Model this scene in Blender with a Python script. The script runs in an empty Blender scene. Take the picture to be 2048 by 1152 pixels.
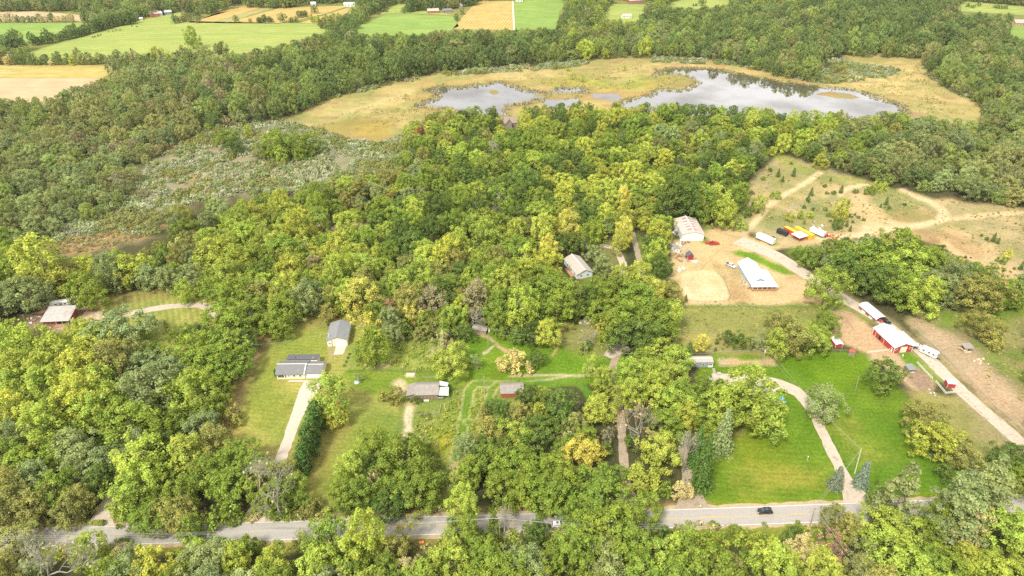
import bpy, math, random
import numpy as np
from mathutils import Vector
R = math.radians
random.seed(11)
RNG = np.random.default_rng(11)
SC = bpy.context.scene
COL = SC.collection

# ------------------------------------------------------------------ camera
HAZE = 0.000045
CAM_H, PITCH, FPX = 176.0, R(32.0), 1365.0
cam_d = bpy.data.cameras.new('camera'); cam = bpy.data.objects.new('camera', cam_d); COL.objects.link(cam)
cam_d.sensor_width = 36.0; cam_d.lens = 36.0 * FPX / 2048.0
cam_d.clip_start = 1.0; cam_d.clip_end = 20000.0
cam.location = (0, 0, CAM_H); cam.rotation_euler = (math.pi / 2 - PITCH, 0, 0)
SC.camera = cam

# ------------------------------------------------------------------ sky, sun, exposure
SUN_EL, SUN_AZ = R(52), R(215)          # azimuth clockwise from +Y: behind the camera, a little to its left
world = bpy.data.worlds.new('World'); SC.world = world; world.use_nodes = True
wn, wl = world.node_tree.nodes, world.node_tree.links
wn.clear()
w_out = wn.new('ShaderNodeOutputWorld'); w_bg = wn.new('ShaderNodeBackground')
w_sky = wn.new('ShaderNodeTexSky'); w_sky.sky_type = 'NISHITA'; w_sky.sun_disc = False
w_sky.sun_elevation = SUN_EL; w_sky.sun_rotation = SUN_AZ
w_sky.air_density = 1.0; w_sky.dust_density = 3.0; w_sky.ozone_density = 1.0
w_tc = wn.new('ShaderNodeTexCoord')
w_noise = wn.new('ShaderNodeTexNoise'); w_noise.inputs['Scale'].default_value = 2.2; w_noise.inputs['Detail'].default_value = 6
w_ramp = wn.new('ShaderNodeValToRGB')
w_ramp.color_ramp.elements[0].position = 0.30; w_ramp.color_ramp.elements[0].color = (5.8, 5.75, 5.65, 1)
w_ramp.color_ramp.elements[1].position = 0.72; w_ramp.color_ramp.elements[1].color = (11.6, 11.2, 10.6, 1)
w_mix = wn.new('ShaderNodeMixRGB'); w_mix.inputs[0].default_value = 0.86      # cloud cover over the blue
wl.new(w_tc.outputs['Generated'], w_noise.inputs['Vector']); wl.new(w_noise.outputs['Fac'], w_ramp.inputs['Fac'])
wl.new(w_sky.outputs[0], w_mix.inputs[1]); wl.new(w_ramp.outputs[0], w_mix.inputs[2])
wl.new(w_mix.outputs[0], w_bg.inputs['Color']); w_bg.inputs['Strength'].default_value = 0.052
wl.new(w_bg.outputs[0], w_out.inputs['Surface'])
sun_d = bpy.data.lights.new('sun', 'SUN'); sun_d.energy = 1.5; sun_d.angle = R(11); sun_d.color = (1.0, 0.94, 0.82)
sun = bpy.data.objects.new('sun', sun_d); COL.objects.link(sun)
sdir = Vector((math.sin(SUN_AZ) * math.cos(SUN_EL), math.cos(SUN_AZ) * math.cos(SUN_EL), math.sin(SUN_EL)))
sun.rotation_euler = sdir.to_track_quat('Z', 'Y').to_euler(); sun.location = (0, -50, 400)
SC.view_settings.view_transform = 'Standard'; SC.view_settings.look = 'None'
SC.view_settings.exposure = 1.63; SC.view_settings.gamma = 1.0; SC.view_settings.use_curve_mapping = False
SC.render.engine = 'CYCLES'
SC.cycles.max_bounces = 6; SC.cycles.diffuse_bounces = 4; SC.cycles.transmission_bounces = 3; SC.cycles.volume_bounces = 0
SC.cycles.use_denoising = False

# ------------------------------------------------------------------ survey: photograph coordinates (2048 x 1152) to ground metres
CP, SP = math.cos(PITCH), math.sin(PITCH)
def G(px, py, z=0.0):
    r = (px - 1024) / FPX; u = (576 - py) / FPX
    dy = CP + u * SP; dz = -SP + u * CP
    t = (z - CAM_H) / dz
    return Vector((r * t, dy * t, z))
def GA(pts):
    return np.array([G(*p)[:2] for p in pts], float)
def depth_at(p):
    return p[1] * CP + (CAM_H - p[2]) * SP
def PX(p):
    d = depth_at(p); up = p[1] * SP - (CAM_H - p[2]) * CP
    return 1024 + FPX * p[0] / d, 576 - FPX * up / d
def PXA(P):
    d = P[:, 1] * CP + (CAM_H - P[:, 2]) * SP; d = np.where(d < 5, 5, d)
    up = P[:, 1] * SP - (CAM_H - P[:, 2]) * CP
    return 1024 + FPX * P[:, 0] / d, 576 - FPX * up / d

# ------------------------------------------------------------------ noise
_LAT = RNG.random((256, 256))
def vnoise(x, y):
    xi = np.floor(x).astype(int); yi = np.floor(y).astype(int)
    fx = x - xi; fy = y - yi; fx = fx * fx * (3 - 2 * fx); fy = fy * fy * (3 - 2 * fy)
    a = _LAT[xi % 256, yi % 256]; b = _LAT[(xi + 1) % 256, yi % 256]
    c = _LAT[xi % 256, (yi + 1) % 256]; d = _LAT[(xi + 1) % 256, (yi + 1) % 256]
    return (a * (1 - fx) + b * fx) * (1 - fy) + (c * (1 - fx) + d * fx) * fy
def fbm(x, y, s, o=4, seed=0.0):
    v = 0; a = 0.5; t = 0
    for k in range(o):
        v = v + a * vnoise(x / s + 17.3 * k + seed, y / s - 9.1 * k + seed * 1.7); t += a; s = s * 0.47; a *= 0.55
    return v / t
def sdf_poly(x, y, poly):
    n = len(poly); d = np.full(x.shape, 1e9); inside = np.zeros(x.shape, bool)
    for i in range(n):
        ax, ay = poly[i]; bx, by = poly[(i + 1) % n]
        ex, ey = bx - ax, by - ay; wx, wy = x - ax, y - ay
        t = np.clip((wx * ex + wy * ey) / (ex * ex + ey * ey + 1e-9), 0, 1)
        d = np.minimum(d, (wx - ex * t) ** 2 + (wy - ey * t) ** 2)
        c = ((ay <= y) & (by > y)) | ((by <= y) & (ay > y))
        with np.errstate(divide='ignore', invalid='ignore'):
            xi = ax + (y - ay) / (by - ay if by != ay else 1e-9) * ex
        inside ^= c & (x < xi)
    d = np.sqrt(d)
    return np.where(inside, -d, d)
def sdf_line(x, y, pts):
    d = np.full(x.shape, 1e9)
    for i in range(len(pts) - 1):
        ax, ay = pts[i]; bx, by = pts[i + 1]; ex, ey = bx - ax, by - ay; wx, wy = x - ax, y - ay
        t = np.clip((wx * ex + wy * ey) / (ex * ex + ey * ey + 1e-9), 0, 1)
        d = np.minimum(d, (wx - ex * t) ** 2 + (wy - ey * t) ** 2)
    return np.sqrt(d)
def in_poly_px(px, py, poly):
    poly = np.array(poly, float)
    n = len(poly); inside = np.zeros(np.shape(px), bool)
    for i in range(n):
        ax, ay = poly[i]; bx, by = poly[(i + 1) % n]
        c = ((ay <= py) & (by > py)) | ((by <= py) & (ay > py))
        inside ^= c & (px < ax + (py - ay) / (by - ay if by != ay else 1e-9) * (bx - ax))
    return inside
def smooth_line(pts, step=4.0):
    P = [Vector((p[0], p[1])) for p in pts]; out = []
    for i in range(len(P) - 1):
        p0 = P[max(i - 1, 0)]; p1 = P[i]; p2 = P[i + 1]; p3 = P[min(i + 2, len(P) - 1)]
        n = max(1, int((p2 - p1).length / step))
        for k in range(n):
            t = k / n
            out.append(0.5 * ((2 * p1) + (p2 - p0) * t + (2 * p0 - 5 * p1 + 4 * p2 - p3) * t * t + (3 * p1 - p0 - 3 * p2 + p3) * t ** 3))
    out.append(P[-1]); return out

# ------------------------------------------------------------------ materials
MATS = {}
def mat(name, col, rough=0.8, metal=0.0, nscale=0.6, namt=0.18, bump=0.0, bscale=3.0, spec=0.3, streak=None, bands=None):
    if name in MATS: return MATS[name]
    m = bpy.data.materials.new(name); m.use_nodes = True; N, L = m.node_tree.nodes, m.node_tree.links
    b = N['Principled BSDF']; b.inputs['Roughness'].default_value = rough; b.inputs['Metallic'].default_value = metal
    b.inputs['Specular IOR Level'].default_value = spec
    tc = N.new('ShaderNodeTexCoord'); nz = N.new('ShaderNodeTexNoise'); nz.inputs['Scale'].default_value = nscale
    nz.inputs['Detail'].default_value = 6; nz.inputs['Roughness'].default_value = 0.65
    L.new(tc.outputs['Object'], nz.inputs['Vector'])
    mr = N.new('ShaderNodeMapRange'); mr.inputs['From Min'].default_value = 0.25; mr.inputs['From Max'].default_value = 0.75
    mr.inputs['To Min'].default_value = 1 - namt; mr.inputs['To Max'].default_value = 1 + namt
    L.new(nz.outputs['Fac'], mr.inputs['Value'])
    mx = N.new('ShaderNodeMixRGB'); mx.blend_type = 'MULTIPLY'; mx.inputs[0].default_value = 1
    mx.inputs[1].default_value = (*col, 1); L.new(mr.outputs[0], mx.inputs[2])
    src = mx.outputs[0]
    if streak:                       # rust or dirt of its own colour in patches
        n2 = N.new('ShaderNodeTexNoise'); n2.inputs['Scale'].default_value = streak[1]; n2.inputs['Detail'].default_value = 5
        mp = N.new('ShaderNodeMapping'); mp.inputs['Scale'].default_value = streak[3] if len(streak) > 3 else (1, 1, 1)
        L.new(tc.outputs['Object'], mp.inputs['Vector']); L.new(mp.outputs[0], n2.inputs['Vector'])
        rp = N.new('ShaderNodeMapRange'); rp.inputs['From Min'].default_value = streak[2]; rp.inputs['From Max'].default_value = streak[2] + 0.15
        L.new(n2.outputs['Fac'], rp.inputs['Value'])
        m2 = N.new('ShaderNodeMixRGB'); L.new(rp.outputs[0], m2.inputs[0]); L.new(src, m2.inputs[1]); m2.inputs[2].default_value = (*streak[0], 1)
        src = m2.outputs[0]
    if bands:                        # sown or mown rows
        wv = N.new('ShaderNodeTexWave'); wv.inputs['Scale'].default_value = bands[0] * .1; wv.inputs['Distortion'].default_value = 1.5 if bands[0] < 2 else 0.0; wv.inputs['Detail'].default_value = 3
        mq = N.new('ShaderNodeMapping'); mq.inputs['Rotation'].default_value = (0, 0, R(bands[2])); L.new(tc.outputs['Object'], mq.inputs['Vector']); L.new(mq.outputs[0], wv.inputs['Vector'])
        rw = N.new('ShaderNodeMapRange'); rw.inputs['To Min'].default_value = 1 - bands[1]; rw.inputs['To Max'].default_value = 1 + bands[1]; L.new(wv.outputs['Fac'], rw.inputs['Value'])
        mw = N.new('ShaderNodeMixRGB'); mw.blend_type = 'MULTIPLY'; mw.inputs[0].default_value = 1; L.new(src, mw.inputs[1]); L.new(rw.outputs[0], mw.inputs[2]); src = mw.outputs[0]
    L.new(src, b.inputs['Base Color'])
    if bump:
        n3 = N.new('ShaderNodeTexNoise'); n3.inputs['Scale'].default_value = bscale; n3.inputs['Detail'].default_value = 8
        L.new(tc.outputs['Object'], n3.inputs['Vector'])
        bp = N.new('ShaderNodeBump'); bp.inputs['Distance'].default_value = bump; bp.inputs['Strength'].default_value = 1.0
        L.new(n3.outputs['Fac'], bp.inputs['Height']); L.new(bp.outputs[0], b.inputs['Normal'])
    MATS[name] = m; return m

def foliage_mat():
    m = bpy.data.materials.new('foliage'); m.use_nodes = True; N, L = m.node_tree.nodes, m.node_tree.links; N.clear()
    out = N.new('ShaderNodeOutputMaterial')
    at = N.new('ShaderNodeAttribute'); at.attribute_type = 'INSTANCER'; at.attribute_name = 'tint'
    lv = N.new('ShaderNodeAttribute'); lv.attribute_type = 'GEOMETRY'; lv.attribute_name = 'lv'
    hs = N.new('ShaderNodeHueSaturation')
    mh = N.new('ShaderNodeMapRange'); mh.inputs['To Min'].default_value = 0.482; mh.inputs['To Max'].default_value = 0.522
    mv = N.new('ShaderNodeMapRange'); mv.inputs['To Min'].default_value = 0.58; mv.inputs['To Max'].default_value = 1.5
    sx = N.new('ShaderNodeSeparateXYZ'); L.new(lv.outputs['Vector'], sx.inputs[0])
    L.new(sx.outputs[1], mh.inputs['Value']); L.new(sx.outputs[0], mv.inputs['Value'])
    L.new(mh.outputs[0], hs.inputs['Hue']); L.new(mv.outputs[0], hs.inputs['Value']); L.new(at.outputs['Color'], hs.inputs['Color'])
    d = N.new('ShaderNodeBsdfDiffuse'); t = N.new('ShaderNodeBsdfTranslucent'); ms = N.new('ShaderNodeMixShader'); ms.inputs[0].default_value = 0.27
    hs2 = N.new('ShaderNodeHueSaturation'); hs2.inputs['Hue'].default_value = 0.503; hs2.inputs['Saturation'].default_value = 1.1; hs2.inputs['Value'].default_value = 1.2
    L.new(hs.outputs[0], hs2.inputs['Color'])
    L.new(hs.outputs[0], d.inputs['Color']); L.new(hs2.outputs[0], t.inputs['Color'])
    L.new(d.outputs[0], ms.inputs[1]); L.new(t.outputs[0], ms.inputs[2])
    gl = N.new('ShaderNodeBsdfGlossy'); gl.inputs['Roughness'].default_value = 0.42; gl.inputs['Color'].default_value = (.9, .92, .85, 1); mg_ = N.new('ShaderNodeMixShader'); mg_.inputs[0].default_value = 0.018      # waxy leaf sheen
    L.new(ms.outputs[0], mg_.inputs[1]); L.new(gl.outputs[0], mg_.inputs[2]); L.new(mg_.outputs[0], out.inputs['Surface'])
    MATS['foliage'] = m; return m
foliage_mat()
mat('bark', (0.16, 0.125, 0.09), 0.9, nscale=3)
mat('bark_pale', (0.42, 0.37, 0.30), 0.9, nscale=3)
mat('bark_dead', (0.36, 0.325, 0.28), 0.9, nscale=3)

# ------------------------------------------------------------------ object helpers
def tag(o, label=None, cat=None, group=None, kind=None):
    if label: o['label'] = label
    if cat: o['category'] = cat
    if group: o['group'] = group
    if kind: o['kind'] = kind
    return o
def link(name, data, parent=None, loc=None):
    o = bpy.data.objects.new(name, data); COL.objects.link(o)
    if parent is not None: o.parent = parent
    if loc is not None: o.location = loc
    return o
def empty(name, loc, rz=0.0, label=None, cat=None, group=None):
    o = link(name, None, None, loc); o.rotation_euler = (0, 0, rz); o.empty_display_size = 0.5
    return tag(o, label, cat, group)
def mesh_np(name, V, F, mats=(), fmat=None, smooth=False):
    """V (n,3), F (m,4) quads or list of tuples"""
    me = bpy.data.meshes.new(name)
    if isinstance(F, np.ndarray):
        k = F.shape[1]; me.vertices.add(len(V)); me.vertices.foreach_set('co', np.ascontiguousarray(V, np.float32).ravel())
        me.loops.add(F.size); me.loops.foreach_set('vertex_index', np.ascontiguousarray(F, np.int32).ravel())
        me.polygons.add(len(F)); me.polygons.foreach_set('loop_start', np.arange(0, F.size, k, dtype=np.int32))
        me.update(calc_edges=True)
    else:
        me.from_pydata([tuple(v) for v in V], [], [tuple(f) for f in F]); me.update()
    for m in mats: me.materials.append(MATS[m] if isinstance(m, str) else m)
    if fmat is not None: me.polygons.foreach_set('material_index', np.asarray(fmat, np.int32))
    if smooth: me.polygons.foreach_set('use_smooth', np.ones(len(me.polygons), bool))
    return me
_UC = {}
def unit_cube(m):
    if m not in _UC:
        v = [(x, y, z) for z in (-.5, .5) for y in (-.5, .5) for x in (-.5, .5)]
        f = [(0, 2, 3, 1), (4, 5, 7, 6), (0, 1, 5, 4), (2, 6, 7, 3), (0, 4, 6, 2), (1, 3, 7, 5)]
        _UC[m] = mesh_np('box_' + m, v, f, (m,))
    return _UC[m]
def bx(parent, name, m, c, s, rot=(0, 0, 0)):
    o = link(name, unit_cube(m), parent, c); o.scale = s; o.rotation_euler = rot; return o
_CY = {}
def cyl(parent, name, m, a, b, r, r2=None, n=8):
    """a tapered round bar from a to b"""
    a = Vector(a); b = Vector(b); k = (m, n, round((r2 or r) / r, 2))
    if k not in _CY:
        v = []; q = k[2]
        for z, rr in ((0, 1.0), (1, q)):
            for i in range(n): v.append((rr * math.cos(2 * math.pi * i / n), rr * math.sin(2 * math.pi * i / n), z))
        f = [(i, (i + 1) % n, n + (i + 1) % n, n + i) for i in range(n)] + [tuple(range(n))[::-1], tuple(range(n, 2 * n))]
        _CY[k] = mesh_np('bar_' + m, v, f, (m,))
    o = link(name, _CY[k], parent, a); d = b - a
    o.scale = (r, r, d.length); o.rotation_euler = d.to_track_quat('Z', 'Y').to_euler(); return o
def poly_mesh(parent, name, m, V, F, smooth=False):
    return link(name, mesh_np(name, V, F, (m,), smooth=smooth), parent)

# ================================================================== THE GROUND
GROUND_K = 0.84
C_FLOOR = (0.085, 0.085, 0.036)
LAWN_Y = (0.315, 0.315, 0.080); LAWN_G = (0.135, 0.225, 0.020); LAWN_V = (0.135, 0.235, 0.014)
SAND = (0.60, 0.43, 0.225); SAND_P = (0.66, 0.50, 0.29); DIRT = (0.36, 0.255, 0.16); DRYG = (0.37, 0.315, 0.155); GOLD = (0.46, 0.375, 0.15)
# (shape, points in survey coordinates, colour, half width in m for lines, edge softness m, edge raggedness m, strength, patch size or 0)
ZONES = [
 # the far country: hay, corn and pasture
 ('p', [(-700,255),(-700,-60),(2800,-60),(2800,60),(1500,40),(1130,56),(900,70),(700,75),(560,110),(330,118),(250,150),(60,215)], (0.26,0.27,0.08), 0, 8, 6, 0.9, 0),
 # wetland
 ('p', [(560,240),(660,196),(790,160),(880,146),(1000,140),(1100,132),(1240,112),(1340,112),(1450,118),(1560,130),(1640,150),(1690,150),(1690,105),(1840,110),(1870,150),(1920,180),(1975,215),(1975,255),(1880,250),(1830,240),(1500,235),(1200,225),(1000,240),(860,240),(800,262),(780,300),(700,290),(640,265)], GOLD, 0, 6, 8, 1, 0),
 ('p', [(600,262),(700,235),(790,240),(780,280),(720,285)], (0.36,0.27,0.06), 0, 10, 8, 0.8, 0),
 ('l', [(600,255),(700,225),(800,190),(870,170),(1000,158),(1120,150)], (0.56,0.45,0.20), 7, 8, 8, 0.8, 0),
 ('p', [(1060,160),(1160,150),(1240,165),(1290,172),(1200,178),(1100,172)], (0.34,0.34,0.05), 0, 10, 8, 0.75, 0),
 ('p', [(1280,150),(1330,148),(1345,165),(1290,178),(1220,182)], (0.36,0.36,0.05), 0, 12, 8, 0.7, 0),
 ('p', [(1340,142),(1395,150),(1390,168),(1330,176),(1290,172)], (0.40,0.27,0.09), 0, 10, 8, 0.7, 0),
 ('l', [(1300,145),(1340,131),(1420,131),(1480,143),(1560,156),(1650,168)], (0.55,0.36,0.16), 4, 5, 4, 0.8, 0),
 ('p', [(1640,180),(1740,183),(1800,205),(1830,225),(1900,238),(1880,250),(1780,230),(1700,200)], (0.30,0.24,0.15), 0, 8, 8, 0.75, 0),
 ('p', [(840,160),(1000,155),(1060,175),(1010,235),(820,225)], (0.40,0.27,0.09), 0, 12, 9, 0.55, 0),
 ('l', [(1000,205),(1100,195),(1200,193),(1300,190)], (0.42,0.28,0.09), 14, 8, 9, 0.7, 0),
 ('p', [(1700,120),(1830,118),(1860,170),(1940,220),(1900,240),(1800,200),(1720,170)], (0.56,0.45,0.19), 0, 12, 12, 0.75, 30),
 # shrub swamp
 ('p', [(290,335),(420,258),(560,238),(640,262),(760,290),(830,262),(840,300),(800,345),(600,380),(500,385),(380,405),(320,440),(270,480),(150,500),(40,510),(60,480),(200,430),(260,370)], (0.27,0.26,0.15), 0, 14, 10, 1, 0),
 ('p', [(330,342),(480,332),(575,342),(560,362),(470,372),(380,368)], (0.33,0.20,0.095), 0, 10, 12, 0.8, 9),
 ('p', [(70,502),(120,480),(200,448),(340,445),(270,480),(140,505)], (0.36,0.23,0.095), 0, 8, 12, 0.8, 0),
 ('p', [(330,275),(420,262),(440,280),(350,305)], (0.34,0.23,0.10), 0, 7, 9, 0.7, 0),
 # left homestead
 ('p', [(165,655),(190,598),(260,586),(340,573),(440,555),(470,620),(440,690),(380,740),(300,750),(250,700),(190,690)], LAWN_Y, 0, 1.5, 2, 1, 0),
 ('l', [(200,608),(290,590),(390,578)], (0.30,0.235,0.085), 4, 4, 3, 0.7, 0),
 ('p', [(10,690),(60,640),(100,600),(170,590),(190,612),(180,690),(90,710)], (0.25,0.175,0.12), 0, 2, 3, 1, 0),
 ('l', [(130,652),(160,640),(200,633),(262,627)], (0.58,0.46,0.32), 3, 2, 2, 0.9, 0),
 # ranch house lawn
 ('p', [(380,920),(425,830),(478,740),(513,658),(560,625),(720,625),(760,655),(805,700),(805,800),(800,880),(760,970),(650,1025),(540,980),(440,940)], LAWN_Y, 0, 1.5, 2, 1, 0),
 ('p', [(500,780),(560,680),(660,660),(650,720),(560,730),(555,770),(600,800),(560,880),(500,860)], (0.235,0.285,0.045), 0, 7, 6, 0.8, 0),
 ('p', [(640,930),(700,830),(790,820),(800,870),(720,960),(640,990)], (0.23,0.28,0.045), 0, 4, 5, 0.7, 0),
 ('l', [(545,640),(528,665),(508,705),(480,762),(452,822),(445,860)], (0.40,0.265,0.13), 3.4, 3, 3, 0.85, 0),
 ('l', [(512,700),(500,730),(488,750)], (0.60,0.45,0.26), 1.2, 1.2, 2, 0.8, 0),
 ('l', [(690,645),(620,642),(560,650)], (0.29,0.235,0.075), 4, 4, 4, 0.6, 0),
 ('l', [(440,870),(480,900),(560,915)], (0.33,0.26,0.09), 4, 4, 4, 0.6, 0),
 ('l', [(625,950),(650,900),(690,850)], (0.31,0.25,0.08), 3, 4, 3, 0.55, 0),
 ('p', [(655,695),(666,693),(672,705),(660,722)], (0.42,0.34,0.17), 0, 1, 1.5, 0.8, 0),
 # meadow north of the old barn
 ('p', [(690,690),(760,683),(880,678),(940,688),(960,700),(960,746),(700,746)], (0.275,0.315,0.075), 0, 2, 3, 1, 0),
 ('l', [(735,728),(750,733),(770,728)], (0.62,0.50,0.30), 2.2, 1.5, 2, 0.9, 0),
 ('l', [(850,715),(870,700)], (0.60,0.50,0.30), 1.6, 2, 2, 0.8, 0),
 ('p', [(690,744),(950,744),(1250,742),(1255,768),(1000,770),(930,775),(800,800),(690,770)], (0.20,0.27,0.035), 0, 1.2, 2, 1, 0),
 ('l', [(700,742),(800,741),(900,744)], (0.12,0.20,0.02), 0.8, 1, 1, 0.8, 0),
 ('l', [(795,765),(806,775),(800,785)], (0.62,0.50,0.31), 2.2, 1.6, 2, 0.9, 0),
 ('p', [(810,746),(830,746),(830,755),(812,755)], (0.64,0.49,0.30), 0, .6, 1, 0.9, 0),
 # garden glade
 ('p', [(925,672),(990,658),(1060,690),(1110,668),(1140,640),(1205,655),(1245,690),(1255,770),(940,770),(930,720)], (0.155,0.255,0.022), 0, 1.5, 2.5, 1, 0),
 ('p', [(1120,650),(1190,645),(1240,690),(1225,715),(1170,705),(1125,690)], (0.27,0.255,0.085), 0, 4, 4, 0.85, 0),
 ('l', [(958,668),(980,676),(1000,695),(1022,707)], (0.50,0.36,0.20), 0.9, 0.6, 0.8, 0.9, 0),
 ('l', [(1146,646),(1132,650),(1122,666),(1117,690),(1104,712)], (0.46,0.31,0.16), 0.7, 0.5, 0.6, 0.9, 0),
 ('l', [(985,693),(976,702),(968,706)], (0.56,0.46,0.30), 1.0, 0.6, 0.8, 0.9, 0),
 ('l', [(1020,752),(1100,750),(1150,751),(1200,752),(1235,750)], (0.55,0.45,0.28), 0.6, 0.6, 0.6, 0.85, 0),
 ('l', [(1000,770),(1060,765),(1110,758),(1140,753)], (0.50,0.44,0.24), 0.8, 0.6, 0.8, 0.85, 0),
 ('l', [(1140,753),(1160,765),(1180,790)], (0.50,0.44,0.24), 0.7, 0.6, 0.8, 0.85, 0),
 # weedy field
 ('p', [(800,812),(930,772),(1000,768),(1050,800),(1000,850),(945,900),(905,1010),(830,1010),(800,900)], (0.235,0.275,0.06), 0, 1.5, 3, 1, 0),
 ('p', [(880,860),(920,850),(915,890),(880,920),(850,905)], (0.38,0.345,0.03), 0, 4, 5, 0.8, 0),
 ('l', [(900,985),(905,955),(910,935)], (0.55,0.42,0.24), 1.6, 1.4, 2, 0.8, 0),
 ('l', [(1040,772),(1000,768),(950,768),(938,780),(935,800),(930,832),(922,870),(913,915)], (0.42,0.40,0.18), 2.4, .5, .5, 0.85, 0),
 ('l', [(1040,770),(1000,767),(950,768),(938,780),(935,800),(930,832),(922,870),(913,915)], (0.15,0.245,0.03), 1.6, .4, .5, 1, 0),
 ('l', [(996,768),(985,778),(976,800),(968,826),(955,846),(935,843)], (0.42,0.40,0.18), 1.9, .5, .5, 0.85, 0),
 ('l', [(996,768),(985,778),(976,800),(968,826),(955,846),(935,843)], (0.155,0.25,0.035), 1.2, .4, .5, 1, 0),
 ('l', [(1050,770),(1100,768),(1145,760),(1165,772),(1182,795),(1190,815)], (0.145,0.245,0.03), 2.0, .6, .6, 1, 0),
 ('l', [(820,810),(817,830),(816,850),(814,880),(812,930)], (0.48,0.38,0.19), 1.7, 1.6, 2.2, 0.85, 0),
 ('l', [(816,815),(814,838),(815,860),(813,890),(811,930)], (0.70,0.57,0.41), .7, .5, 1.6, 1, 0),
 ('l', [(822,815),(823,836),(820,850),(818,880),(816,930)], (0.70,0.57,0.40), .5, .5, .8, 0.9, 0),
 # right-hand lawn
 ('p', [(1395,745),(1428,704),(1700,700),(1748,718),(1775,760),(1850,826),(1890,890),(1960,945),(1990,1020),(1395,1015),(1395,900)], LAWN_G, 0, 1.2, 2, 1, 0),
 ('p', [(1560,705),(1740,710),(1745,760),(1640,790),(1590,750)], LAWN_V, 0, 6, 5, 0.9, 0),
 ('p', [(1450,960),(1500,930),(1660,930),(1640,980),(1500,985)], (0.27,0.275,0.045), 0, 7, 9, 0.75, 0),
 ('p', [(1640,830),(1720,860),(1760,930),(1700,920),(1650,870)], (0.28,0.28,0.05), 0, 7, 8, 0.7, 0),
 ('p', [(1455,860),(1560,870),(1600,920),(1540,930),(1460,900)], (0.19,0.255,0.02), 0, 7, 8, 0.6, 0),
 ('l', [(1420,700),(1540,706),(1600,708)], (0.33,0.24,0.10), 1.6, 1.5, 1.5, 0.7, 0),
 ('p', [(1438,719),(1546,717),(1552,732),(1440,731)], (0.50,0.365,0.20), 0, 1.0, 1.4, 0.95, 0),
 ('p', [(1395,840),(1470,840),(1480,870),(1400,890)], (0.27,0.215,0.11), 0, 4, 4, 0.7, 0),
 ('l', [(1405,1010),(1500,1006),(1700,1000),(1880,990)], (0.21,0.27,0.02), 1.2, 1, 1, 0.8, 0),
 # horse pasture and paddocks
 ('p', [(1345,606),(1460,604),(1700,600),(1720,690),(1430,705),(1345,700)], (0.235,0.255,0.07), 0, 1.5, 2.5, 1, 0),
 ('l', [(1360,612),(1480,611),(1600,613),(1660,615)], (0.15,0.225,0.03), 1.4, 1, 1.4, 0.9, 0),
 ('p', [(1350,670),(1440,660),(1560,680),(1540,704),(1430,704)], (0.31,0.285,0.10), 0, 5, 5, 0.7, 0),
 ('p', [(1658,622),(1700,622),(1722,632),(1756,664),(1792,712),(1735,706),(1690,694),(1665,660)], (0.50,0.355,0.20), 0, 2, 2.5, 1, 0),
 ('l', [(1668,626),(1690,640),(1700,650)], (0.31,0.22,0.14), 3, 3, 3, 0.7, 0),
 ('p', [(1640,580),(1690,600),(1736,628),(1756,655),(1722,640),(1700,622),(1650,612)], (0.175,0.25,0.03), 0, 2, 3, 0.9, 0),
 ('p', [(1735,704),(1790,705),(1830,708),(1850,728),(1880,760),(1850,790),(1810,765),(1775,745),(1745,725)], (0.50,0.37,0.22), 0, 2, 2.5, 1, 0),
 ('p', [(1810,735),(1850,740),(1872,768),(1845,780),(1815,755)], (0.29,0.20,0.14), 0, 2, 3, 0.9, 0),
 ('p', [(1795,706),(1840,704),(1868,726),(1898,762),(1872,768),(1845,738),(1810,726)], (0.145,0.26,0.02), 0, 1, 1.5, 1, 0),
 ('p', [(1820,785),(1895,790),(1925,790),(1990,850),(2048,920),(2048,1000),(1960,960),(1900,905),(1850,835)], (0.265,0.255,0.085), 0, 2, 3, 1, 0),
 ('p', [(1925,790),(1985,850),(2030,900),(1960,880)], (0.33,0.27,0.14), 0, 5, 5, 0.7, 0),
 ('p', [(1820,632),(1900,618),(2100,600),(2300,760),(2300,1000),(2048,866),(1960,790),(1880,718),(1830,670)], (0.27,0.255,0.095), 0, 2, 3, 1, 0),
 ('p', [(1832,640),(1880,640),(1900,660),(1960,700),(2048,800),(2200,960),(2048,866),(1960,790),(1890,722),(1840,680)], (0.46,0.335,0.215), 0, 4, 4, 0.95, 0),
 ('p', [(1900,665),(1960,705),(2048,780),(2048,730),(1985,690),(1930,668)], (0.30,0.205,0.13), 0, 6, 6, 0.7, 0),
 ('l', [(1880,650),(1900,640),(1980,632),(2048,618)], (0.165,0.25,0.03), 5, 4, 4, 0.8, 0),
 ('l', [(1960,690),(1990,702),(2048,715)], (0.165,0.25,0.03), 3.5, 4, 4, 0.7, 0),
 ('l', [(1985,720),(2030,745),(2060,760)], (0.17,0.25,0.03), 4, 4, 4, 0.7, 0),
 # the farm: scrubby dry grass, sand, tracks
 ('p', [(1440,452),(1480,415),(1510,355),(1555,308),(1600,320),(1700,352),(1790,378),(1880,398),(2048,415),(2300,440),(2300,640),(2048,570),(1960,545),(1880,480),(1750,478),(1640,482),(1560,475),(1490,465)], DRYG, 0, 3, 4, 1, 0),
 ('l', [(1555,312),(1590,330),(1640,350),(1700,360),(1790,385)], (0.26,0.30,0.06), 5, 5, 5, 0.85, 0),
 ('p', [(1560,330),(1680,370),(1650,430),(1560,450),(1500,450),(1520,400)], (0.28,0.27,0.09), 0, 8, 8, 0.7, 0),
 ('p', [(1690,390),(1735,386),(1765,425),(1800,450),(1760,462),(1720,440),(1690,440),(1660,460),(1640,455),(1680,420)], SAND, 0, 4, 7, 0.9, 0),
 ('p', [(1600,400),(1690,380),(1700,440),(1640,468),(1590,450)], (0.38,0.325,0.16), 0, 8, 8, 0.75, 12),
 ('p', [(1760,400),(1850,405),(1870,425),(1790,440)], (0.28,0.265,0.10), 0, 5, 5, 0.9, 0),
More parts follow.
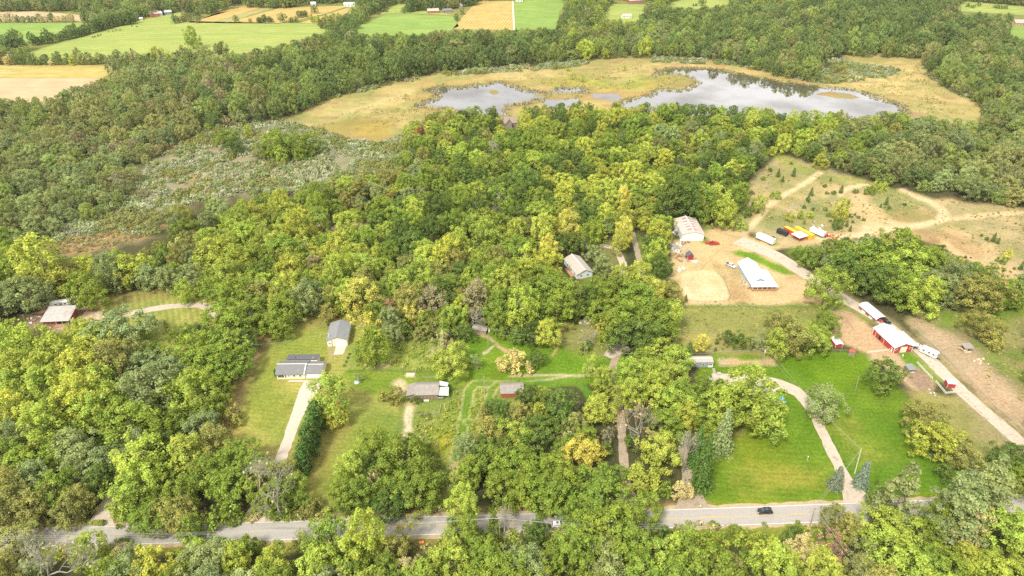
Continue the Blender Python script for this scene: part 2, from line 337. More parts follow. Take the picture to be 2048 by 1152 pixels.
 ('p', [(1765,428),(1830,416),(1878,428),(1872,440),(1800,446)], (0.34,0.245,0.10), 0, 4, 4, 0.9, 0),
 ('l', [(1790,402),(1830,412),(1872,430)], SAND, 2.5, 3, 5, 0.7, 8),
 ('p', [(1825,462),(1900,465),(1985,500),(1950,520),(1880,505)], (0.36,0.25,0.115), 0, 6, 6, 0.9, 0),
 ('p', [(1880,478),(1960,520),(2060,545),(2100,580),(1960,545),(1900,505)], SAND, 0, 5, 8, 0.9, 0),
 ('p', [(1960,490),(2048,520),(2048,545),(1980,520)], (0.46,0.37,0.21), 0, 6, 6, 0.7, 0),
 ('l', [(1498,458),(1520,432),(1548,402),(1590,378),(1622,358),(1640,345)], SAND, 1.6, 1.4, 1.2, 0.95, 0),
 ('l', [(1640,478),(1720,470),(1790,457),(1850,448),(1884,438),(1884,420),(1860,404),(1830,392),(1805,380)], SAND_P, 2.6, 2, 1.5, 0.98, 0),
 ('l', [(1690,440),(1740,455),(1790,456)], SAND_P, 6, 4, 4, 0.9, 0),
 ('l', [(1680,392),(1690,380),(1710,373),(1735,370)], SAND_P, 1.6, 1.4, 1.2, 0.95, 0),
 ('l', [(1885,438),(1920,432),(1970,426)], SAND, 2.0, 2, 1.8, 0.9, 0),
 ('l', [(1880,444),(1920,447),(1958,455)], SAND, 1.4, 1.2, 1.2, 0.85, 0),
 ('l', [(1925,465),(1945,475)], SAND, 1.6, 1.2, 1.2, 0.85, 0),
 ('p', [(1340,486),(1398,478),(1412,462),(1436,452),(1478,462),(1520,478),(1560,480),(1640,476),(1660,486),(1620,492),(1560,496),(1540,502),(1600,540),(1680,585),(1700,600),(1640,604),(1450,607),(1352,607),(1338,545)], SAND, 0, 2.5, 4, 1, 0),
 ('p', [(1480,452),(1500,448),(1560,452),(1640,470),(1560,480),(1510,474)], (0.44,0.365,0.19), 0, 4, 4, 0.8, 0),
 ('l', [(1560,485),(1600,490),(1680,492),(1760,478)], (0.46,0.37,0.20), 5, 4, 4, 0.75, 0),
 ('p', [(1395,520),(1455,530),(1490,575),(1500,605),(1456,600),(1448,560),(1420,543),(1380,538)], (0.40,0.27,0.125), 0, 3, 4, 0.8, 9),
 ('p', [(1540,538),(1600,548),(1650,575),(1560,560)], (0.43,0.31,0.155), 0, 3, 4, 0.75, 9),
 ('l', [(1490,530),(1520,545),(1545,560),(1570,575),(1600,595)], (0.48,0.35,0.19), 2.5, 3, 4, 0.6, 0),
 ('p', [(1352,480),(1365,482),(1380,500),(1375,530),(1350,540)], (0.52,0.42,0.29), 0, 2, 3, 0.8, 6),
 ('p', [(1364,548),(1380,541),(1425,543),(1442,552),(1458,590),(1452,602),(1385,604),(1366,590)], (0.70,0.55,0.33), 0, 1, 1, 1, 0),
 ('l', [(1384,560),(1405,551),(1428,558),(1440,585),(1420,594),(1392,590),(1384,565)], (0.58,0.435,0.235), 2.5, 3, 2, 0.6, 0),
 ('p', [(1464,504),(1480,500),(1510,505),(1560,528),(1608,553),(1570,548),(1520,530),(1485,515)], (0.155,0.265,0.022), 0, 1.5, 2, 1, 0),
 ('p', [(1568,502),(1590,496),(1612,500),(1600,520),(1580,515)], (0.175,0.265,0.03), 0, 2, 3, 0.9, 0),
 ('p', [(1535,480),(1550,481),(1562,490),(1545,490)], (0.18,0.265,0.03), 0, 1.5, 2, 0.9, 0),
 ('p', [(1400,473),(1415,475),(1418,484),(1404,486)], (0.19,0.265,0.04), 0, 1.5, 2, 0.9, 0),
 ('p', [(1405,450),(1420,448),(1425,455),(1412,460)], (0.19,0.265,0.04), 0, 1.5, 2, 0.9, 0),
 ('l', [(1408,447),(1425,456),(1450,468),(1480,476)], (0.42,0.31,0.16), 1.0, 1, 1, 0.7, 0),
 ('l', [(1500,492),(1560,516),(1620,555),(1700,605),(1760,640),(1800,670),(1850,710),(1900,760),(1960,815),(2048,890),(2150,970)], (0.36,0.30,0.15), 4.2, 2.5, 2, 0.8, 0),
 ('p', [(1500,450),(1520,380),(1640,350),(1800,388),(2048,420),(2048,560),(1880,480),(1640,478)], SAND, 0, 8, 8, 0.5, 13),
 ('p', [(1500,450),(1520,380),(1560,315),(1700,356),(1880,402),(2048,425),(2048,520),(1930,470),(1800,440),(1640,470)], (0.235,0.255,0.085), 0, 8, 8, 0.65, 17),
 ('l', [(1640,478),(1720,470),(1790,457),(1850,448),(1884,438),(1884,420),(1860,404),(1830,392),(1805,380)], SAND_P, 2.4, 2, 1.5, 0.95, 0),
 ('l', [(1885,440),(1930,436),(1990,428),(2060,424)], SAND_P, 2.4, 2, 1.8, 0.9, 0),
 ('l', [(1490,465),(1520,432),(1548,402),(1590,378),(1622,358),(1640,345)], SAND_P, 1.9, 1.4, 1.2, 0.95, 0),
 ('p', [(1690,392),(1735,386),(1765,425),(1800,450),(1760,462),(1720,440),(1690,440),(1680,420)], SAND, 0, 4, 7, 0.85, 0),
 ('l', [(1680,392),(1690,380),(1710,373),(1735,370)], SAND_P, 1.6, 1.4, 1.2, 0.95, 0),
 ('l', [(1420,484),(1450,500),(1470,530),(1490,570),(1530,598)], (0.42,0.30,0.155), 0.28, .3, .3, 0.6, 0),
 ('l', [(1424,481),(1455,497),(1478,525),(1500,560),(1560,595)], (0.42,0.30,0.155), 0.28, .3, .3, 0.6, 0),
 ('l', [(1480,482),(1440,500),(1410,530),(1400,540)], (0.42,0.30,0.155), 0.28, .3, .3, 0.6, 0),
 ('l', [(1400,500),(1430,520),(1455,545)], (0.42,0.30,0.155), 0.28, .3, .3, 0.6, 0),
 ('l', [(1560,560),(1610,570),(1680,592)], (0.42,0.30,0.155), 0.28, .3, .3, 0.6, 0),
 ('l', [(1550,575),(1610,582),(1670,598)], (0.42,0.30,0.155), 0.28, .3, .3, 0.6, 0),
 ('l', [(1850,690),(1900,735),(1960,790),(2048,865)], (0.42,0.30,0.155), 0.28, .3, .3, 0.6, 0),
 ('l', [(1860,686),(1912,735),(1975,792),(2048,850)], (0.42,0.30,0.155), 0.28, .3, .3, 0.6, 0),
 ('l', [(1900,700),(1960,760),(2048,840)], (0.42,0.30,0.155), 0.28, .3, .3, 0.6, 0),
 # woodland openings, lane edges
 ('p', [(1262,470),(1275,465),(1330,545),(1345,600),(1310,600),(1290,545)], (0.20,0.225,0.05), 0, 2, 3, 0.9, 0),
 ('p', [(1160,545),(1200,545),(1215,580),(1190,590),(1165,570)], (0.19,0.225,0.04), 0, 2, 3, 0.9, 0),
 ('p', [(1195,490),(1225,480),(1250,500),(1255,550),(1220,550)], (0.24,0.225,0.08), 0, 2, 3, 0.9, 0),
 ('l', [(640,455),(690,450),(720,452)], (0.60,0.45,0.28), 5, 3, 5, 0.8, 7),
 ('l', [(500,437),(530,432)], (0.36,0.28,0.12), 5, 3, 4, 0.8, 0),
 # road verges
 ('l', [(-400,1072),(0,1062),(200,1058),(480,1050),(880,1036),(1260,1026),(1400,1018)], (0.31,0.235,0.105), 4.0, 1.5, 1.5, 0.95, 0),
 ('l', [(-400,1102),(0,1092),(480,1082),(880,1067),(1380,1053),(1900,1034),(2300,1018)], (0.27,0.265,0.06), 3.6, 2, 2, 0.95, 0),
 ('p', [(1320,1060),(1640,1048),(1640,1085),(1500,1090),(1330,1085)], (0.21,0.26,0.035), 0, 3, 3, 0.9, 0),
 ('p', [(790,1070),(880,1065),(885,1090),(830,1105),(790,1090)], (0.25,0.22,0.06), 0, 3, 3, 0.9, 0),
 ('p', [(1840,1070),(1930,1065),(2048,1110),(2100,1200),(1980,1152),(1860,1100)], (0.22,0.20,0.055), 0, 3, 3, 0.9, 0),
]
POND = [
 [(838,211),(868,202),(884,194),(858,180),(882,173),(922,176),(962,168),(1002,164),(1012,170),(1032,175),(1082,182),(1098,184),(1086,197),(1012,212),(1010,230),(940,232),(900,214),(862,215)],
 [(1104,180),(1110,176),(1166,174),(1172,185),(1120,185)],
 [(1296,192),(1322,181),(1378,177),(1404,168),(1400,158),(1376,150),(1322,146),(1310,150),(1318,142),(1350,136),(1420,137),(1482,149),(1562,162),(1640,172),(1690,177),(1722,183),(1738,190),(1770,200),(1800,212),(1808,226),(1760,236),(1600,240),(1400,236),(1300,226),(1240,215),(1260,200)],
 [(1165,192),(1200,188),(1232,192),(1225,200),(1180,200)],
 [(1085,200),(1150,196),(1165,206),(1110,212)],
]
ISLES = [[(968,186),(978,176),(998,178),(1004,186),(986,190)], [(1600,186),(1660,182),(1700,186),(1730,196),(1690,199),(1640,192)], [(1060,190),(1085,186),(1090,194),(1066,197)], [(1070,187),(1180,188),(1195,195),(1080,201)], [(1175,197),(1290,191),(1265,205),(1190,207)]]

rows_y = np.concatenate([np.arange(1260, 60, -3.0), np.arange(60, -40, -2.0)])
Yrow = np.array([G(1024, y)[1] for y in rows_y])
Yrow = np.concatenate([[-3000, -1800, -900, -300, -60, 30, 70], Yrow, Yrow[-1] * np.array([1.12, 1.3, 1.6, 2.1, 3, 4])])
ucol = np.concatenate([[-3, -2, -1.5, -1.25], np.arange(-1.1, 1.1001, 0.0026), [1.25, 1.5, 2, 3]])
Drow = np.maximum(Yrow * CP + CAM_H * SP, 200)
gx = (Drow[:, None] * ucol[None, :]).ravel(); gy = np.repeat(Yrow, len(ucol))
nr, nc = len(Yrow), len(ucol)
gcol = np.tile(np.array(C_FLOOR), (len(gx), 1))
n_edge = fbm(gx, gy, 9, 4) - 0.5; n_big = fbm(gx, gy, 40, 4, 5.0)
for shape, pts, colr, wd, soft, rag, amt, patch in ZONES:
    W = GA(pts)
    if shape == 'l': W = np.array([v[:] for v in smooth_line(W)])
    lo = W.min(0) - wd - soft - rag - 5; hi = W.max(0) + wd + soft + rag + 5
    ix = np.nonzero((gx > lo[0]) & (gx < hi[0]) & (gy > lo[1]) & (gy < hi[1]))[0]
    if not len(ix): continue
    x, y = gx[ix], gy[ix]
    d = sdf_poly(x, y, W) if shape == 'p' else sdf_line(x, y, W) - wd
    d = d + n_edge[ix] * 2.2 * rag
    a = np.clip(0.5 - d / (2 * soft), 0, 1); a = a * a * (3 - 2 * a) * amt
    if patch: a = a * np.clip((fbm(x, y, patch, 3, 2.0) - 0.42) * 6, 0, 1)
    gcol[ix] = gcol[ix] * (1 - a[:, None]) + np.array(colr) * a[:, None]
# sedge, rush and dead grass mottling over the marsh
Wm_ = GA(ZONES[1][1]); ix = np.nonzero(sdf_poly(gx, gy, Wm_) < 0)[0]
mo = np.clip((fbm(gx[ix], gy[ix] * 1.6, 34, 4, 11.0) - .47) * 7, 0, 1)[:, None] * .6; gcol[ix] = gcol[ix] * (1 - mo) + np.array((.29, .255, .085)) * mo
mo = np.clip((fbm(gx[ix], gy[ix] * 1.6, 22, 4, 21.0) - .54) * 7, 0, 1)[:, None] * .6; gcol[ix] = gcol[ix] * (1 - mo) + np.array((.27, .29, .09)) * mo
mo = np.clip((fbm(gx[ix], gy[ix] * 1.6, 16, 4, 31.0) - .58) * 8, 0, 1)[:, None] * .6; gcol[ix] = gcol[ix] * (1 - mo) + np.array((.34, .22, .10)) * mo
# tonal wander of the plants themselves: dry and lush patches
wander = (n_big - 0.5)[:, None] * np.array([0.8, 0.3, 0.6]) + (fbm(gx, gy, 6, 3, 9.0) - 0.5)[:, None] * np.array([0.5, 0.36, 0.4])
wander = wander * np.where(gcol[:, 1] > gcol[:, 0] * .93, 1.0, .4)[:, None]
# mown stripes: blades bent to and fro
for pts, ang, per, amp in [([(165,655),(190,598),(340,573),(440,555),(470,620),(440,690),(300,750),(190,690)], 28, 2.6, .13), ([(380,920),(478,740),(513,658),(720,625),(805,700),(800,880),(650,1025),(440,940)], 82, 2.2, .055), ([(1395,745),(1428,704),(1748,718),(1890,890),(1990,1020),(1395,1015)], 84, 2.4, .05), ([(930,690),(1010,670),(1110,690),(1250,700),(1250,750),(930,750)], 60, 2.4, .07)]:
    W = GA(pts); m_in = sdf_poly(gx, gy, W) < 0; u_ = gx * math.cos(R(ang)) + gy * math.sin(R(ang)) + (n_big - .5) * 4
    wander[m_in] += (np.clip(np.sin(2 * np.pi * u_[m_in] / per) * 2, -1, 1) * amp)[:, None] * (.4 + 1.2 * np.clip(n_big[m_in], 0, 1))[:, None]
gcol = np.clip(gcol * (1 + wander) * GROUND_K, 0.005, 0.9)
# pond bed
pz = np.full(len(gx), 1e9)
for p in POND: pz = np.minimum(pz, sdf_poly(gx, gy, GA(p)))
for p in ISLES: pz = np.maximum(pz, -sdf_poly(gx, gy, GA(p)) )
pz = pz + (fbm(gx, gy, 22, 4, 3.0) - 0.5) * 16
gz = -0.9 * np.clip(0.5 - pz / 10.0, 0, 1)
mud = np.clip(1 - np.abs(pz - 1) / 6, 0, 1)[:, None] * 0.55
gcol = gcol * (1 - mud) + np.array((0.22, 0.17, 0.11)) * mud
bed = np.clip(0.5 - pz / 4, 0, 1)[:, None]; gcol = gcol * (1 - bed) + np.array((0.13, 0.11, 0.075)) * bed

idx = np.arange(nr * nc).reshape(nr, nc)
F = np.stack([idx[:-1, :-1], idx[:-1, 1:], idx[1:, 1:], idx[1:, :-1]], -1).reshape(-1, 4)
def ground_mat():
    m = bpy.data.materials.new('ground'); m.use_nodes = True; N, L = m.node_tree.nodes, m.node_tree.links
    b = N['Principled BSDF']; b.inputs['Roughness'].default_value = 0.95; b.inputs['Specular IOR Level'].default_value = 0.05
    at = N.new('ShaderNodeAttribute'); at.attribute_name = 'gcol'
    tc = N.new('ShaderNodeTexCoord')
    def nz(s, det, stretch=(1, 1, 1)):
        mp = N.new('ShaderNodeMapping'); mp.inputs['Scale'].default_value = stretch
        n = N.new('ShaderNodeTexNoise'); n.inputs['Scale'].default_value = s; n.inputs['Detail'].default_value = det; n.inputs['Roughness'].default_value = 0.7
        L.new(tc.outputs['Object'], mp.inputs[0]); L.new(mp.outputs[0], n.inputs['Vector']); return n
    n1 = nz(0.9, 5); n2 = nz(0.09, 4); n3 = nz(0.35, 3, (0.25, 1.6, 1))
    def rng(n, lo, hi):
        r = N.new('ShaderNodeMapRange'); r.inputs['From Min'].default_value = 0.28; r.inputs['From Max'].default_value = 0.72
        r.inputs['To Min'].default_value = lo; r.inputs['To Max'].default_value = hi; L.new(n.outputs['Fac'], r.inputs['Value']); return r
    m1 = N.new('ShaderNodeMath'); m1.operation = 'MULTIPLY'; L.new(rng(n1, 0.66, 1.36).outputs[0], m1.inputs[0]); L.new(rng(n2, 0.88, 1.12).outputs[0], m1.inputs[1])
    m2 = N.new('ShaderNodeMath'); m2.operation = 'MULTIPLY'; L.new(m1.outputs[0], m2.inputs[0]); L.new(rng(n3, 0.93, 1.07).outputs[0], m2.inputs[1])
    mx = N.new('ShaderNodeMixRGB'); mx.blend_type = 'MULTIPLY'; mx.inputs[0].default_value = 1
    L.new(at.outputs['Color'], mx.inputs[1]); L.new(m2.outputs[0], mx.inputs[2]); L.new(mx.outputs[0], b.inputs['Base Color'])
    bp = N.new('ShaderNodeBump'); bp.inputs['Distance'].default_value = 0.35; bp.inputs['Strength'].default_value = 0.8
    L.new(n1.outputs['Fac'], bp.inputs['Height']); L.new(bp.outputs[0], b.inputs['Normal'])
    MATS['ground'] = m
ground_mat()
gm = mesh_np('ground', np.stack([gx, gy, gz], 1), F, ('ground',))
ca = gm.color_attributes.new('gcol', 'FLOAT_COLOR', 'POINT')
ca.data.foreach_set('color', np.concatenate([gcol, np.ones((len(gcol), 1))], 1).astype(np.float32).ravel())
ground = tag(link('ground', gm), 'open ground of lawns, sand, dry grass and woodland floor', None, None, 'structure')

# pond water: one level sheet that shows wherever the bed dips below it
def water_mat():
    m = bpy.data.materials.new('water'); m.use_nodes = True; N, L = m.node_tree.nodes, m.node_tree.links; N.clear()
    out = N.new('ShaderNodeOutputMaterial'); g = N.new('ShaderNodeBsdfGlossy'); g.inputs['Roughness'].default_value = 0.015
    g.inputs['Color'].default_value = (0.9, 0.9, 0.91, 1)
    d = N.new('ShaderNodeBsdfDiffuse'); d.inputs['Color'].default_value = (0.09, 0.078, 0.06, 1)
    fr = N.new('ShaderNodeLayerWeight'); fr.inputs['Blend'].default_value = 0.42
    tc = N.new('ShaderNodeTexCoord'); nz = N.new('ShaderNodeTexNoise'); nz.inputs['Scale'].default_value = 0.6; nz.inputs['Detail'].default_value = 3
    L.new(tc.outputs['Object'], nz.inputs['Vector'])
    bp = N.new('ShaderNodeBump'); bp.inputs['Strength'].default_value = 0.02; bp.inputs['Distance'].default_value = 0.02
    L.new(nz.outputs['Fac'], bp.inputs['Height']); L.new(bp.outputs[0], g.inputs['Normal'])
    nf = N.new('ShaderNodeTexNoise'); nf.inputs['Scale'].default_value = 0.022; nf.inputs['Detail'].default_value = 5; L.new(tc.outputs['Object'], nf.inputs['Vector'])
    rf = N.new('ShaderNodeMapRange'); rf.inputs['From Min'].default_value = 0.44; rf.inputs['From Max'].default_value = 0.66; rf.inputs['To Min'].default_value = 1.0; rf.inputs['To Max'].default_value = 0.6; L.new(nf.outputs['Fac'], rf.inputs['Value'])
    mf_ = N.new('ShaderNodeMath'); mf_.operation = 'MULTIPLY'; L.new(fr.outputs['Facing'], mf_.inputs[0]); L.new(rf.outputs[0], mf_.inputs[1])
    ms = N.new('ShaderNodeMixShader'); L.new(mf_.outputs[0], ms.inputs[0]); L.new(d.outputs[0], ms.inputs[1]); L.new(g.outputs[0], ms.inputs[2])
    L.new(ms.outputs[0], out.inputs['Surface']); MATS['water'] = m
water_mat()
wp = [G(800, 245, -0.22), G(1860, 252, -0.22), G(1900, 128, -0.22), G(820, 150, -0.22)]
tag(link('water', mesh_np('water', wp, [(0, 1, 2, 3)], ('water',))), 'shallow marsh pond mirroring the white sky and far trees', None, None, 'structure')

# ------------------------------------------------------------------ sheets: fields, road, drives
def sheet(name, pts, z, m, label=None, parent=None):
    V = [G(x, y)[:2] for x, y in pts]
    return tag(link(name, mesh_np(name, [(a, b, z) for a, b in V], [tuple(range(len(V)))], (m,)), parent), label, None, None, 'structure' if parent is None else None)
def strip(name, pts, width, z, m, label=None, parent=None, jitter=0.0, step=2.0, world=False, widths=None):
    P = smooth_line(pts if world else [G(*p)[:2] for p in pts], step); V = []; n = len(P)
    for i, p in enumerate(P):
        t = (P[min(i + 1, n - 1)] - P[max(i - 1, 0)]).normalized(); nn = Vector((-t.y, t.x))
        w = width if widths is None else np.interp(i / (n - 1), np.linspace(0, 1, len(widths)), widths)
        a = p + nn * (w / 2 + random.uniform(-jitter, jitter)); b = p - nn * (w / 2 + random.uniform(-jitter, jitter))
        V += [(a.x, a.y, z), (b.x, b.y, z)]
    F = [(2 * i, 2 * i + 1, 2 * i + 3, 2 * i + 2) for i in range(n - 1)]
    return tag(link(name, mesh_np(name, V, F, (m,)), parent), label, None, None, 'structure' if parent is None else None), P
mat('corn', (0.41, 0.33, 0.105), 0.95, nscale=0.05, namt=0.25, streak=((0.52, 0.43, 0.20), 0.05, 0.55, (0.3, 3, 1)), spec=0.05, bands=(1.1, .16, 80))
mat('stubble', (0.47, 0.36, 0.215), 0.95, nscale=0.04, namt=0.18, streak=((0.45, 0.30, 0.17), 0.04, 0.56, (0.3, 3, 1)), spec=0.05, bands=(.7, .10, 80))
mat('hay_green', (0.21, 0.31, 0.075), 0.95, nscale=0.03, namt=0.16, streak=((0.26, 0.35, 0.085), 0.03, 0.5, (0.4, 2, 1)), spec=0.05, bands=(.35, .08, 75))
mat('pasture_green', (0.30, 0.345, 0.095), 0.95, nscale=0.03, namt=0.14, streak=((0.25, 0.32, 0.08), 0.03, 0.5, (0.3, 2, 1)), spec=0.05, bands=(.25, .06, 60))
mat('bean_gold', (0.46, 0.325, 0.115), 0.95, nscale=0.05, namt=0.2, streak=((0.44, 0.36, 0.15), 0.08, 0.55, (3, .5, 1)), spec=0.05, bands=(.8, .2, 8))
mat('field_olive', (0.33, 0.30, 0.12), 0.95, nscale=0.05, namt=0.2, spec=0.05, bands=(.8, .14, 30))
mat('track_pale', (0.60, 0.55, 0.42), 0.95, nscale=0.2, namt=0.2, spec=0.05)
for pts, m, lb in [
  ([(-500,131),(190,130),(240,134),(205,156),(-500,155)], 'corn', 'strip of ripe golden corn at the edge of the far wood'),
  ([(-500,156.5),(206,156.5),(150,190),(60,215),(-500,235)], 'stubble', 'pale tan stubble field before the woods'),
  ([(-500,47),(180,45.5),(150,62),(60,84),(-500,96)], 'hay_green', 'bright green hay field beyond the hedgerow'),
  ([(40,112),(70,100),(150,78),(230,56),(275,42),(300,37),(360,24),(372,42),(640,48),(660,62),(560,95),(400,120),(200,120)], 'pasture_green', 'wide pale green pasture with grazing cattle'),
  ([(-500,22),(60,22),(165,30),(172,43),(-500,44)], 'stubble', 'bare tan field between two far hedgerows'),
  ([(140,13),(180,12),(178,21),(146,21)], 'hay_green', 'small green field among far trees'),
  ([(376,44),(432,26),(460,22),(378,45)], 'field_olive', 'narrow olive strip beside golden crop'),
  ([(378,45),(440,24),(500,10),(540,10),(420,46)], 'bean_gold', 'golden crop strip west of the hedge'),
  ([(421,46),(520,17),(545,17),(448,46.5)], 'field_olive', 'dull green strip between golden crops'),
  ([(449,46.5),(560,16),(700,11),(640,30),(560,47)], 'bean_gold', 'ripe golden bean field behind a tree row'),
  ([(600,46),(650,30),(700,14),(740,12),(690,40),(650,48)], 'corn', 'pale striped field by the white farm buildings'),
  ([(400,20),(450,8),(590,8),(540,9.5),(500,9),(432,24)], 'field_olive', 'olive fallow strip at the far wood'),
  ([(690,64),(770,30),(800,27),(905,33),(918,52),(880,70),(720,72)], 'hay_green', 'vivid green field before the red roofed house'),
  ([(760,28),(800,6),(860,5),(858,20),(905,30),(800,26)], 'pasture_green', 'small green paddock behind the hedge'),
  ([(905,58),(950,6),(960,3),(1023,2),(1026,60)], 'bean_gold', 'wide brown gold crop field above the woods'),
  ([(1026.5,60),(1023.5,2),(1027,2),(1030,60)], 'track_pale', 'pale farm track between brown and green fields'),
  ([(1030.5,60),(1027.5,1),(1130,-6),(1118,58)], 'hay_green', 'green field right of the pale track'),
  ([(1205,38),(1222,8),(1330,10),(1300,40),(1240,45)], 'pasture_green', 'green clearing below the long farm building'),
  ([(1325,10),(1360,-4),(1480,-4),(1455,10),(1400,18),(1365,16)], 'pasture_green', 'small pale green meadow at the far wood edge'),
  ([(1915,22),(1925,2),(2100,18),(2200,24),(2048,30),(1990,26)], 'pasture_green', 'far green and tan meadow ringed by dark woods'),
  ([(2018,78),(2024,50),(2200,40),(2300,85)], 'hay_green', 'green lawn beside the tan house on the hill'),
]: sheet('field', pts, 0.02, m, lb)

mat('asphalt', (0.375, 0.35, 0.32), 0.9, nscale=1.3, namt=0.14, bump=0.01, bscale=30, streak=((0.25, 0.22, 0.20), 0.25, 0.60, (0.08, 1.5, 1)), spec=0.2)
mat('line_white', (0.74, 0.72, 0.68), 0.8, nscale=2, namt=0.12)
mat('line_yellow', (0.62, 0.42, 0.08), 0.8, nscale=2, namt=0.15)
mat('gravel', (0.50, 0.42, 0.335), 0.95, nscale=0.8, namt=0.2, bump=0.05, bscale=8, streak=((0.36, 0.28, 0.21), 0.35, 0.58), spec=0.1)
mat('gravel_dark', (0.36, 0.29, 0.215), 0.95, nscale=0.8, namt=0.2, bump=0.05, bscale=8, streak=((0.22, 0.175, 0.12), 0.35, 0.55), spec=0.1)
mat('concrete', (0.55, 0.47, 0.39), 0.9, nscale=0.7, namt=0.1, streak=((0.47, 0.39, 0.31), 0.3, 0.6), spec=0.2)
mat('shoulder', (0.43, 0.335, 0.21), 0.95, nscale=0.9, namt=0.25, bump=0.04, bscale=9, spec=0.05)
DZ = 0.026
ROADPX = [(-700,1094),(-400,1086),(0,1076),(200,1071.5),(480,1064),(880,1050.5),(1380,1036),(1900,1016),(2300,1000),(2700,982)]
strip('road_shoulder', ROADPX, 9.6, 0.022, 'shoulder', 'sandy gravel shoulder edging the road', jitter=0.5, step=2.5)
road, RP = strip('road', ROADPX, 7.4, 0.056, 'asphalt', 'two lane worn grey asphalt road', step=4)
def offset_line(P, o):
    out = []
    for i, p in enumerate(P):
        t = (P[min(i + 1, len(P) - 1)] - P[max(i - 1, 0)]).normalized(); out.append(p + Vector((-t.y, t.x)) * o)
    return out
for o in (-3.35, 3.35): strip('edge_line', offset_line(RP, o), 0.16, 0.064, 'line_white', parent=road, world=True, step=8)
def dashes(o, on, off, w):
    Q = offset_line(RP, o); acc = 0; cur = []; on_now = True
    k = 0; seg = []
    for i in range(len(Q) - 1):
        cur.append(Q[i]); acc += (Q[i + 1] - Q[i]).length
        if acc > (on if on_now else off):
            cur.append(Q[i + 1])
            if on_now: seg.append(cur)
            cur = []; acc = 0; on_now = not on_now
    return seg
for s in dashes(0.12, 4, 8, .12): strip('centre_dash', [s[0], s[-1]], 0.14, 0.064, 'line_yellow', parent=road, world=True, step=50)
a = len(RP)
strip('centre_line', offset_line(RP, -0.14)[int(a * .36):], 0.13, 0.0645, 'line_yellow', parent=road, world=True, step=8)
for pts, w, m, lb, ws in [
  ([(262,627),(310,617),(362,611),(402,611),(426,622),(440,640),(446,665)], 4.4, 'gravel', 'curving gravel driveway across the striped lawn', None),
  ([(628,762),(612,790),(595,830),(577,878),(566,905),(545,960),(515,1020),(500,1056)], 4.2, 'concrete', 'long concrete driveway down from the ranch house', (8.4, 6.5, 4.4, 4.0, 4.0, 4.0, 4.6, 9)),
  ([(230,985),(215,1010),(205,1035),(192,1062)], 5.5, 'gravel', 'gravel drive opening off the road beside tall woods', (4.5, 5, 6, 12)),
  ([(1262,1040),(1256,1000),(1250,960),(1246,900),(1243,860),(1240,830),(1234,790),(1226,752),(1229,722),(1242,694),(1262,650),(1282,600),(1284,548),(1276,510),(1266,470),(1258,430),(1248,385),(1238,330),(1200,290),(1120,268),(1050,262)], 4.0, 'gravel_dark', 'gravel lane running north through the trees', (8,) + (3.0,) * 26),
  ([(1252,690),(1232,700),(1215,714)], 6, 'gravel', 'pale gravel turning spot beside the lane', (9, 6, 4)),
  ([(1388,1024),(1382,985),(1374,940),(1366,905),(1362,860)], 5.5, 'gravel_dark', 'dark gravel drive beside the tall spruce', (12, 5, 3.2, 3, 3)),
  ([(1250,560),(1246,530),(1238,508),(1222,494),(1200,492)], 3.8, 'gravel', 'curved gravel drive beside the pale blue house', None),
  ([(1722,1014),(1703,976),(1682,940),(1657,890),(1633,840),(1608,798),(1578,776),(1520,764),(1425,756)], 3.8, 'gravel', 'gravel driveway winding up the right hand lawn', (11, 4, 3.7, 3.7, 4.2, 6, 8.5, 7, 6)),
  ([(1476,480),(1515,496),(1560,516),(1620,555),(1700,605),(1760,640),(1800,670),(1850,710),(1900,760),(1960,815),(2048,890),(2150,970)], 6.0, 'gravel', 'long straight gravel lane past the red barn', (11, 7, 6, 6, 6)),
]:
    DZ += 0.0022; strip('driveway', pts, w, DZ, m, lb, jitter=0.25, step=2.0, widths=ws)
def apron(pts, lb): sheet('pavement', pts, 0.05, 'concrete', lb)
apron([(672,692.5),(694,691.2),(686,709),(667,710)], 'pale concrete apron before the cream garage door')
apron([(578,760.5),(608,760.5),(606,764),(575,764)], 'concrete walk at the ranch house door')

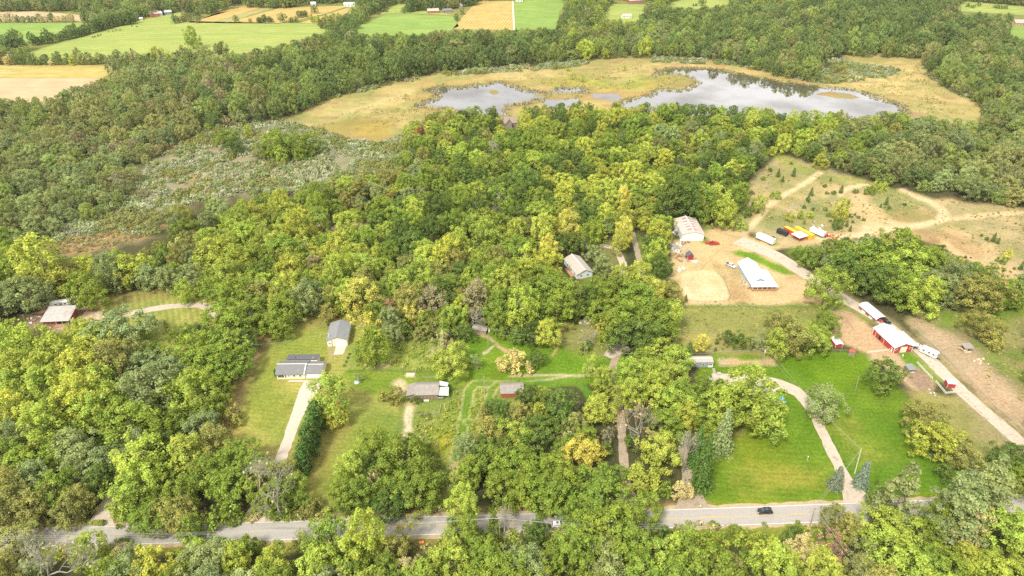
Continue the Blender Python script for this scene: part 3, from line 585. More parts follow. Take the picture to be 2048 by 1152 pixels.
# ================================================================== VEGETATION
def unit(v): return v / (np.linalg.norm(v, axis=-1, keepdims=True) + 1e-9)
def leaves(pos, nrm, size, rng, aspect=1.5):
    n = len(pos); t = unit(np.cross(nrm, rng.normal(size=(n, 3)))); b = np.cross(nrm, t)
    L = (size * rng.uniform(0.65, 1.35, n))[:, None]; W = L / aspect
    V = np.stack([pos - t * L * .5, pos + b * W * .5 - nrm * L * .06, pos + t * L * .5, pos - b * W * .5 - nrm * L * .06], 1).reshape(-1, 3)
    return V, np.arange(4 * n).reshape(-1, 4)
def lobed(seed, h, base, prof, nl, rl, nleaf, leaf, zs=1.0, up=0.35, sag=0.0, inner=0.25, rmin=0.5):
    """leaf faces on many small lobes spread through an uneven crown: prof maps height 0..1 to radius"""
    rng = np.random.default_rng(seed); ts = np.linspace(0, 1, 60); pr = np.array([prof(t) for t in ts])
    cdf = np.cumsum(pr + 0.15 * pr.max()); cdf /= cdf[-1]
    wob = rng.uniform(0, 6.28, 6)
    C = []; 
    for i in range(nl):
        t = np.interp(rng.random(), cdf, ts); th = rng.uniform(0, 2 * np.pi)
        f = rng.uniform(rmin, 1.0) ** 0.6 if rng.random() > inner else rng.uniform(0, .7)
        if t > .9: f *= rng.uniform(0.2, 1)
        r = prof(t) * f * (1 + 0.24 * np.sin(2 * th + wob[0] + 1.5 * t) + 0.18 * np.sin(3 * th + wob[1] + 4 * t) + 0.13 * np.sin(5 * th + wob[2] - 4 * t))
        C.append((r * np.cos(th), r * np.sin(th), base + (h - base) * t - sag * r))
    C = np.array(C); mid = np.array([0, 0, base + (h - base) * 0.42])
    out = unit((C - mid) * np.array([1, 1, .9]))
    RL = rl * rng.uniform(0.65, 1.45, nl); lob_v = rng.random(nl); lob_h = rng.random(nl)
    n = (nleaf * (RL / rl) ** 2).astype(int); k = np.repeat(np.arange(nl), n)
    d = unit(rng.normal(size=(len(k), 3)) + out[k] * 1.05 + np.array([0, 0, up]))
    pos = C[k] + d * (RL[k] * np.abs(rng.normal(.85, .24, len(k))))[:, None] * np.array([1, 1, zs])
    nrm = unit(d * 0.9 + rng.normal(size=(len(k), 3)) * 0.5 + np.array([0, 0, 0.25]))
    keep = pos[:, 2] > 0.05; pos, nrm, k = pos[keep], nrm[keep], k[keep]
    V, F = leaves(pos, nrm, np.full(len(pos), leaf), rng)
    lv = np.stack([np.clip(lob_v[k] * 0.55 + rng.random(len(k)) * 0.45, 0, 1), np.clip(lob_h[k] * .6 + rng.random(len(k)) * .4, 0, 1), rng.random(len(k))], 1)
    return V, F, lv, C
def tubes(segs, n=5):
    """segs: (a, b, ra, rb) -> quads"""
    V = []; F = []
    for a, b, ra, rb in segs:
        a = np.array(a, float); b = np.array(b, float); d = b - a; L = np.linalg.norm(d) + 1e-6; d /= L
        u = np.cross(d, [0, 0, 1.0] if abs(d[2]) < .9 else [1.0, 0, 0]); u /= np.linalg.norm(u); w = np.cross(d, u); s = len(V)
        for p, r in ((a, ra), (b, rb)):
            for i in range(n):
                an = 2 * np.pi * i / n; V.append(p + r * (np.cos(an) * u + np.sin(an) * w))
        F += [(s + i, s + (i + 1) % n, s + n + (i + 1) % n, s + n + i) for i in range(n)]
    return np.array(V), np.array(F)
def trunk_segs(seed, h, base, C, r0, nlimb=9):
    rng = np.random.default_rng(seed + 99); segs = []; top = base + (h - base) * 0.7
    pts = [np.array([0, 0, -0.3])]; m = 6
    for i in range(1, m + 1): pts.append(np.array([rng.normal(0, .12) * i, rng.normal(0, .12) * i, top * i / m]))
    rad = [r0 * (1 - 0.8 * i / m) for i in range(m + 1)]; rad[0] *= 1.35
    for i in range(m): segs.append((pts[i], pts[i + 1], rad[i], rad[i + 1]))
    for j in rng.choice(len(C), min(nlimb, len(C)), replace=False):
        i = int(rng.integers(2, m)); a = pts[i]; b = C[j]; q = (a + b) / 2 + np.array([0, 0, -.3]); r = rad[i] * .5
        segs.append((a, q, r, r * .65)); segs.append((q, b, r * .65, r * .2))
    return segs
def conifer(seed, h, rad, base, nlev, nbr, leaf, droop=0.25, power=1.0, irregular=.15, fill=9):
    rng = np.random.default_rng(seed); P = []; Nn = []; K = []; C = []; k = 0
    for i in range(nlev):
        t = (i + rng.uniform(-.3, .3)) / nlev; t = min(max(t, 0), .985); z = base + (h - base) * t
        rr = rad * (1 - t) ** power * rng.uniform(1 - irregular, 1 + irregular) + .12; m = max(4, int(nbr * (0.45 + 0.55 * (1 - t))))
        o = rng.uniform(0, 6.28)
        for j in range(m):
            th = o + 2 * np.pi * j / m + rng.normal(0, .15); L = rr * rng.uniform(.8, 1.12); ca, sa = np.cos(th), np.sin(th); k += 1
            C.append((ca * L, sa * L, z))
            for q in range(fill):
                f = rng.uniform(.3, 1.0); w = rng.normal(0, .09) * L * (1.15 - f) + rng.normal(0, .05)
                P.append((ca * L * f - sa * w, sa * L * f + ca * w, max(.05, z - droop * L * f * f + rng.normal(0, .1)))); Nn.append((ca * .5, sa * .5, .8)); K.append(k)
    P = np.array(P); K = np.array(K); Nn = unit(np.array(Nn) + rng.normal(size=P.shape) * .45)
    lb = rng.random(k + 1); V, F = leaves(P, Nn, np.full(len(P), leaf), rng, 1.7)
    lv = np.stack([lb[K] * .5 + rng.random(len(K)) * .5, rng.random(len(K)), rng.random(len(K))], 1)
    return V, F, lv, np.array(C)
def bare(seed, h, spread, r0, depth=5, lean=0.0):
    rng = np.random.default_rng(seed); segs = []; tips = []
    def grow(p, d, L, r, lev):
        q = p + d * L * .5 + rng.normal(0, .05, 3) * L; e = q + unit(d + rng.normal(0, .16, 3)) * L * .5
        segs.append((p, q, r, r * .82)); segs.append((q, e, r * .82, r * .62))
        if lev == 0: tips.append(e); return
        for _ in range(3 if lev > 1 else 3):
            nd = unit(d * .75 + rng.normal(0, spread, 3) + np.array([0, 0, .10])); st = q if rng.random() < .35 else e
            grow(st, nd, L * rng.uniform(.58, .8), max(r * rng.uniform(.52, .64), .011), lev - 1)
    grow(np.array([0, 0, -.3]), unit(np.array([lean, 0, 1.0])), h * .31, r0, depth)
    return segs, np.array(tips)

def add_lv(me, lv, pad=0):
    a = me.attributes.new('lv', 'FLOAT_VECTOR', 'FACE')
    if pad: lv = np.concatenate([lv, np.full((pad, 3), .5)])
    a.data.foreach_set('vector', lv.astype(np.float32).ravel())
PROTO = {}        # kind -> list of dict(crown, trunk, whole, h, zc, r)
def reg(kind, V, F, lv, C, h, base, r, r0, bark='bark', seed=0, nlimb=9, segs=None):
    tv, tf = tubes(segs if segs is not None else trunk_segs(seed, h, base, C, r0, nlimb), 6)
    cm = mesh_np('crown_' + kind, V, F, ('foliage',)); add_lv(cm, lv)
    tm = mesh_np('trunk_' + kind, tv, tf, (bark,))
    WV = np.concatenate([V, tv]); WF = np.concatenate([F, tf + len(V)])
    wm = mesh_np('tree_' + kind, WV, WF, ('foliage', bark), np.concatenate([np.zeros(len(F)), np.ones(len(tf))])); add_lv(wm, lv, len(tf))
    PROTO.setdefault(kind, []).append(dict(crown=cm, trunk=tm, whole=wm, h=h, zc=(base + h) / 2, r=r))
for s in range(5):    # broad oaks
    p = lambda t, s=s: 6.0 * (max(0.0, 1 - (abs(t - .38) / .64) ** (2.2 + .2 * s))) ** .5
    V, F, lv, C = lobed(100 + s, 14, 2.6, p, 125, 1.0, 46, .52); reg('oak', V, F, lv, C, 14, 2.6, 6.2, .42, seed=s)
for s in range(5):    # oval maples and ashes, leaf sprays pointing up
    p = lambda t, s=s: 4.6 * (max(0.0, 1 - (abs(t - .36) / .66) ** (1.9 + .2 * s))) ** .6
    V, F, lv, C = lobed(200 + s, 14, 2.0, p, 120, .82, 42, .48, zs=1.5, up=.55); reg('maple', V, F, lv, C, 14, 2.0, 4.9, .30, seed=10 + s)
for s in range(3):    # tall poplars
    p = lambda t, s=s: 3.7 * (max(0.0, 1 - (abs(t - .42) / .60) ** 2.4)) ** .6
    V, F, lv, C = lobed(300 + s, 18, 2.6, p, 115, .85, 44, .5, zs=1.35, up=.5); reg('poplar', V, F, lv, C, 18, 2.6, 4.0, .34, 'bark_pale', seed=20 + s)
for s in range(3):    # loose, thin crowned trees with limbs showing
    p = lambda t, s=s: 4.6 * (max(0.0, 1 - (abs(t - .45) / .58) ** 2)) ** .6
    V, F, lv, C = lobed(400 + s, 12, 2.0, p, 46, .9, 34, .5, zs=1.1, inner=.4, rmin=.35); reg('sparse', V, F, lv, C, 12, 2.0, 4.7, .26, 'bark_dead', seed=30 + s, nlimb=30)
for s in range(4):    # rounded bushes down to the ground
    p = lambda t, s=s: 2.4 * (max(0.0, 1 - (max(0, t - .12) / .9) ** 2)) ** .5
    V, F, lv, C = lobed(500 + s, 4.2, .1, p, 44, .62, 44, .36, zs=1.1); reg('bush', V, F, lv, C, 4.2, .1, 2.6, .12, seed=40 + s, nlimb=6)
for s in range(2):    # willow
    p = lambda t, s=s: 4.4 * (max(0.0, 1 - (abs(t - .45) / .6) ** 2.2)) ** .5
    V, F, lv, C = lobed(600 + s, 11, 1.2, p, 62, 1.2, 66, .46, zs=.95, inner=.15, rmin=.6); reg('willow', V, F, lv, C, 11, 1.2, 4.9, .3, seed=50 + s)
for s in range(3):
    V, F, lv, C = conifer(700 + s, 14, 3.3, .3, 32, 18, .6, droop=.3, power=(.62, .68, .92)[s], irregular=.2, fill=10); reg('spruce', V, F, lv, C, 14, .5, 3.3, .24, seed=60 + s, nlimb=0)
for s in range(3):
    V, F, lv, C = conifer(720 + s, 5, 1.45, .1, 15, 11, .36, droop=-.15, power=.7, irregular=.22, fill=8); reg('cedar', V, F, lv, C, 5, .1, 1.5, .1, seed=70 + s, nlimb=0)
for s in range(2):    # white pines, plates of foliage
    p = lambda t, s=s: 4.6 * (1 - t) ** .75 + .5
    V, F, lv, C = lobed(740 + s, 17, 2.0, p, 86, 1.05, 62, .55, zs=.75, up=.8); reg('pine', V, F, lv, C, 17, 2.0, 4.6, .34, seed=80 + s)
for s in range(2):
    p = lambda t: 1.2 * (1 - t * .6) if t < .95 else .3
    V, F, lv, C = lobed(760 + s, 5.5, .05, p, 50, .42, 40, .3, zs=1.6, up=.6); reg('arborvitae', V, F, lv, C, 5.5, .05, 1.3, .1, seed=90 + s, nlimb=0)
for s in range(3):    # bare dead trees, a few leaves left
    sg, tips = bare(800 + s, 12, .44 + .06 * s, .17, 6); rng = np.random.default_rng(s)
    tp = tips[rng.random(len(tips)) < .2]; V, F = leaves(tp, unit(rng.normal(size=tp.shape)), np.full(len(tp), .4), rng)
    tt = max(t[2] for t in tips); reg('bare', V, F, rng.random((len(tp), 3)), tips, tt, 2, np.percentile(np.hypot(tips[:, 0], tips[:, 1]), 92), .3, 'bark_dead', segs=sg)
for s in range(3):    # low wetland willow scrub and tall weeds
    p = lambda t: 1.5 * (max(0.0, 1 - t ** 2)) ** .5
    V, F, lv, C = lobed(900 + s, 1.9, .05, p, 22, .42, 30, .34, zs=1.3, up=.5); reg('scrub', V, F, lv, C, 1.9, .05, 1.6, .05, seed=95 + s, nlimb=3)
for s in range(3):
    p = lambda t: .75 * (max(0.0, 1 - t ** 2)) ** .5
    V, F, lv, C = lobed(930 + s, .8, .02, p, 10, .26, 16, .24, zs=1.3, up=.6); reg('weed', V, F, lv, C, .8, .02, .8, .03, seed=98 + s, nlimb=2)

TINT = dict(dg=(.150, .215, .040), mg=(.245, .322, .046), lg=(.380, .452, .072), yg=(.445, .480, .080), ye=(.63, .57, .12), gd=(.62, .50, .10),
            og=(.60, .36, .10), rd=(.34, .12, .07), ol=(.325, .322, .086), gy=(.300, .355, .132), br=(.36, .315, .165), pa=(.58, .51, .24),
            bs=(.235, .285, .190), sc=(.47, .48, .30), pk=(.46, .26, .19), df=(.190, .255, .070), mf=(.285, .350, .088), of=(.325, .338, .116), ta=(.58, .52, .22), dp=(.120, .210, .040))
CWORD = dict(dg='dark green', mg='green', lg='light green', yg='yellow-green', ye='yellow', gd='golden', og='orange', rd='red', ol='olive', gy='grey-green',
             br='brownish', pa='pale tan', bs='blue-grey', sc='grey-green', pk='pinkish red', df='dark green', mf='green', of='olive', ta='straw-coloured', dp='deep green')
def tint(k, j=.12):
    c = np.array(TINT[k]); f = random.uniform(1 - j, 1 + j); h = random.uniform(-.06, .06)
    return (c * f * np.array([1 + h, 1, 1 - h])).tolist()
TREES = []
def tree_at(kind, cx, cy, w, tk, hs=None, label=None, rz=None, auto=False, v=None):
    v = random.randrange(len(PROTO[kind])) if v is None else v; P = PROTO[kind][v]
    if hs is None: hs = {'oak': .80, 'maple': .84, 'pine': .95, 'bare': 1.15}.get(kind, 1.0) * random.uniform(.92, 1.08)
    z = 0.0
    for _ in range(3):
        p = G(cx, cy, z); s = (w / (FPX / depth_at(p))) / (2 * P['r']); z = P['zc'] * s * hs
    p = G(cx, cy, z)
    TREES.append(dict(kind=kind, v=v, x=p.x, y=p.y, s=s, hs=s * hs, r=P['r'] * s, rz=random.uniform(0, 6.28) if rz is None else rz, tk=tk, tint=tint(tk), px=cx, py=cy, w=w, label=label, auto=auto))
T = tree_at
O, M, Pp, S, B, WL, SP_, CE, PI_, AR, BA = 'oak', 'maple', 'poplar', 'sparse', 'bush', 'willow', 'spruce', 'cedar', 'pine', 'arborvitae', 'bare'
HAND = [
 # south of the road, from the west
 (O,24,1082,78,'ol'),(M,176,1102,68,'lg'),(S,243,1112,46,'pa'),(O,300,1036,78,'mg'),(O,352,1030,80,'ol'),(M,378,1056,54,'mg'),(M,305,1132,78,'yg'),(O,347,1146,62,'ye'),
 (O,405,1128,98,'gy'),(M,440,1098,58,'gy'),(M,470,1122,70,'lg'),(M,547,1132,76,'lg'),(M,492,1090,44,'mg'),(S,598,1068,24,'yg'),(M,660,1078,92,'mg'),(M,632,1135,86,'lg'),(S,688,1142,50,'pa'),(M,60,1150,60,'gy'),
 (Pp,731,1073,74,'lg'),(M,700,1108,78,'lg'),(S,810,1066,60,'ol'),(M,783,1102,58,'ol'),(M,813,1142,56,'pa'),(M,772,1138,60,'mg'),(Pp,926,1004,52,'lg'),(O,926,1066,82,'mg'),(M,899,1122,90,'lg'),(M,981,1122,74,'mg'),
 (AR,988,1052,30,'dg'),(M,1070,1062,46,'dg'),(O,1053,1130,86,'gy'),(O,1107,998,88,'mg'),(O,1203,990,112,'mg'),(O,1282,1020,78,'mg'),(O,1213,1060,116,'mg'),(O,1261,1085,96,'mg'),(M,1148,1102,86,'mg'),(O,1213,1124,92,'gy'),(O,1165,1030,70,'mg'),
 (B,1323,1069,40,'dg'),(M,1350,1102,78,'lg'),(M,1382,1090,58,'ol'),(B,1430,1090,60,'lg'),(B,1474,1062,30,'mg'),(B,1505,1084,56,'lg'),(M,1450,1130,60,'ol'),(M,1546,1128,86,'lg'),(B,1584,1072,46,'dg'),(M,1604,1100,60,'pa'),
 (M,1638,1136,88,'yg'),(S,1669,1088,54,'pk'),(S,1731,1102,56,'gy'),(M,1669,1032,50,'ol'),(M,1697,1054,56,'ol'),(O,1775,1056,102,'lg'),(O,1803,1116,106,'lg'),(PI_,1803,990,86,'gy',dict(hs=1.1)),(M,1758,1006,46,'mg'),
 (PI_,1916,1002,100,'gy'),(PI_,1980,975,95,'gy'),(M,1888,1034,64,'mg'),(S,1957,1050,74,'ta'),(O,2034,1066,104,'lg'),(O,1892,1126,78,'mg'),(M,1936,1118,60,'yg'),(M,1974,1128,56,'lg'),(B,1940,1150,36,'br'),(M,1720,1140,60,'ol'),
 (O,2018,915,72,'dg'),(O,2042,960,66,'mg'),(PI_,1945,1020,70,'gy'),(M,1860,1060,50,'mg'),
 (O,1857,836,82,'ol'),(O,1876,880,86,'yg'),(O,1924,906,76,'ol'),(B,1889,940,36,'dg'),(CE,1888,960,12,'dg'),
 (SP_,1677,953,33,'bs',dict(hs=.85, v=0)),(SP_,1729,946,35,'bs',dict(hs=.98, v=1)),(CE,1755,963,10,'dg'),(WL,1652,805,66,'gy'),
 (M,1500,795,110,'lg'),(M,1445,812,76,'lg'),(M,1535,825,80,'lg'),(SP_,1450,858,52,'gy',dict(v=1)),(SP_,1412,918,52,'dp',dict(hs=1.45, v=2)),(SP_,1398,890,40,'dp',dict(hs=1.35, v=2)),(BA,1374,897,78,'gy'),(B,1365,980,40,'pa'),
 # woods along the north side of the road
 (O,745,888,72,'mg'),(O,797,922,110,'mg'),(M,704,935,62,'lg'),(O,830,955,92,'mg'),(M,714,990,66,'mg'),(O,783,980,72,'mg'),(O,846,985,78,'mg'),(O,772,1010,70,'dg'),(S,748,952,34,'pa'),
 (CE,967,823,28,'ol'),(M,1005,828,46,'dg'),(O,1053,790,44,'dg'),(M,1039,830,46,'ol'),(B,1087,784,30,'yg'),(M,1077,826,40,'yg'),(M,1120,812,68,'dg'),(M,1197,815,60,'yg'),(S,1152,812,26,'br'),(M,1149,850,50,'ol'),(B,1135,872,40,'pa'),
 (M,974,865,60,'ol'),(O,1022,868,76,'lg'),(M,933,892,50,'gy'),(M,933,950,62,'mg'),(O,988,922,76,'mg'),(O,1036,935,86,'mg'),(O,1066,952,72,'mg'),(O,1121,943,76,'mg'),(O,1166,908,80,'ye'),(O,1005,972,82,'mg'),(O,1050,978,72,'mg'),(O,1100,972,64,'mg'),
 (O,1224,950,54,'mg'),(O,1176,960,54,'dg'),(B,1282,957,66,'yg'),(O,1320,898,82,'yg'),(BA,1282,840,96,'og'),(O,1350,802,80,'lg'),(M,1261,792,60,'lg'),(O,1313,775,70,'lg'),(B,1268,880,40,'dg'),(B,1326,977,36,'mg'),(S,1213,870,34,'br'),
 (M,662,790,84,'lg'),(M,676,832,38,'ye'),(B,783,790,40,'ol'),(B,1360,862,44,'mg'),(M,1376,830,50,'yg'),
 # west woods
 (O,297,778,112,'gy'),(M,390,790,86,'lg'),(O,260,847,116,'mg'),(O,403,850,72,'gy'),(O,280,920,116,'lg'),(M,82,857,86,'lg'),(O,147,900,92,'gy'),(O,205,924,76,'gy'),(M,376,905,80,'yg'),(M,431,880,70,'ol'),(O,475,918,92,'mg'),(O,420,950,90,'mg'),
 (O,267,972,92,'lg'),(O,366,978,76,'mg'),(O,462,970,86,'mg'),(M,68,953,62,'gy'),(M,20,970,70,'ol'),(M,20,1006,70,'ol'),(M,113,977,72,'mg'),(M,140,1012,62,'ol'),(M,160,998,52,'ol'),(M,68,1012,70,'ol'),(M,205,952,60,'dg'),(B,451,1028,60,'mg'),(O,267,1010,66,'mg'),
 (BA,540,962,124,'gy',dict(hs=1.2)),(M,560,985,56,'mg'),(M,528,998,50,'mg'),(M,522,962,60,'ol'),(M,604,1000,40,'mg'),(M,580,940,44,'ol'),(B,560,1018,40,'mg'),(B,620,1015,40,'ol'),(M,588,970,46,'lg'),(M,513,932,56,'mg'),(B,468,828,42,'ol'),
 (M,85,778,82,'lg'),(M,164,802,92,'yg'),(M,191,828,80,'lg'),(M,24,820,80,'yg'),(M,219,799,72,'lg'),(M,20,778,72,'lg'),(O,27,870,80,'gy'),(M,14,910,62,'mg'),
 (M,24,688,76,'lg'),(M,62,690,86,'lg'),(M,120,706,82,'lg'),(M,157,666,54,'lg'),(M,185,656,40,'yg'),(O,241,656,114,'gy',dict(hs=.62)),(M,171,706,72,'yg'),(M,215,722,80,'ol'),(M,232,690,50,'yg'),(M,154,740,90,'yg'),(M,212,750,54,'br'),(M,34,740,82,'lg'),(M,85,750,82,'yg'),(M,195,762,70,'lg'),(M,260,706,60,'ol'),
 (O,306,732,82,'gy'),(O,362,664,40,'mg'),(CE,332,652,17,'ol'),(O,396,728,82,'mg'),(O,448,640,86,'mg'),(O,432,690,78,'mg'),(O,462,690,70,'lg'),(O,342,740,82,'gy'),(O,407,732,92,'mg'),(M,386,762,60,'lg'),(O,486,678,60,'dg'),(O,472,722,64,'mg'),(O,308,756,80,'gy'),(O,445,742,70,'mg'),(O,436,772,56,'mg'),(O,352,790,80,'mg'),(O,425,812,62,'mg'),
 (M,72,528,98,'yg'),(O,51,585,82,'gy'),(O,10,592,62,'gy'),(M,130,546,52,'ol'),(O,171,578,76,'mg'),(M,215,542,60,'gy'),(M,253,540,62,'yg'),(O,297,552,60,'gy'),(B,321,558,40,'pa'),(M,369,581,38,'lg'),(O,380,551,56,'gy'),(B,403,585,20,'mg'),(M,455,548,60,'yg'),(O,441,510,86,'lg'),(O,428,578,60,'mg'),(O,479,586,76,'mg'),(M,523,592,64,'ol'),
 (M,574,616,58,'mg'),(M,550,648,52,'mg'),(M,629,527,36,'br'),(M,670,544,60,'lg'),(M,581,541,60,'yg'),(BA,561,563,34,'gy'),(M,612,586,50,'gy'),(B,657,626,40,'ol'),(M,595,455,56,'yg'),
 # middle woods
 (M,718,592,68,'ye'),(S,731,652,52,'ye'),(M,746,690,70,'mg'),(S,776,616,36,'pk'),(S,827,630,42,'ye'),(M,817,600,60,'ol'),(M,906,633,48,'lg'),(M,868,602,56,'br'),(M,882,586,60,'dg'),(M,800,572,60,'lg'),(M,837,545,50,'lg'),(O,919,545,52,'dg'),(M,954,542,38,'mg'),(M,895,503,56,'yg'),
 (M,971,465,58,'lg'),(O,1036,496,62,'mg'),(M,1032,462,46,'yg'),(M,1087,456,58,'yg'),(M,1138,448,52,'ye'),(O,1183,465,54,'mg'),(O,1136,484,46,'dg'),(Pp,1097,498,32,'ye'),(M,1206,528,40,'gy'),(O,1190,505,38,'gy'),
 (Pp,1248,400,30,'ye'),(Pp,1252,430,30,'yg'),(Pp,1250,458,30,'ye'),(Pp,1240,480,28,'yg'),(M,1316,465,48,'yg'),(M,1316,504,46,'lg'),(B,1053,547,28,'og'),(M,1012,566,60,'yg'),(M,954,592,60,'br'),(Pp,1043,612,50,'lg'),(O,1096,580,74,'mg'),(O,1138,590,72,'mg'),(O,1118,612,76,'mg'),(O,1162,603,70,'dg'),
 (O,1227,586,86,'mg'),(O,1275,600,86,'mg'),(O,1302,628,86,'mg'),(O,1254,634,92,'mg'),(O,1213,622,70,'mg'),(O,1323,655,76,'mg'),(O,1275,672,86,'dg'),(M,1282,551,56,'yg'),(M,1244,554,46,'yg'),(Pp,1314,585,34,'ye'),(Pp,1348,630,34,'yg'),(M,1340,582,42,'ol'),(M,1210,652,36,'ye'),(M,1094,664,50,'yg'),(S,1179,633,28,'yg'),(BA,1172,664,58,'pa'),
 (B,1029,725,56,'ta'),(S,718,752,20,'gy'),(O,1073,716,37,'dg'),(O,902,718,74,'yg'),(S,885,682,40,'pa'),(S,954,722,30,'gy'),(S,1186,730,42,'yg'),(M,1207,760,52,'lg'),(O,1313,705,66,'lg'),(M,1261,750,60,'lg'),(O,1350,722,70,'lg'),(O,1306,744,70,'lg'),(M,1343,758,60,'yg'),(M,1362,792,66,'mg'),
 (M,995,643,42,'mg'),(BA,947,630,62,'gy'),(O,930,664,40,'dg'),(B,1210,676,30,'lg'),(B,1172,692,28,'mg'),(B,850,775,14,'mg'),(B,832,800,17,'dg'),(B,811,797,11,'mg'),
 # farm trees
 (O,1621,510,48,'mg'),(CE,1645,510,20,'gy'),(O,1656,570,72,'lg',dict(hs=1.1)),(O,1721,517,86,'mg'),(O,1683,515,52,'dg'),(O,1799,495,92,'mg'),(O,1803,532,86,'lg'),(O,1861,525,74,'mg'),(O,1888,532,56,'gy'),(O,1768,560,78,'dg'),(O,1728,556,60,'dg'),(O,1805,577,78,'mg'),(O,1850,585,78,'lg'),(O,1871,572,70,'gy'),(O,1772,529,62,'mg'),
 (O,1964,584,90,'ol'),(O,2018,586,62,'mg'),(M,1936,546,42,'gy'),(O,2042,572,52,'gy'),(O,1970,648,64,'ol'),(B,1989,680,42,'ol'),(O,1570,645,56,'ol'),(O,1584,672,76,'ol'),(M,1553,682,50,'lg'),(O,1632,674,62,'lg'),(O,1656,645,54,'mg'),(S,1526,676,40,'gy'),(B,1454,675,32,'dg'),(B,1486,679,40,'dg'),(M,1403,684,28,'ye'),(CE,1379,697,22,'dg'),(CE,1362,700,16,'dg'),(O,1771,748,72,'dg'),(B,1431,699,8,'dg'),
 (B,1346,600,34,'ol'),(CE,1372,596,10,'dg'),(M,1384,400,62,'dg'),(M,1447,426,50,'lg'),(M,1433,400,60,'yg'),(M,1352,392,66,'dg'),(M,1416,410,54,'mg'),(M,1519,407,30,'yg'),(B,1553,390,20,'lg'),(CE,1505,412,12,'dg'),(B,1492,426,22,'dg'),(B,1478,446,32,'lg'),(M,1683,415,38,'yg'),(B,1675,448,24,'dg'),(B,1580,433,20,'yg'),(M,1601,428,15,'lg'),(B,1620,430,15,'yg'),(B,2018,508,20,'ye'),(B,2005,520,18,'mg'),
 (B,1760,372,26,'yg'),(B,1742,380,22,'mg'),(B,1598,500,22,'mg'),(B,1590,507,16,'dg'),
]
for t in HAND: T(*t[:5], **(t[5] if len(t) > 5 else {}))
T('bare', 85, 1118, 170, 'gy', .9); T('bare', 1009, 1042, 60, 'br', 1.5)
for x, y in [(480,92),(340,135),(395,155),(290,193),(425,197),(500,150),(215,290),(747,198),(709,243),(720,290),(768,290),(912,278),(618,283),(595,335),(565,385),(627,400),(605,435),(570,480),(710,400),(735,438),(745,480),(935,455),(968,470),(910,438),(895,485),(880,530),(858,495),(865,360),(880,445),(1140,390),(1085,375),(1125,345),(1245,370),(958,605),(992,578),(1762,577),(1797,600),(1850,590),(1878,612),(1985,800),(2035,780),(820,265)]:
    T(random.choice(('cedar', 'bush', 'bush')), 1440 + x / 3.368, 300 + y / 3.368 - 1, random.choice((6, 7, 8, 9, 11)), random.choice(('dg', 'dg', 'mg', 'dp')))
for x, y in [(699,708),(696,715),(692,723),(688.5,731)]: T('bush', x, y, 5.0, 'dg')
T('arborvitae', 550.5, 746, 8.5, 'dp', 1.0)
for i in range(9):   # arborvitae hedge beside the concrete drive
    f = i / 8; T('arborvitae', 632 - 30 * f, 832 + 92 * f, 33, 'dp', .95)
# hedgerows and single trees in the far fields: (x, ground y, crown width px, tint)
def far_tree(kind, x, yb, w, tk, hs=1.0):
    v = random.randrange(len(PROTO[kind])); P = PROTO[kind][v]; p = G(x, yb); s = (w / (FPX / depth_at(p))) / (2 * P['r'])
    TREES.append(dict(kind=kind, v=v, x=p.x, y=p.y, s=s, hs=s * hs, r=P['r'] * s, rz=random.uniform(0, 6.28), tk=tk, tint=tint(tk), px=x, py=yb - w * .5, w=w, label=None, auto=False, far=True))
far_tree('oak', 388, 97, 31, 'lg', 1.15); far_tree('spruce', 268, 122, 12, 'dg', 1.0); far_tree('spruce', 308, 117, 11, 'dg', .8)
def row(pts, n, wlo, whi, tks, kinds=('oak', 'maple')):
    pts = np.array(pts, float)
    for i in range(n):
        t = (i + random.uniform(-.3, .3)) / n * (len(pts) - 1); t = min(max(t, 0), len(pts) - 1.001); k = int(t); p = pts[k] * (1 - t + k) + pts[k + 1] * (t - k)
        far_tree(random.choice(kinds), p[0] + random.uniform(-2, 2), p[1] + random.uniform(-1, .6), random.uniform(wlo, whi), random.choice(tks), random.uniform(.8, 1.1))
row([(-60,104),(20,105),(52,103)], 9, 24, 34, ['df', 'df', 'dg'])
row([(-60,129),(60,130),(170,129),(250,126),(330,124),(400,120),(460,114)], 46, 13, 22, ['df', 'of', 'df', 'mf', 'yg', 'of', 'pa', 'df'], ('maple', 'oak', 'maple', 'sparse', 'bush'))
row([(66,92),(120,82),(165,72),(200,60),(235,52),(275,46)], 26, 14, 20, ['df', 'df', 'dg'])
row([(170,45),(200,42),(250,38),(300,30)], 26, 13, 18, ['df', 'mf', 'df'])
row([(180,36),(250,28),(320,20),(360,10)], 40, 12, 17, ['df', 'mf', 'df', 'of'])
row([(-40,45),(60,45),(155,44)], 22, 9, 14, ['of', 'df', 'pa', 'df'], ('maple', 'oak', 'sparse'))
row([(-40,25),(60,22),(140,20)], 30, 11, 18, ['df', 'of', 'df']); row([(0,12),(120,8),(250,8)], 40, 10, 16, ['df', 'mf', 'of'])
row([(515,45),(550,45)], 8, 8, 10, ['df']); far_tree('oak', 566, 45, 16, 'df'); row([(578,45),(600,45)], 3, 7, 10, ['lg', 'df']); far_tree('oak', 473, 45, 12, 'mf'); far_tree('oak', 501, 45, 7, 'mf')
row([(598,36),(618,32)], 4, 9, 12, ['df']); far_tree('oak', 630, 27, 14, 'df'); row([(625,47),(645,47)], 4, 5, 8, ['lg', 'yg'], ('poplar',))
row([(350,47),(372,43),(400,32)], 6, 8, 14, ['of', 'df']); far_tree('oak', 380, 25, 15, 'df'); far_tree('maple', 398, 34, 12, 'df'); far_tree('oak', 397, 46, 12, 'of')
row([(640,58),(690,46),(720,36),(750,26),(770,14)], 26, 12, 18, ['df', 'of', 'mf']); row([(495,14),(560,16),(600,12)], 12, 15, 24, ['df', 'df', 'mf'])
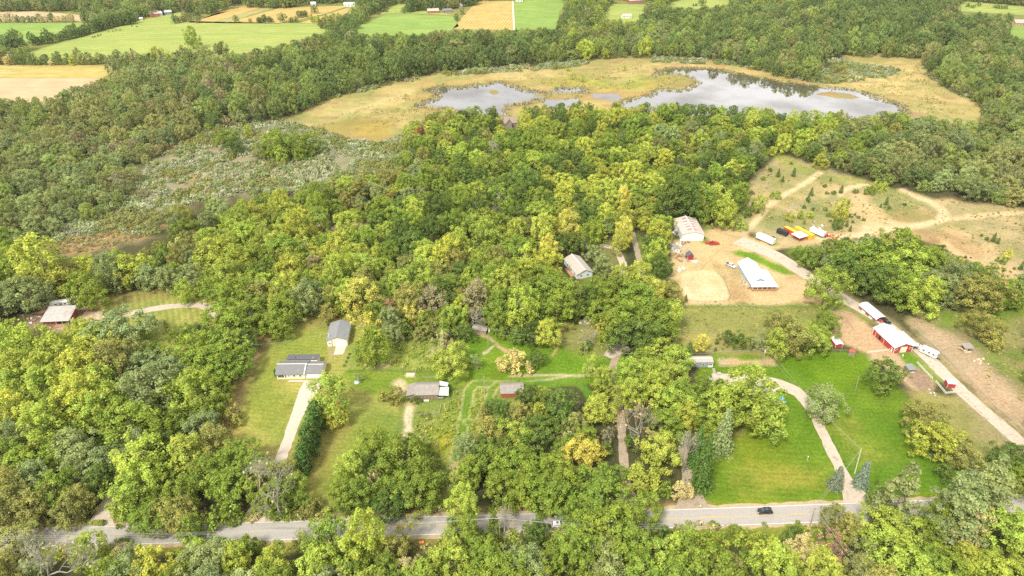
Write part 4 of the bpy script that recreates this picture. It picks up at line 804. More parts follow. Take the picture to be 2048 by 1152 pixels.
row([(815,24),(850,20),(900,18),(960,8)], 24, 13, 20, ['df', 'df', 'of']); far_tree('oak', 924, 29, 12, 'of'); far_tree('oak', 913, 41, 11, 'df'); far_tree('oak', 807, 26, 9, 'df')
for x, y in ((757, 29), (766, 24), (773, 24)): far_tree('bush', x, y, 7, 'df')
row([(1192,20),(1213,15)], 2, 14, 18, ['of', 'df']); far_tree('oak', 1404, 12, 13, 'df'); row([(1385,12),(1395,12)], 2, 4, 6, ['df'], ('bush',))
for x, y in ((1935, 14), (1945, 16), (1956, 12), (1990, 16), (1997, 17), (2010, 18)): far_tree('bush', x, y, random.uniform(6, 10), 'df')
far_tree('oak', 1290, 24, 10, 'mf')
# island of trees in the swamp, and saplings at its rim
for x, y, w, k in [(548,285,60,'mg'),(580,290,45,'mg'),(520,300,34,'ol'),(610,285,50,'mg'),(635,290,34,'gy'),(455,275,40,'mg'),(470,290,30,'dg'),(440,262,22,'ol'),(495,262,20,'yg'),(415,255,14,'lg'),(535,305,20,'yg'),(560,305,30,'lg'),(600,308,26,'mg')]: T('oak' if w > 30 else 'maple', x, y, w, k, .8)
for x, y, w, k in [(1145,148,16,'yg'),(1165,155,14,'yg'),(1250,135,11,'lg'),(828,150,9,'lg'),(1135,135,10,'lg'),(962,132,10,'lg')]: T('sparse', x, y, w, k, .9)
T('oak', 838, 266, 26, 'rd', .8); T('bare', 985, 297, 34, 'sc'); T('oak', 900, 335, 10, 'rd'); T('oak', 892, 342, 12, 'og'); T('oak', 1293, 82, 14, 'rd'); T('oak', 1245, 85, 10, 'og'); T('oak', 1680, 73, 12, 'pk'); T('oak', 1885, 95, 14, 'br'); T('oak', 200, 300, 12, 'og'); T('oak', 288, 385, 24, 'br')

# ------------------------------------------------------------------ woodland: where open ground is seen no tree stands in the way
OPEN = [
 [(60,600),(190,596),(300,583),(400,578),(415,590),(428,640),(385,650),(335,690),(310,690),(290,640),(180,655),(60,665)],
 [(440,850),(462,800),(478,745),(503,690),(520,660),(560,645),(660,640),(700,640),(710,690),(880,690),(940,690),(950,668),(990,662),(1000,690),(1110,690),(1130,645),(1210,660),(1240,690),(1240,745),(1170,790),(1060,770),(960,800),(935,870),(905,970),(830,870),(790,860),(740,860),(700,880),(660,905),(620,975),(590,960),(560,908),(500,900)],
 [(555,905),(640,800),(690,780),(640,980),(610,985)],
 [(1365,606),(1660,600),(1690,600),(1740,620),(1800,660),(1860,715),(1890,760),(2060,895),(2060,930),(1960,945),(1890,960),(1870,1005),(1400,1015),(1430,880),(1470,850),(1560,860),(1580,830),(1560,780),(1430,745),(1350,745),(1350,710),(1400,700),(1365,690)],
 [(1340,485),(1352,436),(1412,445),(1445,452),(1478,425),(1500,390),(1500,350),(1545,318),(1560,308),(1590,312),(1640,340),(1700,352),(1760,368),(1800,375),(1850,385),(1920,400),(2060,418),(2060,550),(1960,525),(1900,495),(1880,475),(1800,470),(1700,475),(1640,480),(1600,500),(1640,545),(1720,600),(1690,610),(1600,606),(1340,606)],
 [(1810,640),(1880,625),(1910,615),(2060,605),(2060,900),(1950,800),(1860,720),(1780,650)],
 [(1256,470),(1275,462),(1300,545),(1320,580),(1290,580),(1280,545)],[(1118,505),(1145,505),(1190,545),(1205,575),(1150,570),(1120,530)],[(1195,495),(1225,482),(1255,500),(1255,548),(1215,548)],
 # wetland and ponds
 [(560,243),(640,206),(720,184),(800,162),(880,146),(960,137),(1050,130),(1110,125),(1240,118),(1340,116),(1440,121),(1490,136),(1540,152),(1600,161),(1642,165),(1652,150),(1642,120),(1690,113),(1848,118),(1850,150),(1900,180),(1960,215),(1965,240),(1900,235),(1870,232),(1800,222),(1700,222),(1500,212),(1400,208),(1300,204),(1200,204),(1090,206),(1010,212),(900,214),(860,226),(835,240),(800,250),(780,290),(700,290),(640,265)],
 [(300,325),(350,292),(420,262),(560,240),(700,275),(800,280),(790,325),(700,345),(600,365),(500,385),(400,400),(340,410),(300,450),(290,448),(345,455),(340,472),(270,494),(150,512),(40,514),(40,500),(130,465),(230,425),(275,390),(280,350)],
 # far fields
 [(-300,130),(235,132),(200,158),(150,170),(90,192),(-300,215)],[(-300,46),(180,44),(120,75),(60,90),(-300,98)],[(55,118),(60,105),(150,78),(280,38),(360,24),(640,46),(655,62),(560,88),(450,105),(300,112)],
 [(376,46),(440,22),(480,10),(720,8),(700,30),(640,48)],[(-300,20),(170,24),(172,44),(-300,45)],[(700,64),(770,12),(860,5),(905,20),(950,2),(1128,-4),(1112,52),(1020,58),(915,58),(760,66)],[(1205,36),(1222,2),(1295,2),(1285,30),(1260,38)],[(1330,10),(1360,-2),(1460,-2),(1455,9),(1380,16)],
 [(1915,24),(1925,2),(2060,16),(2060,28),(1990,27)],[(2020,66),(2026,40),(2060,38),(2060,68)],[(1005,233),(1035,233),(1038,254),(1005,254)],
 [(-300,1048),(0,1040),(880,1012),(1380,998),(2300,960),(2300,1030),(1900,1042),(1380,1062),(880,1078),(-300,1110)],
 [(192,1060),(205,990),(240,985),(232,1045)],[(1225,1010),(1228,870),(1215,700),(1255,690),(1262,860),(1275,1010)],[(1345,1015),(1350,880),(1385,900),(1400,1015)],
 [(1840,1075),(1930,1068),(2048,1118),(1990,1140),(1860,1100)],[(800,1072),(880,1066),(880,1095),(830,1100)],[(1320,1056),(1650,1046),(1640,1078),(1500,1078),(1330,1078)],
 [(640,452),(700,446),(722,452),(700,462),(650,462)],
]
OPEN = [np.array(p, float) for p in OPEN]; OBB = [(p[:, 0].min(), p[:, 0].max(), p[:, 1].min(), p[:, 1].max()) for p in OPEN]
def is_open(px, py):
    r = np.zeros(len(px), bool)
    for p, b in zip(OPEN, OBB):
        ix = np.nonzero((px > b[0]) & (px < b[1]) & (py > b[2]) & (py < b[3]) & ~r)[0]
        if len(ix): r[ix] = in_poly_px(px[ix], py[ix], p)
    return r
PAL = [  # x, y, palette of the stand, mean crown radius m
 (60,720,'lg lg yg mg lg',4.4),(100,820,'lg lg yg gy',4.6),(100,950,'gy mg ol mg',5),(330,830,'mg gy mg dg',5.4),(400,960,'mg lg mg dg',5.2),
 (60,420,'of gy mf gy of',3.8),(140,370,'of gy mf of gy',3.6),(60,330,'of mf gy of',3.8),(250,330,'of gy mf of br',3.6),(100,260,'mf of gy of',3.9),(250,230,'of mf gy of',3.8),(330,180,'mf of gy df',4.2),(430,200,'df of mf of br',4.4),
 (450,140,'df of mf',4.6),(560,110,'df df mf of',5.2),(620,170,'df mf df mf',5),(760,110,'df df mf',5.2),(900,100,'df df mf of',5.2),(1050,90,'df mf df',5),(1180,90,'mf df of lg',4.8),(1290,100,'of mf mf lg gy',4.4),(1400,60,'df mf df',5),(1550,90,'df mf of',5),(1700,70,'df mf df',5.2),(1800,30,'df df',5.4),(1950,60,'df df of',5.2),
 (1950,160,'mf of df',5),(2000,260,'of mf gy',4.6),(1950,330,'of gy mf of',4.8),(1800,330,'mf gy of df',4.8),(1700,290,'mg ol gy lg',4.4),(1550,270,'mg dg lg yg',4.4),(1400,230,'dg mg dg',4.6),(1400,280,'mg yg lg ol gy',4.2),(1250,250,'mg dg yg',4.4),(1100,230,'dg mg dg',4.6),(1080,300,'mg lg mg yg',4.4),(950,240,'yg mg dg lg',4.2),(900,310,'mg lg ol yg dg',4.0),(850,370,'ol mg gy lg',3.6),
 (700,400,'mg lg ol gy',4.0),(560,400,'mg lg yg mg',4.2),(430,420,'mg gy ol lg',4.2),(330,500,'mg gy ol',4.4),(900,400,'dg mg mg',4.8),(1000,400,'mg dg lg',4.8),(1150,350,'mg dg mg yg',4.8),(1150,420,'mg yg dg',4.6),(1220,360,'yg mg yg',4.2),(1320,380,'mg yg lg',4.2),(1400,390,'mg dg lg',4.2),(1450,330,'mg gy dg yg',3.8),
 (650,520,'lg yg mg lg',4.8),(500,490,'lg mg lg yg',4.8),(800,480,'mg lg mg dg',4.8),(900,560,'mg ol yg lg',4.4),(800,600,'mg ol lg gy',4.2),(1000,540,'yg ol mg lg',4.2),(1120,600,'mg dg mg',5),(1260,620,'mg mg dg',5.2),(30,560,'gy mg mg',5),(250,560,'gy mg yg',4.6),
 (1760,550,'mg dg gy',5),(1960,560,'ol gy mg',4.6),(1000,930,'mg mg dg',5),(1280,850,'mg lg dg',4.4),(500,1100,'lg mg gy',4.8),(900,1100,'mg lg mg',5),(1300,1100,'mg mg gy',5),(1500,1120,'ol lg mg yg',3.8),(1750,1100,'ol lg mg',4.4),(1950,1050,'gy mg lg',5),
]
PALX = np.array([(p[0], p[1]) for p in PAL], float); PALT = [p[2].split() for p in PAL]; PALR = np.array([p[3] for p in PAL])
cell = 7.0; HASH = {}
def hkey(x, y): return (int(x // cell), int(y // cell))
def clash(x, y, r, f):
    cx, cy = hkey(x, y)
    for i in range(-2, 3):
        for j in range(-2, 3):
            for (a, b, q) in HASH.get((cx + i, cy + j), ()):
                if (a - x) ** 2 + (b - y) ** 2 < (f * (r + q)) ** 2: return True
    return False
for t in TREES: HASH.setdefault(hkey(t['x'], t['y']), []).append((t['x'], t['y'], t['r']))
NOBUILD = [(84,650,14),(138,645,10),(600,750,14),(680,690,12),(856,795,12),(1025,790,9),(1152,545,12),(1385,475,14),(1380,455,12),(1520,570,15),(1757,635,10),(1795,695,14),(1397,730,9),(1022,246,12),(1520,795,8)]
NB = [(G(a, b)[0], G(a, b)[1], r) for a, b, r in NOBUILD]
cand = []
ys = 110.0
Yc = []; 
y = 100.0
while y < 1750:
    st = 4.4 if y < 330 else (5.0 if y < 700 else 6.0); xs = np.arange(-0.98 * (y * CP + CAM_H * SP) , 0.98 * (y * CP + CAM_H * SP), st)
    cand.append(np.stack([xs + RNG.uniform(-.5, .5, len(xs)) * st, y + RNG.uniform(-.5, .5, len(xs)) * st], 1)); y += st
cand = np.concatenate(cand); RNG.shuffle(cand)
P3 = np.concatenate([cand, np.zeros((len(cand), 1))], 1); cpx, cpy = PXA(P3)
jx = cpx + RNG.normal(0, 28, len(cand)); jy = cpy + RNG.normal(0, 11, len(cand))
pid = np.argmin(((jx[:, None] - PALX[None, :, 0]) ** 2 + 3.2 * (jy[:, None] - PALX[None, :, 1]) ** 2), 1)
crad = PALR[pid] * RNG.uniform(.68, 1.28, len(cand)); small = RNG.random(len(cand)) < .18; crad[small] *= .6; crad *= 1.27
chgt = crad * RNG.uniform(1.75, 2.4, len(cand))
stand = fbm(cand[:, 0], cand[:, 1], 60, 3, 4.0); chgt *= 0.8 + .4 * stand; chgt *= np.where(cpy < 250, 1.28, 1.0)
bad = is_open(cpx, cpy)
wpx = crad * FPX / np.maximum(5, P3[:, 1] * CP + CAM_H * SP)
for zf, xo in ((1.0, 0), (.6, 0), (.6, .8), (.6, -.8), (.85, .5), (.85, -.5), (.25, .7), (.25, -.7)):
    Q = P3.copy(); Q[:, 2] = chgt * zf; qx, qy = PXA(Q); bad |= is_open(qx + xo * wpx, qy)
south = (cpy > 1060) & (cpy < 1500)
n_auto = 0
for i in np.nonzero(~bad)[0]:
    x, y = cand[i]; r = crad[i]
    if any((x - a) ** 2 + (y - b) ** 2 < (q + r * .5) ** 2 for a, b, q in NB): continue
    near = cpy[i] > 520
    if clash(x, y, r, .56 if near else .70): continue
    HASH.setdefault(hkey(x, y), []).append((x, y, r)); n_auto += 1
    pal = PALT[pid[i]]; tk = pal[int(RNG.random() * len(pal))]; u = RNG.random()
    kind = 'oak' if u < (.62 if pid[i] > 8 else .5) else ('maple' if u < .92 else ('sparse' if u < .955 else 'poplar'))
    if r < 2.2: kind = 'bush' if u < .4 else 'maple'
    v = int(RNG.random() * len(PROTO[kind])); P = PROTO[kind][v]; s = r / P['r']
    TREES.append(dict(kind=kind, v=v, x=x, y=y, s=s, hs=min(chgt[i] / P['h'], s * 1.7), r=r, rz=RNG.random() * 6.28, tk=tk, tint=tint(tk, .24), px=cpx[i], py=cpy[i] - wpx[i], w=2 * wpx[i], label=None, auto=True))
print('auto trees', n_auto, 'all', len(TREES))

def scatter(name, label, pts, pick, scl, rz, tints, kinds):
    """one mass of vegetation: a point mesh whose points carry plant instances"""
    pc = bpy.data.collections.new(name + '_plants'); order = []
    for k in kinds:
        for v, P in enumerate(PROTO[k]):
            o = bpy.data.objects.new('p%03d' % len(order), P['whole']); pc.objects.link(o); order.append((k, v))
    lut = {kv: i for i, kv in enumerate(order)}
    me = bpy.data.meshes.new(name); me.vertices.add(len(pts)); me.vertices.foreach_set('co', np.asarray(pts, np.float32).ravel())
    def at(n, ty, key, arr):
        a = me.attributes.new(n, ty, 'POINT'); a.data.foreach_set(key, np.ascontiguousarray(arr).ravel())
    at('pick', 'INT', 'value', np.array([lut[p] for p in pick], np.int32)); at('scl', 'FLOAT_VECTOR', 'vector', np.asarray(scl, np.float32))
    at('rot', 'FLOAT_VECTOR', 'vector', np.stack([np.zeros(len(rz)), np.zeros(len(rz)), rz], 1).astype(np.float32))
    at('tint', 'FLOAT_COLOR', 'color', np.concatenate([np.asarray(tints), np.ones((len(tints), 1))], 1).astype(np.float32))
    o = link(name, me); ng = bpy.data.node_groups.new(name, 'GeometryNodeTree')
    ng.interface.new_socket('Geometry', in_out='INPUT', socket_type='NodeSocketGeometry'); ng.interface.new_socket('Geometry', in_out='OUTPUT', socket_type='NodeSocketGeometry')
    N, L = ng.nodes, ng.links; gi = N.new('NodeGroupInput'); go = N.new('NodeGroupOutput'); iop = N.new('GeometryNodeInstanceOnPoints'); ci = N.new('GeometryNodeCollectionInfo')
    ci.inputs['Collection'].default_value = pc; ci.inputs['Separate Children'].default_value = True; ci.inputs['Reset Children'].default_value = True
    def na(n, ty):
        q = N.new('GeometryNodeInputNamedAttribute'); q.data_type = ty; q.inputs['Name'].default_value = n
        return [s for s in q.outputs if s.enabled and s.name == 'Attribute'][0]
    L.new(gi.outputs[0], iop.inputs['Points']); L.new(ci.outputs[0], iop.inputs['Instance']); iop.inputs['Pick Instance'].default_value = True
    L.new(na('pick', 'INT'), iop.inputs['Instance Index']); L.new(na('rot', 'FLOAT_VECTOR'), iop.inputs['Rotation']); L.new(na('scl', 'FLOAT_VECTOR'), iop.inputs['Scale'])
    L.new(iop.outputs[0], go.inputs[0]); md = o.modifiers.new('plants', 'NODES'); md.node_group = ng
    return tag(o, label, None, None, 'stuff')

# ------------------------------------------------------------------ single trees and bushes: the largest in view stand alone, the rest is one wood
CONIF = ('spruce', 'cedar', 'pine', 'arborvitae')
LM = [ # landmarks for the descriptions
 (60,1090,'south of the road at its west end'),(200,1100,'south of the road facing the western drive'),(350,1060,'south of the road, hiding part of it'),(450,1110,'south of the road past the western drive'),(600,1110,'south of the road opposite the dead tree'),(740,1090,'south of the road, opposite the concrete driveway'),(830,1110,'south of the road by the orange sign'),
 (930,1060,'south of the road west of the pole'),(1010,1100,'around the roadside pole and snag'),(1110,1030,'overhanging the road by the white car'),(1220,1050,'overhanging the road east of the white car'),(1340,1090,'south of the road by the weedy verge'),(1450,1100,'in the brush south of the road'),(1580,1100,'below the road west of the crossarm pole'),(1690,1070,'by the wires south of the road'),(1800,1090,'south of the road below the blue spruces'),(1930,1010,'at the east end of the road'),(1960,1110,'in the south-east corner wood'),
 (2025,930,'beside the lane end in the east'),(1880,880,'along the east edge of the big lawn'),(1700,950,'flanking the lawn driveway by the road'),(1652,805,'alone on the big lawn'),(1480,810,'shading the house on the big lawn'),(1410,920,'at the west corner of the big lawn'),(1350,880,'between the two gravel drives'),
 (790,930,'between the road and the weedy field'),(720,950,'by the lawn end near the road'),(1000,840,'in the grove below the red shed'),(1110,820,'in the grove east of the red shed'),(1040,945,'in the dense stand north of the road'),(1160,930,'in the stand beside the gravel lane'),(1280,830,'east of the gravel lane'),(1330,760,'east of the lane by the grey mobile home'),
 (662,800,'beside the ranch house garage'),(783,790,'west of the weathered barn'),(840,790,'against the weathered barn'),(280,800,'in the deep west wood'),(400,850,'at the wood edge of the ranch lawn'),(470,920,'in the wood below the ranch lawn'),(270,960,'beside the western gravel drive'),(80,860,'in the far west wood'),(100,1000,'west of the western gravel drive'),(550,940,'by the foot of the concrete driveway'),
 (80,700,'below the old grey house'),(180,740,'in the pale maples below the old grey house'),(239,650,'in front of the striped lawn'),(360,680,'at the east end of the striped lawn'),(440,690,'in the tree belt west of the ranch house'),(60,560,'behind the old grey house'),(250,550,'behind the striped lawn'),(400,560,'at the top of the striped lawn'),(480,560,'in the wood north of the ranch lawn'),(565,630,'at the top corner of the ranch lawn'),(620,560,'in the wood behind the cream garage'),
 (735,640,'beside the cream garage'),(820,610,'in the wood north of the meadow'),(900,640,'at the north edge of the meadow'),(940,560,'in the middle wood'),(1000,470,'in the wood west of the pale blue house'),(1130,470,'behind the pale blue house'),(1190,520,'beside the pale blue house'),(1250,440,'lining the north lane'),(1316,480,'between the lane and the white pole barn'),(1100,600,'in the stand below the pale blue house'),(1260,610,'in the oak clump above the glade'),(1330,620,'at the pasture edge of the oak clump'),
 (1180,670,'on the glade by the dead white tree'),(1050,720,'on the garden glade'),(902,715,'on the meadow by the utility pole'),(1200,745,'on the glade beside the lane'),(1310,720,'west of the grey mobile home'),(1630,510,'at the bend of the farm lane'),(1656,568,'beside the blue farmhouse lane'),(1780,560,'in the big farm clump by the lane'),(1960,580,'in the clump above the east paddock'),(1970,660,'in the east paddock'),(1600,660,'in the clump by the small red shed'),(1450,680,'in the horse pasture'),(1771,750,'beside the red barn yard'),(1400,690,'above the grey mobile home'),
 (1410,410,'behind the white pole barn'),(1520,410,'on the dry slope north of the trailers'),(1610,430,'in the scrub behind the containers'),(1690,420,'in the dry field by the sand track'),(1750,375,'at the top of the dry field'),(1990,510,'in the sandy east field'),(1550,350,'high on the dry slope'),
 (560,290,'on the island in the grey swamp'),(455,270,'at the west rim of the swamp'),(388,80,'alone in the far green pasture'),(900,300,'in the wood below the marsh pond'),(1150,145,'on the golden marsh'),(1300,90,'in the far wood above the pond'),(200,110,'in the hedgerow below the cattle pasture'),(120,75,'in the hedgerow along the cattle pasture'),(60,40,'in the far north-west hedges'),(550,40,'in the tree row by the golden crop'),(850,20,'by the far red roofed house'),(1960,15,'in the far north-east meadow'),(700,40,'in the hedge between green fields'),
 (300,390,'at the south edge of the swamp'),
]
LMX = np.array([(l[0], l[1]) for l in LM], float)
KW = dict(oak='broad tree', maple='oval tree', poplar='tall slim tree', sparse='thin-leaved tree', bush='round bush', willow='willow tree', spruce='conical spruce', cedar='small cedar', pine='ragged pine', arborvitae='column evergreen', bare='bare dead tree')
for t in TREES:
    t['cat'] = 'bush' if t['kind'] == 'bush' else ('evergreen' if t['kind'] in CONIF else 'tree'); t['inv'] = -20 < t['px'] < 2068 and -10 < t['py'] < 1175
def rank(t): return t['w'] * (1.25 if not t['auto'] else 1.0)
solo = sorted([t for t in TREES if t['cat'] == 'tree' and t['inv']], key=rank, reverse=True)[:300]
solo += sorted([t for t in TREES if t['cat'] == 'bush' and t['inv'] and not t['auto']], key=rank, reverse=True)[:120]
solo += [t for t in TREES if t['cat'] == 'evergreen' and t['inv']][:200]
for t in solo: t['solo'] = True
ORD = ['first', 'second', 'third', 'fourth', 'fifth', 'sixth', 'seventh', 'eighth', 'ninth', 'tenth', 'eleventh', 'twelfth', 'thirteenth', 'fourteenth', 'fifteenth', 'sixteenth', 'seventeenth', 'eighteenth', 'nineteenth', 'twentieth']
groups = {}
for t in solo:
    k = int(np.argmin((LMX[:, 0] - t['px']) ** 2 + (1.4 * (LMX[:, 1] - t['py'])) ** 2)); t['k'] = k
    size = 'large ' if t['w'] > 78 else ''
    noun = KW[t['kind']]; cw = CWORD[t['tk']]
    if t['kind'] == 'bare': base = 'bare dead tree with grey limbs ' + LM[k][2]
    else: base = f'{size}{cw} {noun} {LM[k][2]}'
    t['base'] = base.replace(',', ''); groups.setdefault(t['base'], []).append(t)
for b, ts in groups.items():
    ts.sort(key=lambda t: t['px'])
    for i, t in enumerate(ts):
        if len(ts) == 1: t['lab'] = b
        elif len(ts) == 2: t['lab'] = b + (' further left' if i == 0 else ' further right')
        else: t['lab'] = b + (' leftmost' if i == 0 else (' rightmost' if i == len(ts) - 1 else f' {ORD[min(i, 19)]} from left'))
NAME = dict(oak='broadleaf_tree', maple='broadleaf_tree', poplar='poplar_tree', sparse='thin_tree', bush='bush', willow='willow_tree', spruce='spruce_tree', cedar='cedar_tree', pine='pine_tree', arborvitae='arborvitae_tree', bare='dead_tree')
GRP = dict(tree='trees standing in the woods and yards', bush='bushes on open ground and wood edges', evergreen='evergreens in yards and fields')
for t in solo:
    P = PROTO[t['kind']][t['v']]
    e = empty(NAME[t['kind']], (t['x'], t['y'], 0), t['rz'], t['lab'], t['cat'], GRP[t['cat']]); e.scale = (t['s'], t['s'], t['hs'])
    tr = link('trunk', P['trunk'], e)
    c = link('foliage' if t['kind'] == 'bare' else 'crown', P['crown'], e); c['tint'] = t['tint']
rest = [t for t in TREES if not t.get('solo')]
scatter('woodland', 'dense mixed early autumn woodland covering the land in between', [(t['x'], t['y'], 0) for t in rest], [(t['kind'], t['v']) for t in rest], [(t['s'], t['s'], t['hs']) for t in rest], np.array([t['rz'] for t in rest]), [t['tint'] for t in rest], ('oak', 'maple', 'poplar', 'sparse', 'bush', 'willow', 'spruce', 'cedar', 'pine', 'arborvitae', 'bare'))
print('solo', len(solo), 'rest', len(rest))

# ------------------------------------------------------------------ low growth: swamp scrub, meadow weeds, understorey
def mass(name, label, polys, kind, spacing, slo, shi, tks, jit=.15, gate=None, rim=None):
    pts = []; 
    for poly in polys:
        W = GA(poly); lo, hi = W.min(0), W.max(0); n = int((hi[0] - lo[0]) * (hi[1] - lo[1]) / spacing ** 2)
        if rim:
            q = RNG.uniform(lo - rim, hi + rim, (n * 2, 2)); dd = sdf_poly(q[:, 0], q[:, 1], W) + (fbm(q[:, 0], q[:, 1], 22, 4, 3.0) - .5) * 16; pts.append(q[(dd > -3.5) & (dd < rim)]); continue
        q = RNG.uniform(lo, hi, (n, 2)); q = q[sdf_poly(q[:, 0], q[:, 1], W) + (fbm(q[:, 0], q[:, 1], 10, 3) - .5) * 8 < 0]
        if gate: q = q[fbm(q[:, 0], q[:, 1], gate[0], 3, 7.0) > gate[1]]
        pts.append(q)
    q = np.concatenate(pts); n = len(q); nb = np.ones(n, bool)
    if 'marsh' in name:
        for p in POND: nb &= sdf_poly(q[:, 0], q[:, 1], GA(p)) > -1.0
    for a, b, r in NB: nb &= (q[:, 0] - a) ** 2 + (q[:, 1] - b) ** 2 > (r * .75) ** 2
    q = q[nb]; n = len(q); pick = [(kind, int(v)) for v in RNG.integers(0, len(PROTO[kind]), n)]
    s = RNG.uniform(slo, shi, n) * (.75 + .5 * fbm(q[:, 0], q[:, 1], 14, 2, 1.0)); cl = fbm(q[:, 0], q[:, 1], 16, 3, 8.0)
    tk = [tks[min(len(tks) - 1, int(max(0, (c - .25) * 2 + RNG.normal(0, .13)) * len(tks)))] for c in cl]
    scatter(name, label, np.concatenate([q, np.zeros((n, 1))], 1), pick, np.stack([s, s, s * RNG.uniform(.8, 1.2, n) * (.7 if kind == 'scrub' else 1)], 1), RNG.uniform(0, 6.28, n), [tint(k, jit) for k in tk], (kind,)); print(name, n)
mass('swamp_scrub', 'grey-green willow scrub filling the swamp', [
  [(290,335),(420,258),(560,238),(640,262),(760,290),(830,262),(850,300),(800,350),(600,385),(500,390),(380,408),(320,445),(330,470),(150,470),(60,505),(30,500),(200,430),(260,370)]], 'scrub', 2.2, .7, 1.7, ['sc', 'gy', 'sc', 'gy', 'ol', 'of'], gate=(16, .33))
mass('swamp_sedge', 'rust and straw coloured sedge between the swamp scrub', [[(310,350),(480,330),(580,340),(570,366),(470,376),(370,372)],[(60,505),(120,478),(200,446),(345,443),(275,482),(140,508)],[(320,280),(430,258),(560,245),(560,270),(440,285),(340,308)]], 'weed', 1.7, .7, 1.5, ['br', 'ta', 'br', 'ol', 'br'], gate=(10, .30))
mass('marsh_scrub', 'dull grey willow scrub fringing the golden marsh', [
  [(560,238),(650,200),(780,172),(860,156),(960,148),(1100,140),(1180,128),(1180,118),(1000,136),(860,146),(700,185),(580,225)],
  [(1290,124),(1460,130),(1560,152),(1650,168),(1760,160),(1800,140),(1700,125),(1660,110),(1640,150),(1560,138),(1450,122),(1300,114)],
  [(1840,122),(1855,150),(1900,180),(1965,215),(1990,250),(2010,240),(1990,205),(1920,175),(1870,140)]], 'scrub', 2.7, .9, 1.9, ['gy', 'sc', 'gy', 'ol'], gate=(20, .36))
mass('meadow_weeds', 'tall pale weeds and goldenrod in the unmown meadow', [
  [(836,815),(925,778),(917,880),(905,1005),(834,1005),(830,900)],[(700,692),(760,686),(870,682),(930,692),(950,738),(720,742)],[(945,775),(985,772),(965,830),(940,838)],[(1000,775),(1045,800),(990,850),(950,860),(940,900),(930,910),(940,850),(975,830)]], 'weed', 1.6, .5, 1.3, ['lg', 'lg', 'yg', 'lg', 'pa', 'mg'])
mass('dry_weeds', 'sparse tufts and seedlings over the sandy dry fields', [
  [(1450,452),(1510,355),(1555,312),(1700,356),(1880,402),(2060,420),(2060,550),(1880,480),(1750,470),(1640,478),(1560,470)],[(1345,608),(1660,604),(1655,690),(1430,702),(1350,695)],[(1840,645),(1900,625),(2060,610),(2060,860),(1960,780)]], 'weed', 2.6, .3, .9, ['ol', 'ta', 'pa', 'ta', 'ol', 'pa'], gate=(12, .48))
mass('marsh_reeds', 'golden sedge tussocks over the marsh', [
  [(600,258),(700,225),(800,192),(880,168),(1000,158),(1240,130),(1450,135),(1420,140),(1300,185),(1200,190),(1000,215),(860,230),(790,250),(700,280)],[(1700,125),(1840,125),(1860,165),(1950,225),(1870,235),(1780,200),(1720,180)]], 'weed', 2.6, .4, 1.0, ['ta', 'pa', 'ol', 'ta'], gate=(18, .46))
mass('shore_sedge', 'rusty sedge and reeds rimming the pond shallows', POND[:3], 'weed', 2.4, .5, 1.3, ['ta', 'br', 'ol', 'pa', 'br'], gate=(14, .40), rim=5)
mass('verge_weeds', 'weeds and brambles along the road verges', [
  [(0,1094),(480,1083),(880,1068),(1380,1054),(1900,1036),(2048,1030),(2048,1060),(1640,1075),(1300,1080),(880,1095),(0,1120)],[(0,1030),(190,1030),(480,1020),(880,1010),(1230,1000),(1230,1018),(880,1032),(480,1046),(0,1058)]], 'weed', 1.7, .7, 1.9, ['ol', 'mg', 'lg', 'pa', 'br', 'mg'], gate=(9, .42))

# ------------------------------------------------------------------ haze: thin even summer air round the whole place
hv = bpy.data.materials.new('haze'); hv.use_nodes = True; hv.node_tree.nodes.clear()
ho = hv.node_tree.nodes.new('ShaderNodeOutputMaterial'); hp = hv.node_tree.nodes.new('ShaderNodeVolumePrincipled')
hp.inputs['Color'].default_value = (0.90, 0.95, 1.0, 1); hp.inputs['Density'].default_value = HAZE; hp.inputs['Anisotropy'].default_value = 0.2
hv.node_tree.links.new(hp.outputs[0], ho.inputs['Volume'])
hb = mesh_np('haze', [(x, y, z) for z in (-2.5, 192) for y in (-3400, 7600) for x in (-21000, 21000)], [(0, 2, 3, 1), (4, 5, 7, 6), (0, 1, 5, 4), (2, 6, 7, 3), (0, 4, 6, 2), (1, 3, 7, 5)], (hv,))
tag(link('haze', hb), 'thin pale haze softening the far woods', None, None, 'stuff')

# ================================================================== BUILDINGS
mat('cream_siding', (0.78, 0.72, 0.58), 0.7, nscale=.5, namt=.05); mat('white_metal', (0.80, 0.80, 0.79), 0.45, nscale=.4, namt=.05, spec=.4)
mat('white_roof', (0.74, 0.74, 0.735), 0.45, nscale=.35, namt=.08, spec=.4, bands=(3.2, .05, 90))
mat('white_paint', (0.78, 0.77, 0.74), 0.6, nscale=.6, namt=.06); mat('shingle_grey', (0.20, 0.20, 0.205), 0.9, nscale=3, namt=.22, streak=((.26, .255, .25), .4, .6))
mat('shingle_dark', (0.125, 0.13, 0.145), 0.9, nscale=3, namt=.2); mat('metal_grey', (0.235, 0.243, 0.25), 0.5, nscale=.5, namt=.12, spec=.4, streak=((.29, .30, .305), .8, .58, (1, .15, 1)))
mat('shingle_tan', (0.42, 0.385, 0.34), 0.9, nscale=3, namt=.18); mat('weathered', (0.30, 0.255, 0.205), 0.9, nscale=2, namt=.3, bump=.02, bscale=6); mat('tin_old', (0.30, 0.27, 0.245), 0.7, nscale=.8, namt=.2, streak=((.31, .23, .18), .5, .56, (1, .2, 1)))
mat('tin_pale', (0.43, 0.41, 0.39), 0.7, nscale=.8, namt=.2, streak=((.33, .28, .24), .4, .58, (1, .2, 1)))
